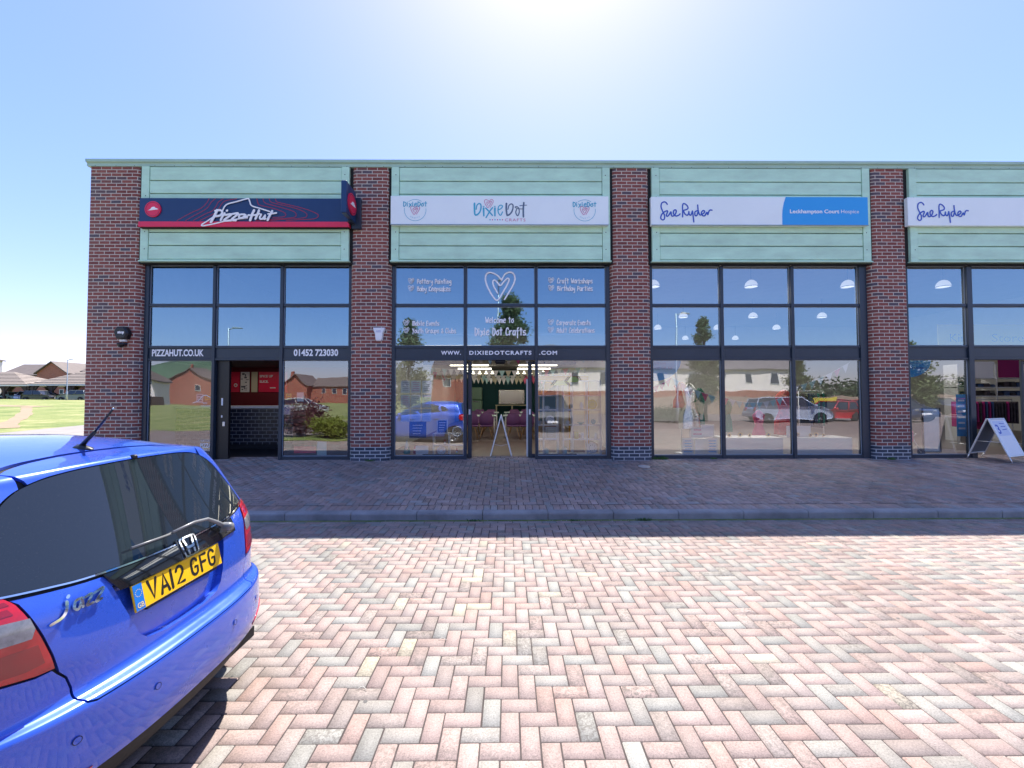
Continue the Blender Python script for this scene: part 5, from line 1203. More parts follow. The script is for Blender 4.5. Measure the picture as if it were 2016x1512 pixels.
mb = MB(); mb.bbox(-.13, .13, -.06, .06, -.05, .05, .045); o = mb.build('door_sensor', M['black'], loc=(-.175, 9.36, 2.50)); tag(o, 'black oval door sensor over the middle of the craft shop doorway', 'sensor')
mb = MB(); mb.bbox(-.02, .02, -.02, .02, 0, 1.78, .005); o = mb.build('door_post', M['whiteP'], loc=(.43, 9.60, FZ)); tag(o, 'white upright post just inside the right of the craft shop doorway', 'post')
# folding board in the doorway, seen from its side
A_ = thing('folding_board', (-.17, 9.62, FZ), 'white folding pavement board standing edge on in the craft shop doorway', 'folding sign')
for s_ in (-1, 1):
    mb = MB(); an = math.atan2(.245, .95); Mr = Matrix.Translation((0, 0, .955)) @ Matrix.Rotation(-s_*an, 4, 'Y'); mb.bbox(-.012, .012, 0, .55, -.98, 0, .004, 0, Mr); mb.build('panel', M['whiteP'], A_)
mb = MB(); mb.tube([(-.17, .02, .30), (0, .02, .26), (.17, .02, .30)], .004, 5); mb.build('chain', M['alu'], A_)
# window displays of the craft shop
for r_ in range(3):
    for c_ in range(3):
        x0 = DX((789.8, 809.9, 831.9)[c_]); x1 = DX((808.4, 829.2, 850)[c_]); z1 = DZ((749.9, 777.4, 805)[r_]); z0 = DZ((774.4, 802.7, 830)[r_])
        sheet('window_poster', x0, x1, z0, z1, YW, M['paperB'], 'pale blue printed notice, %s of the %s row in the grid of nine' % (('left', 'middle', 'right')[c_], ('top', 'middle', 'bottom')[r_]), 'poster', 5, M['softblue'] if r_ == 2 else M['softpink'] if (r_+c_) % 2 else M['softgrey'], 'nine notices on the craft shop window')
def frame_sign(x0, x1, z0, z1, y, mf, mi_, label):
    T_ = thing('framed_sign', ((x0+x1)/2, y, z0), label, 'sign'); w_ = (x1-x0)/2; h_ = z1-z0; mb = MB()
    for q in ((-w_, w_, 0, .02), (-w_, w_, h_-.02, h_), (-w_, -w_+.02, .02, h_-.02), (w_-.02, w_, .02, h_-.02)): mb.box(q[0], q[1], -.02, .01, q[2], q[3])
    mb.build('frame', mf, T_); mb = MB(); mb.box(-w_+.02, w_-.02, -.005, .005, .02, h_-.02); mb.build('board', mi_, T_); mb = MB()
    for k in range(4): zz = h_*(.75-.17*k); mb.box(-w_*.6, w_*(.6-.1*k), -.008, -.0055, zz, zz+.012)
    mb.build('writing', M['paperW'], T_)
frame_sign(DX(858), DX(880), DZ(855), DZ(827), 9.55, M['paperW'], M['navy'], 'small white framed navy chalkboard in the left craft shop window')
frame_sign(DX(802), DX(836), DZ(864), DZ(831), 9.60, M['navy'], M['navy'], 'dark price board with white writing behind the grid of notices')
def shelf_unit(xs, zs, y, dp, label, m=None, nm='cube_shelf'):
    T_ = thing(nm, ((xs[0]+xs[-1])/2, y, min(zs)), label, 'shelf unit'); cx = (xs[0]+xs[-1])/2; z0 = min(zs); mb = MB()
    for x in xs: mb.box(x-cx-.009, x-cx+.009, 0, dp, 0, max(zs)-z0)
    for z in zs: mb.box(xs[0]-cx+.009, xs[-1]-cx-.009, .002, dp-.002, z-z0-.009, z-z0+.009)
    mb.build('frame', m or M['whiteP'], T_)
shelf_unit([DX(850), DX(881.5), DX(912)], [DZ(900), DZ(879), DZ(856)], 9.60, .25, 'low white two by two shelf of ornaments in the left craft shop window')
zsR = [DZ(v) for v in (899, 868.9, 839.7, 809, 780, 749.5)]
shelf_unit([DX(1059), DX(1074), DX(1103)], zsR, 9.66, .3, 'tall white cube shelf of pottery beside the craft shop doorway')
shelf_unit([DX(1114), DX(1133), DX(1163), DX(1190.6)], zsR, 9.66, .3, 'wide white cube shelf of pottery at the right of the craft shop window')
def pot(nm, x, z, prof, m, label, cat, y=9.78, extra=None):
    mb = MB(); mb.lathe(prof, 16); 
    if extra == 'handle': mb.tube([(.035, 0, .07), (.06, 0, .06), (.06, 0, .035), (.035, 0, .02)], .006, 6)
    o = mb.build(nm, m, loc=(x, y, z)); return tag(o, label, cat)
def plate(x, z, r, m, label, y=9.80, m2=None):
    T_ = thing('display_plate', (x, y, z), label, 'plate'); Mt = Matrix.Translation((0, 0, r)) @ Matrix.Rotation(math.pi/2-.15, 4, 'X'); mb = MB(); mb.lathe([(0, 0), (r*.6, 0), (r, .02), (r, .026), (r*.6, .008), (0, .008)], 28, 0, Mt); mb.build('dish', m, T_)
    mb = MB(); rs = random.Random(int(x*77)); 
    for k in range(9): a = k*.7; disc(mb, r*.55*math.cos(a), r+r*.55*math.sin(a), r*.09, -.03, 0, 8)
    mb.build('pattern', m2 or M['greyink'], T_)
mug = [(0, 0), (.04, 0), (.042, .085), (.036, .085), (.034, .01)]
vase = [(0, 0), (.035, 0), (.05, .04), (.045, .11), (.025, .15), (.03, .17)]
zz = lambda v: DZ(v)+.01
pot('mug', DX(1081), zz(809), mug, M['china'], 'white mug on the upper shelf of the tall cube unit', 'mug', extra='handle'); plate(DX(1087.5), zz(839.7), .105, M['china'], 'round patterned plate in the tall cube unit above the frame')
pot('mug', DX(1066), zz(839.7), mug, M['stone'], 'grey mug at the left end of the tall cube unit', 'mug', extra='handle'); frame_sign(DX(1078), DX(1101), zz(868.9), zz(845), 9.75, M['paperW'], M['cream'], 'white picture frame in the tall cube unit')
pot('tealight_house', DX(1080), zz(899), [(0, 0), (.05, 0), (.05, .10), (0, .13)], M['aqua'], 'pale house ornament on the bottom of the tall cube unit', 'ornament')
plate(DX(1175), zz(809), .115, M['yellow'], 'round yellow plate at the top right of the wide cube unit', m2=M['cream']); plate(DX(1174), zz(899), .125, M['china'], 'big dotted plate at the bottom right of the wide cube unit')
pot('vase', DX(1152.5), zz(809), vase, M['china'], 'white vase on the upper shelf of the wide cube unit', 'vase'); pot('bowl', DX(1151), zz(839.7), [(0, 0), (.03, 0), (.09, .05), (.085, .05), (.02, .01)], M['tealchina'], 'teal bowl in the middle of the wide cube unit', 'bowl')
plate(DX(1177), zz(839.7), .06, M['tealchina'], 'small teal dish on the right of the wide cube unit'); pot('canister', DX(1142), zz(868.9), [(0, 0), (.05, 0), (.05, .16), (0, .165)], M['yellow'], 'yellow lidded canister on the lower shelf of the wide cube unit', 'jar')
pot('canister', DX(1154), zz(868.9), [(0, 0), (.045, 0), (.045, .14), (0, .145)], M['china'], 'white canister beside the yellow one', 'jar'); pot('mug', DX(1123), zz(839.7), mug, M['china'], 'white mug at the left end of the wide cube unit', 'mug', extra='handle')
pot('figurine', DX(1182), zz(868.9), [(0, 0), (.05, 0), (.03, .06), (.035, .10), (0, .15)], M['china'], 'white figurine at the right of the lower shelf', 'ornament'); pot('tealight_house', DX(1118), zz(899), [(0, 0), (.05, 0), (.05, .11), (0, .14)], M['aqua'], 'pale blue house ornament on the bottom of the wide cube unit', 'ornament')
# ornaments in the left window
def gnome(x, z, s, m1, m2, label):
    T_ = thing('gnome_ornament', (x, 9.58, z), label, 'ornament'); mb = MB(); mb.lathe([(0, 0), (.07*s, 0), (.075*s, .06*s), (.05*s, .15*s), (.035*s, .17*s)], 14); mb.build('body', m1, T_)
    mb = MB(); mb.lathe([(.045*s, .16*s), (.05*s, .19*s), (.02*s, .28*s), (0, .34*s)], 14); mb.build('hat', m2, T_)
    mb = MB(); mb.lathe([(0, .08*s), (.035*s, .11*s), (.04*s, .15*s), (.02*s, .18*s)], 12, 0, Matrix.Translation((0, -.03*s, 0))); mb.build('beard', M['china'], T_)
gnome(DX(797.5), .44, 1.0, M['tealchina'], M['china'], 'tall gnome ornament with a white hat at the left of the craft window'); gnome(DX(814), .44, .62, M['redglaze'], M['pink'], 'small pink and red gnome ornament beside the tray'); gnome(DX(874), DZ(879)+.01, .45, M['china'], M['redglaze'], 'little red hatted gnome on the white shelf')
gnome(DX(898), DZ(900)+.01, .6, M['yellow'], M['redglaze'], 'red hatted gnome at the bottom right of the white shelf')
T_ = thing('serving_tray', (DX(829.5), 9.50, .43), 'pale blue rounded tray leaning in the left craft window', 'tray'); mb = MB(); pl = [(a, b) for a, b in catmull([(-.14, .03), (-.14, .17), (-.11, .20), (.11, .20), (.14, .17), (.14, .03), (.11, 0), (-.11, 0)], 4, True)]; mb.prism(pl, -.01, .01); mb.build('dish', M['paperB'], T_)
plate(DX(865), DZ(900)+.01, .10, M['china'], 'round face plate on the bottom left of the white shelf', y=9.72, m2=M['redglaze'])
W_ = thing('wreath', (DX(899), 9.56, DZ(851)), 'round silver wreath hanging above the white shelf', 'wreath'); mb = MB(); pts = [(.105*math.cos(a), 0, .105*math.sin(a)) for a in np.linspace(0, 2*math.pi, 25)]; mb.tube(pts, .02, 8, cap=False); mb.build('ring', M['silver'], W_)
mb = MB()
for k in range(8): a = k*math.pi/4; mb.tube([(.02*math.cos(a), 0, .02*math.sin(a)), (.10*math.cos(a), 0, .10*math.sin(a))], .005, 5)
mb.build('spokes', M['silver'], W_)
O_ = thing('reflection_arch', (1.35, 10.6, FZ), 'orange arch added in place of a reflection in the right craft shop window', 'reflection stand-in'); mb = MB()  # arch added inside as a stand-in for an orange reflection in the glass
for x in (-.62, .22, .62): mb.bbox(x-.05, x+.05, -.04, .04, 0, 1.78, .008)
mb.bbox(-.67, .67, -.039, .039, 1.78, 1.90, .008); mb.build('frame', M['orange'], O_)
mb = MB(); Mt = None
mb.prism([(-.56, 1.45), (-.40, 1.78), (-.30, 1.78), (-.20, 1.66), (-.46, 1.45)], -.045, -.041); mb.build('corner_brace', M['orange'], O_)
V_ = thing('window_decal', (DX(1118), YG+.006, DZ(752)), 'lime green hexagons with black stripes, made up in place of a reflection in the right craft shop window', 'window decal'); mb = MB()  # hexagons made up along with the arch, for the yellow in the same reflection
mb.prism([(-.36, -.085), (-.24, .02), (-.03, .02), (.0, -.085)], -.002, 0); mb.prism([(-.03, -.01), (.05, .10), (.20, .10), (.28, .02), (.20, -.02), (.06, -.02)], -.004, -.002); mb.build('hexagons', M['lime'], V_); mb = MB()
for q in (-.06, -.02): mb.ribbon([(q, -.0), (q+.09, .11)], .012, -.006, smoothn=0); mb.ribbon([(q+.02, -.01), (q+.11, -.10)], .012, -.006, smoothn=0)
for q in (.22, .26): mb.ribbon([(q, .11), (q+.05, .03)], .012, -.006, smoothn=0)
for q in (-.36, -.32): mb.ribbon([(q, -.08), (q+.09, .03)], .012, -.006, smoothn=0)
mb.build('stripes', M['black'], V_)
# --- charity shop
PD = thing('pendant_lamp', (0, 0, 0), 'x', 'pendant lamp'); mb = MB(); mb.lathe([(.168, 0), (.163, .05), (.137, .12), (.085, .175), (.04, .195), (0, .20)], 24); mb.build('lamp_shade', M['pendant'], PD); mb = MB(); mb.lathe([(.162, 0), (.176, 0), (.176, .014), (.162, .014), (.162, 0)], 24); mb.build('rim', M['chrome'], PD); mb = MB(); mb.tube([(0, 0, .2), (0, 0, .75)], .006, 5); mb.build('cord', M['inkg'], PD)
first = True
for r_, (y, z) in enumerate(((11.7, 4.80), (16.3, 4.80), (19.1, 4.80), (22.6, 4.80))):
    for c_, x in enumerate((4.08, 6.84, 9.58, 12.3)):
        if r_ > 1 and c_ == 3 and False: continue
        lb = 'domed pendant lamp, %s row from the window, %s across' % (('first', 'second', 'third', 'fourth')[r_], ('first', 'second', 'third', 'last')[c_])
        if first: PD.location = (x, y, z); PD['label'] = lb; PD['group'] = 'pendant lamps in the charity shop'; first = False
        else: cp(PD, (x, y, z), 0, lb, 'pendant lamps in the charity shop')
def SXp(x, d=9.36): return (x-1001)/828*d
def SZp(y, d=9.36): return 1.74-(y-780)/828*d
def quarter(x0, z1, r, label, txt):
    T_ = thing('window_decal', (x0, YG+.006, z1), label, 'window decal'); mb = MB(); pl = [(0, 0)]+[(r*math.cos(a)*1.02, -r*math.sin(a)*.75) for a in np.linspace(0, math.pi/2, 14)]; mb.prism(pl, -.002, 0); mb.build('blue_quadrant', M['skyblue'], T_)
    mb = MB(); 
    for k, s in enumerate(txt): text_into(mb, s, .085, .03, -.09-.11*k, -.004, bold=.001*k, fitw=.26 if k == 0 else .40)
    mb.build('lettering', M['blueink'], T_)
quarter(3.225, 2.53, .62, 'sky blue gift aid quadrant in the top corner of the charity shop window', ['Give more', 'with Gift Aid']); quarter(8.965, 2.53, .52, 'sky blue volunteers quadrant on the window beside the charity shop door', ['we need', 'volunteers'])
def plinth(x0, x1, lb):
    T_ = thing('display_plinth', ((x0+x1)/2, 9.75, FZ), lb, 'plinth'); w_ = (x1-x0)/2; mb = MB(); mb.bbox(-w_, w_, -.25, .35, 0, .44, .008); mb.build('body', M['paperW'], T_)
plinth(4.90, 6.22, 'long white display plinth in the middle charity shop window'); plinth(6.50, 7.80, 'long white display plinth in the right charity shop window')
rs = random.Random(8)
def flower(x, y, z, s, lb):
    T_ = thing('sunflower', (x, y, z), lb, 'flower', 'sunflower heads on the display plinths'); mb = MB()
    for k in range(14): a = 2*math.pi*k/14; mb.add([(.02*s*math.cos(a-.3), -.01, .02*s*math.sin(a-.3)), (.06*s*math.cos(a), -.02, .06*s*math.sin(a)), (.02*s*math.cos(a+.3), -.01, .02*s*math.sin(a+.3))], [(0, 1, 2)])
    mb.build('petals', M['sunflower'], T_, loc=(0, 0, .05*s)); mb = MB(); disc(mb, 0, .05*s, .022*s, -.018, 0, 12, .006); mb.build('centre', M['mix'], T_)
for k, (x, s) in enumerate(((5.05, 1.1), (5.30, 1.3), (5.52, 1.0), (5.95, 1.3), (6.62, 1.3), (6.92, 1.0), (7.05, 1.2), (7.22, .9))): flower(x, 9.62, FZ+.44, s, 'sunflower head, number %s from the left along the plinths' % ('one', 'two', 'three', 'four', 'five', 'six', 'seven', 'eight')[k])
sheet('display_card', SXp(1571), SXp(1621), SZp(866, 9.36), SZp(842), 9.72, M['paperW'], 'blank white card standing on the right plinth', 'card', 0)
B1 = thing('leaflet_box', (SXp(1378, 9.6), 9.62, FZ), 'white leaflet box between two information posters at the foot of the charity window', 'box'); mb = MB(); mb.bbox(-.15, .15, -.1, .1, 0, .42, .005); mb.build('body', M['paperW'], B1)
sheet('information_poster', SXp(1344), SXp(1366), SZp(897), SZp(864), YW+.02, M['paperW'], 'blue and white hospice poster left of the leaflet box', 'poster', 5, M['skyblue']); sheet('information_poster', SXp(1393), SXp(1413), SZp(897), SZp(864), YW+.02, M['paperW'], 'blue and white hospice poster right of the leaflet box', 'poster', 5, M['skyblue'])
sheet('jewellery_card', SXp(1362), SXp(1388), SZp(863), SZp(843), YW+.05, M['paperW'], 'white card with a necklace print above the leaflet box', 'card', 2, M['pinkink']); frame_sign(SXp(1386), SXp(1412), SZp(863), SZp(838), 9.5, M['alu'], M['paperW'], 'silver framed notice standing behind the right hospice poster')
bunting((3.70, 9.50, 2.16), (3.28, 9.5, 1.95), .03, 3, .17, .17, [M['aqua'], M['paperW'], M['pink']], 'short run of flags at the left edge of the charity shop window'); bunting((3.72, 9.50, 2.16), (4.70, 9.5, 1.72), .05, 6, .17, .19, [M['aqua'], M['paperW'], M['pink'], M['aqua']], 'white and aqua flags sloping down the left charity window')
bunting((4.86, 9.52, 1.72), (6.25, 9.52, 1.70), .13, 9, .15, .16, [M['aqua'], M['paperW'], M['pink'], M['aqua']], 'white and aqua flags sagging across the middle charity window'); bunting((6.45, 9.52, 1.92), (7.80, 9.52, 2.50), .06, 7, .17, .19, [M['aqua'], M['paperW'], M['aqua'], M['pink']], 'white and aqua flags climbing across the right charity window')
def dress(x, y, z0, z1, w0, w1, m, label, mt=None, nm='mannequin'):
    T_ = thing(nm, (x, y, FZ), label, 'clothes display'); mb = MB(); prof = [(w1*.5, z0-FZ), (w1*.47, (z0*.7+z1*.3)-FZ), (w0*.30, (z0*.45+z1*.55)-FZ), (w0*.5, (z0*.12+z1*.88)-FZ), (w0*.22, z1-FZ), (.03, z1+.03-FZ)]
    n = 28; vs = []
    for r_, z in prof:
        for k in range(n): a = 2*math.pi*k/n; rr = r_*(1+.10*math.sin(a*7)*(1 if z < prof[2][1] else .2)); vs.append((rr*math.cos(a), rr*.55*math.sin(a), z))
    mb.add(vs, [(i*n+k, i*n+(k+1) % n, (i+1)*n+(k+1) % n, (i+1)*n+k) for i in range(len(prof)-1) for k in range(n)], 0, True); mb.build('garment', m, T_)
    mb = MB(); mb.tube([(0, 0, 0), (0, 0, z0-FZ+.1)], .015, 6); mb.lathe([(0, .02), (.16, .015), (.16, 0)], 16); mb.build('stand', M['alu'], T_)
dress(4.36, 10.1, .95, 2.0, .36, .50, M['silver'], 'silver foil fringed dress on a stand in the left charity window'); dress(4.22, 10.25, 1.45, 2.05, .34, .36, M['redcloth'], 'red ruffled top behind the silver dress'); dress(4.70, 10.3, .75, 1.90, .30, .26, M['greencloth'], 'long green dress at the right of the left charity window')
dress(5.40, 10.4, .85, 1.62, .34, .30, M['greencloth'], 'short green jacket in the middle charity window'); dress(6.15, 10.3, .60, 1.35, .30, .32, M['pink'], 'pink dress at the right of the middle charity window'); dress(6.72, 10.2, .80, 1.85, .42, .46, M['redcloth'], 'red ruffled dress at the left of the right charity window')
def rail(x0, x1, y, z1, label, n, mats, zc=.0):
    T_ = thing('clothes_rail', ((x0+x1)/2, y, FZ), label, 'clothes rail'); w_ = (x1-x0)/2; mb = MB(); h_ = z1-FZ
    for s_ in (-1, 1): mb.tube([(s_*w_, 0, 0), (s_*w_, 0, h_)], .014, 6); mb.tube([(s_*w_, -.22, .02), (s_*w_, .22, .02)], .014, 6)
    mb.tube([(-w_, 0, h_), (w_, 0, h_)], .014, 6); mb.build('frame', M['alu'], T_); rs = random.Random(int(x0*10)); mb = MB()
    for k in range(n): x = -w_+.06+(2*w_-.12)*k/max(1, n-1); hh = rs.uniform(.55, .85); mb.bbox(x-.025, x+.02, -.20, .20, h_-.06-hh, h_-.06, .012, rs.randrange(len(mats)))
    mb.build('clothes', mats, T_)
rail(7.15, 7.75, 10.3, 1.85, 'grey clothes rail in the right charity window', 9, [M['mix'], M['navy'], M['greencloth'], M['darkwall']])
rail(12.9, 14.5, 12.0, 1.62, 'rail of dark clothes inside the open charity shop door', 18, [M['mix'], M['navy'], M['mix'], M['darkwall'], M['magenta'], M['mix']])
S_ = thing('wall_shelving', (15.0, 13.0, FZ), 'wall shelving stacked with dark folded clothes inside the charity shop door', 'shelving'); mb = MB()
for z in (1.70, 1.97, 2.25): mb.box(-1.2, 1.3, -.2, .2, z-.345, z-.32)
for x in (-1.2, 0, 1.27): mb.box(x, x+.03, -.21, .21, 0, 2.35)
mb.build('frame', M['alu'], S_); mb = MB(); rs = random.Random(4)
for z in (1.355, 1.625):
    for k in range(12): x = -1.1+k*.2; hh = rs.uniform(.08, .20); mb.bbox(x, x+.17, -.18, .18, z-.003, z+hh, .03, rs.randrange(3))
mb.build('folded_clothes', [M['mix'], M['navy'], M['darkwall']], S_)
sheet('shop_bag', 15.05, 15.72, 2.28, 2.86, 12.78, M['magenta'], 'magenta bag hanging above the shelving inside the charity shop door', 'bag', 0); sheet('shelf_board', 14.3, 15.03, 2.28, 2.78, 12.85, M['paperW'], 'blank white board standing on the top shelf inside the charity shop door', 'board', 0)
sheet('window_poster', 10.06, 10.28, .82, 1.76, YW+.02, M['skyblue'], 'tall blue and white poster at the right edge of the window beside the charity door', 'poster', 6, M['paperW'])
frame_sign(9.60, 10.02, .42, 1.45, 9.7, M['black'], M['paperB'], 'black framed easel board with a pale notice behind the window beside the charity door')
T_ = thing('pushchair', (9.30, 9.95, FZ), 'pink pushchair behind the window beside the charity door', 'pushchair'); mb = MB(); mb.bbox(-.22, .22, -.2, .25, .25, .62, .08); mb.bbox(-.22, .22, .12, .26, .55, 1.05, .06); mb.build('seat', M['pink'], T_); mb = MB()
for s_ in (-1, 1): mb.tube([(s_*.2, .25, 1.0), (s_*.22, -.28, .08)], .012, 6); mb.tube([(s_*.2, -.2, .5), (s_*.22, .3, .08)], .012, 6)
mb.build('frame', M['alu'], T_)
for s_ in (-1, 1):
    for y_ in (-.28, .3): mb = MB(); mb.lathe([(.03, -.02), (.08, -.02), (.085, 0), (.08, .02), (.03, .02)], 14, 0, Matrix.Translation((s_*.23, y_, .085)) @ Matrix.Rotation(math.pi/2, 4, 'Y')); mb.build('wheel', M['rubber'], T_)
Y_ = thing('hanging_banner', (16.2, 14.2, 3.42), 'long pale yellow banner with grey store lettering high inside the charity shop', 'banner'); mb = MB(); mb.box(-1.5, 3, 0, .03, 0, .75); mb.build('sheet', M['yellow'], Y_); mb = MB(); text_into(mb, 'Kin', .40, -1.1, .15, -.004, fitw=.55); text_into(mb, 'Store', .40, .35, .15, -.004, fitw=1.1); mb.build('lettering', M['greyink'], Y_)
# charity door leaf
D_ = thing('shop_door', (11.98, 9.44, FZ), 'open glazed door leaf with a blue sticker beside the folding sign', 'door'); mb = MB(); mb.bbox(-.04, .04, 0, .05, .02, 2.18, .006); mb.bbox(-.32, -.26, 0, .05, .02, 2.18, .006); mb.bbox(-.26, -.04, 0, .05, 2.1, 2.18, .006); mb.bbox(-.26, -.04, 0, .05, .02, .12, .006); mb.build('door_frame', M['frame'], D_); mb = MB(); mb.bbox(-.30, -.27, -.05, .0, .95, 1.05, .005); mb.build('handle', M['alu'], D_); mb = MB(); mb.box(-.2, -.1, -.004, -.002, 1.35, 1.5); mb.build('sticker', M['skyblue'], D_)
# pavement sign outside
A_ = thing('pavement_sign', (10.52, 9.02, pave_z(9.02)), 'silver folding pavement sign with a pale poster and large 3 by the charity shop', 'pavement sign', rz=R(20))
for s_ in (-1, 1):
    an = .36*s_; Mr = Matrix.Translation((0, 0, .93)) @ Matrix.Rotation(-an, 4, 'X')
    mb = MB()
    for q in ((-.32, -.285, -.86, -.02), (.285, .32, -.86, -.02), (-.285, .285, -.06, -.02), (-.285, .285, -.86, -.82)): mb.bbox(q[0], q[1], -.014, .014, q[2], q[3], .006, 0, Mr)
    for x in (-.30, .30): mb.tube([Mr @ Vector((x, 0, -.86)), Mr @ Vector((x, 0, -.985))], .011, 8)
    fr = mb.build('frame', M['alu'], A_)
    mb = MB(); mb.box(-.285, .285, -.006, .006, -.82, -.06, 0, Mr); mb.build('panel', M['paperW'] if s_ > 0 else M['inkg'], A_)
Mr = Matrix.Translation((0, 0, .93)) @ Matrix.Rotation(-.36, 4, 'X')
mb = MB(); text_into(mb, '3', .28, -.20, -.36, -.009, bold=.006, M=Mr)
for k in range(3): mb.ribbon([(.0, -.14-.07*k), (.18, -.15-.06*k)], .014, -.009, smoothn=0, M=Mr)
mb.build('print', M['blueink'], A_)
mb = MB(); mb.box(-.235, .235, -.0085, -.0065, -.41, -.085, 0, Mr); mb.build('poster', mat('pale_lilac_paper', (.66, .72, .86), .6), A_)
for x in (-.30, .30): mb = MB(); mb.tube([Vector((x, -.19, .42)), Vector((x, .19, .42))], .006, 6); mb.build('stay', M['alu'], A_)
# weeds along the foot of the wall
M['weed'] = mat('weed_green', (.06, .13, .03), .8, var=.4, vscale=20)
def weed(x, y, z, s, n, label):
    rs = random.Random(int(x*100)); mb = MB()
    for k in range(n):
        a = rs.uniform(0, 6.28); L_ = rs.uniform(.4, 1)*s; bx = x+rs.gauss(0, s*.8); by = y+rs.gauss(0, s*.15); tx = bx+math.cos(a)*L_*.6; ty = by+math.sin(a)*L_*.4; h_ = L_*rs.uniform(.3, 1); w_ = .006
        mb.add([(bx-w_, by, z), (bx+w_, by, z), ((bx+tx)/2+w_, (by+ty)/2, z+h_*.7), (tx, ty, z+h_)], [(0, 1, 2), (0, 2, 3)])
    return tag(mb.build('weeds', M['weed']), label, kind='stuff')
for (x, y, z, s, n, lb) in ((3.35, 9.24, .345, .10, 160, 'green weeds growing against the right side of the third pier'), (8.35, 9.12, .343, .07, 60, 'small weeds at the foot of the fourth pier'), (-3.0, 9.13, .343, .07, 50, 'moss and weeds at the foot of the pier between the first two shops'), (4.5, 9.26, .345, .05, 50, 'low weeds under the charity shop window'), (-.5, 5.90, .0, .05, 40, 'tiny weeds in the gutter in front of the craft shop'), (1.9, 5.90, .0, .06, 60, 'weeds in the gutter right of the craft shop'), (.9, 5.90, 0, .04, 40, 'tufts in the gutter by the kerb')): weed(x, y, z, s, n, lb)
M['litter'] = mat('pale_litter', (.6, .58, .5), .8)
mb = MB(); rs = random.Random(11)
for k in range(90):
    x = rs.uniform(-4, 8); y = 5.915-abs(rs.gauss(0, .03)); r_ = rs.uniform(.003, .009); a = rs.uniform(0, 3)
    mb.add([(x-r_*math.cos(a), y-r_*math.sin(a), .004), (x+r_*math.sin(a), y-r_*math.cos(a), .007), (x+r_*math.cos(a), y+r_*math.sin(a), .01)], [(0, 1, 2)])
for (x, y) in ((-.5, 3.05), (-.9, 2.55), (1.9, 3.4), (3.6, 4.1), (.3, 5.55)):
    pts = catmull([(x, y, .004), (x+.03, y+.01, .012), (x+.06, y-.01, .006)], 3); mb.tube(pts, [.002]*len(pts), 4)
for k in range(26):
    x = rs.uniform(-8, 12); y = rs.uniform(6.4, 9.0) if k % 2 else rs.uniform(1.5, 5.0); z = (pave_z(y) if y > 6 else 0)+.0015; r_ = rs.uniform(.006, .016)
    mb.add([(x+r_*math.cos(a_)*rs.uniform(.8, 1.2), y+r_*math.sin(a_), z) for a_ in np.linspace(0, 5.4, 7)], [tuple(range(7))], 1)
tag(mb.build('litter', [M['litter'], mat('gum_spot', (.10, .095, .09), .9)]), 'pale grit and dead leaves scattered along the gutter', kind='stuff')
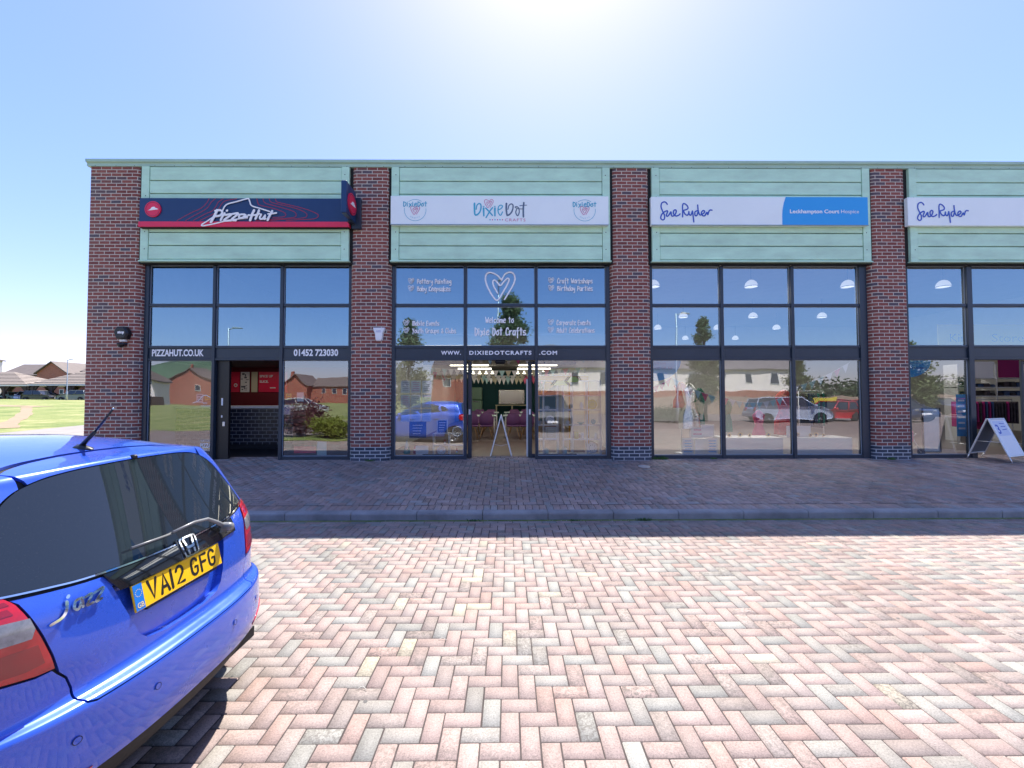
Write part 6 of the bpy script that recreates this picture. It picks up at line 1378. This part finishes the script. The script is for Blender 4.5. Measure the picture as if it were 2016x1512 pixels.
# ------------------------------------------------------------------ surroundings: beyond the left end and behind the viewer (seen in the glass)
M['tile'] = mat('grey_brown_roof_tile', (.125, .10, .09), .8, var=.2, vscale=1.2, bump=.5, bscale=8); M['slate'] = mat('grey_slate', (.17, .15, .155), .7, var=.15, vscale=1)
M['carporttile'] = mat('pale_ribbed_tile', (.26, .215, .18), .8, var=.12, vscale=3); M['render'] = mat('cream_render', (.80, .73, .71), .85, var=.05, vscale=.6); M['timber'] = mat('dark_stained_timber', (.045, .028, .025), .7)
M['winglass'] = mat('house_window_glass', (.03, .05, .08), .08); M['winframe'] = mat('white_window_frame', (.7, .7, .7), .5); M['fencew'] = mat('weathered_fence_board', (.34, .25, .19), .85, var=.2, vscale=3, stretch=(6, 1, .4)); M['galv'] = mat('galvanised_steel', (.42, .45, .48), .45, metal=.4)
def house(x0, x1, y0, y1, z0, ze, zr, axis, wall, label, wins=(), chim=(), roofm=None, face='S', cat='house'):
    """gabled block; axis = ridge direction"""
    cx, cy = (x0+x1)/2, (y0+y1)/2; H = thing('house', (cx, cy, z0), label, cat); hx, hy = (x1-x0)/2, (y1-y0)/2; mb = MB(); e = ze-z0; r_ = zr-z0
    if axis == 'X':
        mb.add([(-hx, -hy, 0), (hx, -hy, 0), (hx, hy, 0), (-hx, hy, 0), (-hx, -hy, e), (hx, -hy, e), (hx, hy, e), (-hx, hy, e), (-hx, 0, r_-.05), (hx, 0, r_-.05)], [(0, 1, 5, 4), (2, 3, 7, 6), (1, 2, 6, 9, 5), (3, 0, 4, 8, 7)])
    else:
        mb.add([(-hx, -hy, 0), (hx, -hy, 0), (hx, hy, 0), (-hx, hy, 0), (-hx, -hy, e), (hx, -hy, e), (hx, hy, e), (-hx, hy, e), (0, -hy, r_-.05), (0, hy, r_-.05)], [(0, 1, 5, 8, 4), (2, 3, 7, 9, 6), (1, 2, 6, 5), (3, 0, 4, 7)])
    mb.build('wall', wall, H); o = .35; th = .18; mb = MB()
    if axis == 'X':
        for s_ in (-1, 1): a = (-hx-o, s_*(hy+o), e-o*(r_-e)/hy); b = (-hx-o, 0, r_); v = [a, (hx+o, a[1], a[2]), (hx+o, 0, r_), b]; v += [(p[0], p[1], p[2]+th) for p in v]; mb.add(v, [(0, 1, 2, 3), (4, 5, 6, 7), (0, 1, 5, 4), (1, 2, 6, 5), (3, 0, 4, 7)])
    else:
        for s_ in (-1, 1): a = (s_*(hx+o), -hy-o, e-o*(r_-e)/hx); v = [a, (a[0], hy+o, a[2]), (0, hy+o, r_), (0, -hy-o, r_)]; v += [(p[0], p[1], p[2]+th) for p in v]; mb.add(v, [(0, 1, 2, 3), (4, 5, 6, 7), (0, 1, 5, 4), (1, 2, 6, 5), (3, 0, 4, 7)])
    R_ = mb.build('roof', roofm or M['tile'], H)
    for (cx_, cy_) in chim: mb = MB(); mb.bbox(cx_-.35, cx_+.35, cy_-.3, cy_+.3, e, r_+.9, .03); mb.build('chimney', wall, R_)
    for (fc, u, v_, w_, h_) in wins:      # on face N/S/E/W at local u, height v
        mb = MB(); mg = MB(); fr = .07
        def bx(m_, a0, a1, d0, d1, c0, c1):
            s_ = -1 if fc in 'SW' else 1
            if fc in 'NS': yb = s_*hy; m_.box(a0, a1, min(yb+s_*d0, yb+s_*d1), max(yb+s_*d0, yb+s_*d1), c0, c1)
            else: xb = s_*hx; m_.box(min(xb+s_*d0, xb+s_*d1), max(xb+s_*d0, xb+s_*d1), a0, a1, c0, c1)
        for q in ((u-w_/2, u+w_/2, v_, v_+fr), (u-w_/2, u+w_/2, v_+h_-fr, v_+h_), (u-w_/2, u-w_/2+fr, v_+fr, v_+h_-fr), (u+w_/2-fr, u+w_/2, v_+fr, v_+h_-fr)): bx(mb, q[0], q[1], -.02, .05, q[2], q[3])
        f_ = mb.build('window', M['winframe'], H); bx(mg, u-w_/2+fr, u+w_/2-fr, -.01, .02, v_+fr, v_+h_-fr); mg.build('pane', M['winglass'], f_)
    return H
# far left, beyond the field
house(-100.2, -90.2, 84, 92, 1.4, 6.15, 8.35, 'X', M['farbrick'], 'long red brick house with a brown tiled roof behind the left carport', [('S', u, 3.2, .8, .75) for u in (-2.2, -.6, 1.0, 2.6)])
house(-91.1, -85.3, 82, 93, 1.4, 6.4, 8.5, 'Y', M['farbrick'], 'red brick house with its gable towards the field', [('S', 1.9, .9, .8, .9)], [])
house(-85.2, -70, 85, 93, 1.4, 6.9, 8.9, 'X', M['farbrick'], 'red brick terrace behind the right carport beside the corner pier', [('S', u, 2.9, 1.2, 1.2) for u in (-5, 0, 5)])
house(-121, -107.3, 82, 90, 1.4, 9.4, 11.0, 'Y', M['render'], 'tall cream rendered block at the far left edge of the field', [('S', 4, 2, 1.2, 1.4)])
def carport(x0, x1, y0, y1, zg, ze, zr, label, nposts):
    C_ = thing('carport', ((x0+x1)/2, (y0+y1)/2, zg), label, 'carport'); hx, hy = (x1-x0)/2, (y1-y0)/2; e = ze-zg; r_ = zr-zg; rd = max(.01, hx-hy)*.25; mb = MB()
    v = [(-hx, -hy, e), (hx, -hy, e), (hx, hy, e), (-hx, hy, e), (-rd, 0, r_), (rd, 0, r_)]; n_ = 9
    # ribbed courses: each slope stepped
    def slope(a, b, c, d):
        for k in range(n_):
            u0, u1 = k/n_, (k+1)/n_; A0 = Vector(a).lerp(Vector(d), u0); B0 = Vector(b).lerp(Vector(c), u0); A1 = Vector(a).lerp(Vector(d), u1); B1 = Vector(b).lerp(Vector(c), u1); dz = Vector((0, 0, .07))
            mb.add([A0+dz, B0+dz, B1, A1], [(0, 1, 2, 3)]); mb.add([A0, B0, B0+dz, A0+dz], [(0, 1, 2, 3)], 1)
    slope(v[0], v[1], v[5], v[4]); slope(v[1], v[2], v[5], v[5]); slope(v[2], v[3], v[4], v[5]); slope(v[3], v[0], v[4], v[4]); mb.build('roof', [M['carporttile'], M['timber']], C_)
    mb = MB(); mb.box(-hx, hx, -hy-.03, -hy, e-.22, e-.02); mb.box(-hx, hx, hy, hy+.03, e-.22, e-.02); mb.box(-hx-.03, -hx, -hy, hy, e-.22, e-.02); mb.box(hx, hx+.03, -hy, hy, e-.22, e-.02); mb.build('fascia', M['winframe'], C_)
    for k in range(nposts):
        x = -hx+.5+(2*hx-1)*k/(nposts-1)
        for y in (-hy+.4, hy-.4):
            mb = MB(); mb.bbox(x-.16, x+.16, y-.16, y+.16, 0, e-.2, .02); mb.prism([(x-.9, e-.2), (x+.9, e-.2), (x+.75, e-.32), (x+.16, e-1.1), (x-.16, e-1.1), (x-.75, e-.32)], y-.09, y+.09); mb.build('post', M['timber'], C_)
carport(-72.5, -60.3, 64, 71, 1.12, 3.68, 5.95, 'open timber carport with a pale tiled hipped roof beside the corner pier', 5); carport(-86.5, -72.6, 64, 71, 1.12, 3.62, 5.75, 'open timber carport with a pale tiled roof at the left edge of the field', 5)
def lamp_post(x, y, z, h, label, arm=.9, rz=0):
    L_ = thing('street_lamp', (x, y, z), label, 'street lamp', rz=rz); mb = MB(); mb.lathe([(.0, 0), (.11, 0), (.11, 1.3), (.06, 1.4), (.05, h-.05), (.0, h)], 12); mb.build('post', M['galv'], L_); mb = MB(); mb.tube([(0, 0, h-.12), (arm*.5, 0, h)], .03, 8); mb.bbox(arm*.35, arm, -.12, .12, h-.03, h+.06, .03); mb.build('lamp_head', M['galv'], L_); return L_
lamp_post(-62.4, 60, 1.15, 5.9, 'grey street lamp standing in front of the right carport', .8)
# ---- simple cars
def other_car(x, y, z, rz, Lc, Wc, Hc, m, label, boxy=0.0, group=None):
    C_ = thing('parked_car', (x, y, z), label, 'car', group, rz); hl = Lc/2; hw = Wc/2; b = boxy
    prof = [(-hl+.02, .35), (-hl, .55), (-hl+.06, .86), (-hl+.12, .98), (-hl+.25, Hc*.60+.12*b), (hl-.95+.25*b, Hc*.60+.10*b), (hl-.25, Hc*.50+.10*b), (hl-.03, .72), (hl, .48), (hl-.05, .30), (hl-.45, .25), (-hl+.3, .25)]
    def sect(s, k): return [(a*(1-.02*abs(k)), s, c) for a, c in prof]
    mb = MB(); ws = [(-hw*.88, 1), (-hw*.98, .4), (-hw, 0), (hw, 0), (hw*.98, .4), (hw*.88, 1)]; n = len(prof)
    vs = []
    for s, k in ws: vs += [(a*(1-.03*k), s, c-(.10*k if c > .8 else -.05*k)) for a, c in prof]
    fs = [(i*n+j, i*n+(j+1) % n, (i+1)*n+(j+1) % n, (i+1)*n+j) for i in range(len(ws)-1) for j in range(n)]+[tuple(range(n)), tuple(range(6*n-1, 5*n-1, -1))]
    mb.add(vs, fs, 0, False); mb.build('body', m, C_)
    zb_, zt_ = Hc*.60+.10*b-.03, Hc; r0, r1, f1, f0 = -hl+.14+.1*(1-b), -hl+.55-.25*b, hl-2.0+.35*b, hl-1.15+.2*b
    lo = [(r0, zb_), (f0, zb_)]; up = [(r1, zt_-.03), ((r1+f1)/2, zt_), (f1, zt_-.05)]
    mb = MB(); w0, w1 = hw*.93, hw*.74
    v = [(r0, -w0, zb_), (f0, -w0, zb_), (f0, w0, zb_), (r0, w0, zb_), (r1, -w1, zt_-.05), (f1, -w1, zt_-.07), (f1, w1, zt_-.07), (r1, w1, zt_-.05)]; mb.add(v, [(0, 1, 5, 4), (1, 2, 6, 5), (2, 3, 7, 6), (3, 0, 4, 7)]); mb.build('window', M['carglass'], C_)
    mb = MB(); mb.bbox(r1-.03, f1+.03, -w1-.02, w1+.02, zt_-.07, zt_, .03)
    for s_ in (-1, 1):
        for (a, c) in (((f0+.01, s_*w0*1.005, zb_), (f1+.01, s_*w1*1.01, zt_-.05)), ((r0-.01, s_*w0*1.005, zb_), (r1-.01, s_*w1*1.01, zt_-.05)), (((r0+f0)/2, s_*w0*1.012, zb_), ((r1+f1)/2, s_*w1*1.015, zt_-.05))): mb.tube([a, c], .035, 6)
    mb.build('roof', m, C_)
    for sx in (-hl+.75, hl-.80):
        for s_ in (-1, 1):
            mb = MB(); Mw = Matrix.Translation((sx, s_*(hw-.11), .31)) @ Matrix.Rotation(-s_*math.pi/2, 4, 'X'); mb.lathe([(.19, -.1), (.29, -.1), (.31, -.06), (.31, .06), (.29, .10), (.19, .115)], 24, 0, Mw); w_ = mb.build('wheel', M['tyre'], C_)
            mb = MB(); mb.lathe([(0, .10), (.06, .11), (.12, .08), (.2, .105)], 10, 0, Mw); mb.build('rim', M['rimsilver'], w_)
            mb = MB(); mb.lathe([(.0, .08), (.36, .08)], 24, 0, Matrix.Translation((sx, s_*(hw-.085), .33)) @ Matrix.Rotation(-s_*math.pi/2, 4, 'X')); mb.build('wheel_arch', M['shadowgap'], C_)
    for s_ in (-1, 1): mb = MB(); mb.bbox(hl-.22, hl-.02, s_*hw*.62-.16, s_*hw*.62+.16, .66, .80, .03); mb.build('headlight', M['lightclear'], C_); mb = MB(); mb.bbox(-hl+.02, -hl+.16, s_*hw*.72-.1, s_*hw*.72+.12, .70, 1.0, .03); mb.build('tail_light', M['lightred'], C_); mb = MB(); mb.bbox(f0-.25, f0-.05, s_*(hw+.08)-.1, s_*(hw+.08)+.1, zb_, zb_+.16, .04); mb.build('door_mirror', m, C_)
    mb = MB(); mb.bbox(hl-.06, hl+.01, -.26, .26, .42, .53, .01); mb.build('number_plate', M['paperW'], C_); mb = MB(); mb.bbox(hl-.07, hl-.004, -.42, .42, .56, .68, .01); mb.build('grille', M['black'], C_)
    return C_
def paint(n_, c): return mat(n_, c, .3, metal=.2, coat=1)
PS, PB, PR_, PW_, PN, PG = paint('silver_paint', (.42, .47, .60)), paint('black_paint', (.02, .02, .03)), paint('red_paint', (.55, .01, .02)), paint('white_car_paint', (.75, .75, .75)), paint('dark_blue_paint', (.015, .03, .10)), paint('grey_paint', (.16, .18, .20))
zf_ = 1.12
for k, (x, m, hc, rz, lb) in enumerate(((-80.6, PW_, 1.5, .5, 'white car at the far left under the left carport'), (-76.3, paint('pale_green_paint', (.35, .48, .42)), 1.45, -.4, 'pale green car under the left carport'), (-74.3, PS, 1.55, -.9, 'silver car between the left carport posts'), (-72.6, PW_, 1.5, -1.2, 'white car in the gap between the two carports'), (-69.0, PB, 1.6, 0, 'black hatchback side on under the right carport'), (-63.9, PG, 1.65, math.pi, 'grey car at the edge of the carport beside the corner pier'), (-71.0, PN, 1.5, 1.2, 'dark blue car behind the carport post'))):
    other_car(x, 62.8 if k in (4, 5) else 65.5, zf_-.02, rz, 4.3, 1.78, hc, m, lb, .3)
# behind the viewer: parked cars
other_car(2.15, -3.7, 0, math.pi/2, 4.5, 1.85, 1.78, PB, 'black four wheel drive facing the shops behind the viewer', 1.0)
other_car(18.6, -9.4, 0, .08, 4.7, 1.85, 1.68, PS, 'silver people carrier parked across the road behind the viewer', .9)
other_car(22.3, -10.4, 0, math.pi*.9, 4.1, 1.76, 1.45, PR_, 'red hatchback parked beyond the silver people carrier', .2)
other_car(27.0, -10.5, 0, math.pi/2, 4.4, 1.8, 1.55, PN, 'dark car in the row behind the viewer, past the red hatchback', .6)
for k, (x, m, lb) in enumerate(((32, PR_, 'red car in the far car park row, first'), (36, PW_, 'white car in the far car park row, second'), (40, PB, 'black car in the far car park row, third'), (44, PR_, 'red car in the far car park row, fourth'))): other_car(x, -20, 0, math.pi/2, 4.2, 1.78, 1.5, m, lb, .4)
other_car(-21, -25, 0, 0, 4.3, 1.78, 1.5, PW_, 'white car by the houses behind the viewer', .4)
# buildings behind the viewer
WS = [('N', u, 3.4, 1.1, 1.7) for u in (-13.5, -9.5, -5.8, -1.5, 3, 7.5, 11.5, 15)]
house(4, 42, -53, -41, -.03, 5.75, 9.3, 'X', M['render'], 'long pale rendered two storey building with a slate roof behind the viewer', WS, (), M['slate'], cat='building')
H_ = [o for o in bpy.data.objects if o.get('label', '').startswith('long pale rendered')][0]; mb = MB(); mb.box(-19.02, 19.02, 5.98, 6.05, 0, 2.55); mb.build('brick_base', M['farbrick'], H_)
house(-10.9, -2.5, -50, -42, -.03, 5.0, 7.4, 'X', M['farbrick'], 'red brick house beside the pale building behind the viewer', [('N', -2, 3.2, 1.3, 1.3), ('N', 2, 3.2, 1.3, 1.3)])
house(-77, -66.5, -81, -76, -.03, 5.2, 8.0, 'Y', M['farbrick'], 'red brick gabled house with a chimney behind the viewer', [('N', 2, 3, 1, 1.2)], [(0, 1.5)])
house(-80, -69.5, -68, -64, -.03, 4.9, 8.2, 'Y', M['render'], 'pale boarded gabled house behind the viewer', [])
house(-62, -55, -107, -98, -.03, 5.0, 7.5, 'Y', M['farbrick'], 'red brick gabled house with a short chimney behind the viewer', [('N', 2.4, .8, .6, 1.1)], [(-1.5, 3)]); house(-55, -38, -108, -100, -.03, 4.6, 7.0, 'X', M['farbrick'], 'red brick terrace with a dark tiled roof behind the viewer', [('N', -5, 2.4, 1.2, 1.6), ('N', -2, 2.4, 1.2, 1.6), ('N', 1, 2.4, 1.2, 1.6), ('N', 4, 2.4, 1.2, 1.6)])
# fence and hedge
mb = MB(); rs = random.Random(2); x = 1.0
F_ = thing('garden_fence', (18, -22.4, 0), 'weathered close boarded timber fence in front of the pale building', 'fence')
while x < 44: mb.box(x-18, x-18+.135, -.02, .0+rs.uniform(0, .01), 0, 1.78+rs.uniform(-.02, .02)); x += .14
mb.build('boards', M['fencew'], F_); mb = MB()
for k in range(16): mb.bbox(-17+k*2.8, -16.9+k*2.8, -.14, -.03, 0, 1.9, .01)
mb.build('posts', M['fencew'], F_)
F_ = thing('garden_fence', (-72, -62, 0), 'dark timber fence below the pale boarded house', 'fence'); mb = MB(); mb.box(-9, 6, -.03, .03, 0, 1.8)
for k in range(6): mb.bbox(-9+k*3, -8.9+k*3, .03, .12, 0, 1.9, .01)
mb.build('boards', M['timber'], F_)
# ---- foliage
def leaf_mat(n_, c1, c2):
    m = bpy.data.materials.new(n_); m.use_nodes = True; t = NT(m); g_ = t.new('NewGeometry') if hasattr(bpy.types, 'ShaderNodeNewGeometry') else None
    c = t.ramp(t.noise(1.7, t.obj(), 4, .7), [(.3, c1), (.7, c2)]); t.lk(c, t.b.inputs['Base Color']); t.b.inputs['Roughness'].default_value = .6
    tr = t.n.new('ShaderNodeBsdfTranslucent'); t.lk(c, tr.inputs[0]); mx = t.n.new('ShaderNodeMixShader'); mx.inputs[0].default_value = .35; o = t.n['Material Output']; t.lk(t.b.outputs[0], mx.inputs[1]); t.lk(tr.outputs[0], mx.inputs[2]); t.lk(mx.outputs[0], o.inputs[0]); return m
M['leaf'] = leaf_mat('birch_leaf', (.09, .13, .045), (.19, .23, .09)); M['leafy'] = leaf_mat('yellow_green_leaf', (.16, .22, .02), (.30, .34, .05)); M['leafr'] = leaf_mat('purple_red_leaf', (.07, .03, .03), (.18, .06, .07)); M['leafd'] = leaf_mat('dark_hedge_leaf', (.02, .045, .015), (.05, .09, .025)); M['bark'] = mat('bark', (.12, .09, .07), .9, var=.3, vscale=8)
def leaves(mb, clumps, n, size, rs, mi=0):
    V_ = []; F_ = []
    for k in range(n):
        c, r_ = clumps[rs.randrange(len(clumps))]
        while True:
            d = Vector((rs.gauss(0, .55), rs.gauss(0, .55), rs.gauss(0, .55)))
            if d.length < 1.7: break
        p = Vector(c)+Vector((d.x*r_[0], d.y*r_[1], d.z*r_[2])); a = Vector((rs.gauss(0, 1), rs.gauss(0, 1), rs.gauss(0, .6))).normalized(); b = a.cross(Vector((rs.gauss(0, 1), rs.gauss(0, 1), rs.gauss(0, 1)))).normalized(); s = size*rs.uniform(.6, 1.3)
        V_ += [p-a*s, p+b*s*.5, p+a*s, p-b*s*.5]; F_.append((4*k, 4*k+1, 4*k+2, 4*k+3))
    mb.add(V_, F_, mi)
def tree(x, y, z, h, w_, label, m, n=5000, size=.11, seed=1, cols=1, name='tree', group=None, cat='tree'):
    rs = random.Random(seed); T_ = thing(name, (x, y, z), label, cat, group); mb = MB(); th = h*.22; mb.tube([(0, 0, 0), (.03, .02, h*.4), (0, 0, h*.85)], [h*.018, h*.012, h*.004], 8)
    cl_ = []; 
    for k in range(int(24+h*5)):
        u = rs.random(); zz_ = th+(h-th)*u; rr = w_*(1-u)**.7*(.45+.55*min(1, u*4))*.85; a = rs.uniform(0, 6.28); c = (math.cos(a)*rr*rs.uniform(.3, 1), math.sin(a)*rr*rs.uniform(.3, 1), zz_); cr = w_*rs.uniform(.16, .42)*(1.15-u*.65); cl_.append((c, (cr, cr, cr*.9))); mb.tube([(0, 0, max(th*.6, zz_-h*.12)), c], [h*.005, .01], 5)
    cl_.append(((0, 0, h*.93), (w_*.10, w_*.10, h*.08))); mb.build('trunk', M['bark'], T_); mb = MB(); leaves(mb, cl_, n, size, rs); mb.build('crown', m, T_); return T_
tree(.1, -8.0, 0, 7.9, 2.3, 'leafy street tree behind the viewer, reflected over the craft shop doorway', M['leaf'], 20000, .085, 3)
tree(-6.3, -8.2, 0, 6.6, 1.7, 'street tree behind the viewer at the left of the craft shop reflections', M['leaf'], 11000, .085, 5); tree(13.2, -9.6, 0, 6.9, 1.35, 'narrow street tree reflected in the left charity shop window', M['leaf'], 14000, .08, 7); tree(20.9, -11.5, 0, 4.4, 1.4, 'small street tree reflected beside the red hatchback', M['leaf'], 8000, .08, 9); tree(30, -12, 0, 5.5, 1.6, 'street tree reflected right of the charity shop door', M['leaf'], 5000, .12, 11)
def bush(x, y, z, rx, rz_, label, m, n, size, seed):
    rs = random.Random(seed); T_ = thing('shrub', (x, y, z), label, 'shrub'); mb = MB(); cl_ = [((rs.uniform(-.6, .6)*rx, rs.uniform(-.5, .5)*rx, rz_*rs.uniform(.45, 1.1)), (rx*.45, rx*.45, rz_*.4)) for _ in range(9)]
    mt = MB(); 
    for c, r_ in cl_: mt.tube([(0, 0, 0), c], [.03, .008], 5)
    mt.build('stems', M['bark'], T_); leaves(mb, cl_, n, size, rs); mb.build('foliage', m, T_)
bush(-8.75, .75, 0, 1.05, 1.15, 'dark purple red shrub behind the viewer, reflected in the right takeaway window', M['leafr'], 5200, .05, 1); bush(-7.25, 1.15, 0, .80, .66, 'bright yellow green shrub beside the purple one, reflected in the right takeaway window', M['leafy'], 5200, .05, 2)
mb = MB(); mb.bbox(-10.4, -6.3, .2, 2.1, -.02, .06, .03); tag(mb.build('planting_bed', M['grass']), kind='structure')
mb = MB(); rs = random.Random(6); leaves(mb, [((x_, -10.2+rs.uniform(-.3, .3), .45), (.6, .6, .5)) for x_ in np.arange(7.5, 13, .5)], 6000, .07, rs); tag(mb.build('hedge', M['leafd']), 'low dark hedge in front of the timber fence behind the viewer', 'hedge')
mb = MB(); rs = random.Random(9); leaves(mb, [((x_, -70+rs.uniform(-6, 6), rs.uniform(1, 3.5)), (6, 4, 2.5)) for x_ in np.arange(44, 130, 4)], 15000, .5, rs); tag(mb.build('woodland', M['leafd']), 'distant dark belt of trees behind the car park', kind='stuff')
lamp_post(-17.9, -8.5, 0, 6.0, 'tall grey street lamp behind the viewer, reflected in the upper takeaway window', .8, math.pi*0); lamp_post(11.35, -9.6, 0, 7.3, 'tall grey street lamp reflected in the left charity shop window', 1.0, 0); lamp_post(-.7, -8.9, 0, 9.2, 'tallest grey lamp post behind the viewer, rising out of the big street tree', .5, 1.2); lamp_post(26.2, -8.8, 0, 6.1, 'street lamp reflected at the right of the charity shop window', 1.2, math.pi)
# wooded hill far behind the viewer
hb = MB(); nx_, ny_ = 50, 6
for j in range(ny_):
    for i in range(nx_): x_ = -520+i*7.0; u = j/(ny_-1); hb.v.append((x_, -270-60*u, -.5+(32+2.5*math.sin(i*.33)+1.5*math.sin(i*.9))*math.sin(u*math.pi/2)*min(1, max(0, (-195-x_)/45))))
hb.f = [(j*nx_+i, j*nx_+i+1, (j+1)*nx_+i+1, (j+1)*nx_+i) for j in range(ny_-1) for i in range(nx_-1)]; hb.m = [0]*len(hb.f); hb.sm = [True]*len(hb.f)
tag(hb.build('hill', mat('wooded_hill', (.06, .11, .07), .95, var=.3, vscale=.06)), kind='structure')
# verge behind the car park
mb = MB(); mb.add([(-140, -96, .004), (-22, -96, .004), (-11, -12, .004), (-13.5, -3.0, .004), (-60, -1.0, .004)], [(0, 1, 2, 3, 4)]); tag(mb.build('lawn', M['grass']), kind='structure')
Yb = thing('yellow_skip', (27.5, -19.5, 0), 'bright yellow builder trailer behind the cars, reflected in the right charity window', 'trailer'); mb = MB(); mb.prism([(-1.4, .5), (1.4, .5), (1.8, 1.7), (-1.8, 1.7)], -.8, .8); mb.build('body', mat('bright_yellow', (.62, .5, .04), .5), Yb); mb = MB(); mb.bbox(-1.2, 1.2, -.7, .7, .3, .5, .02); mb.build('chassis', M['black'], Yb)
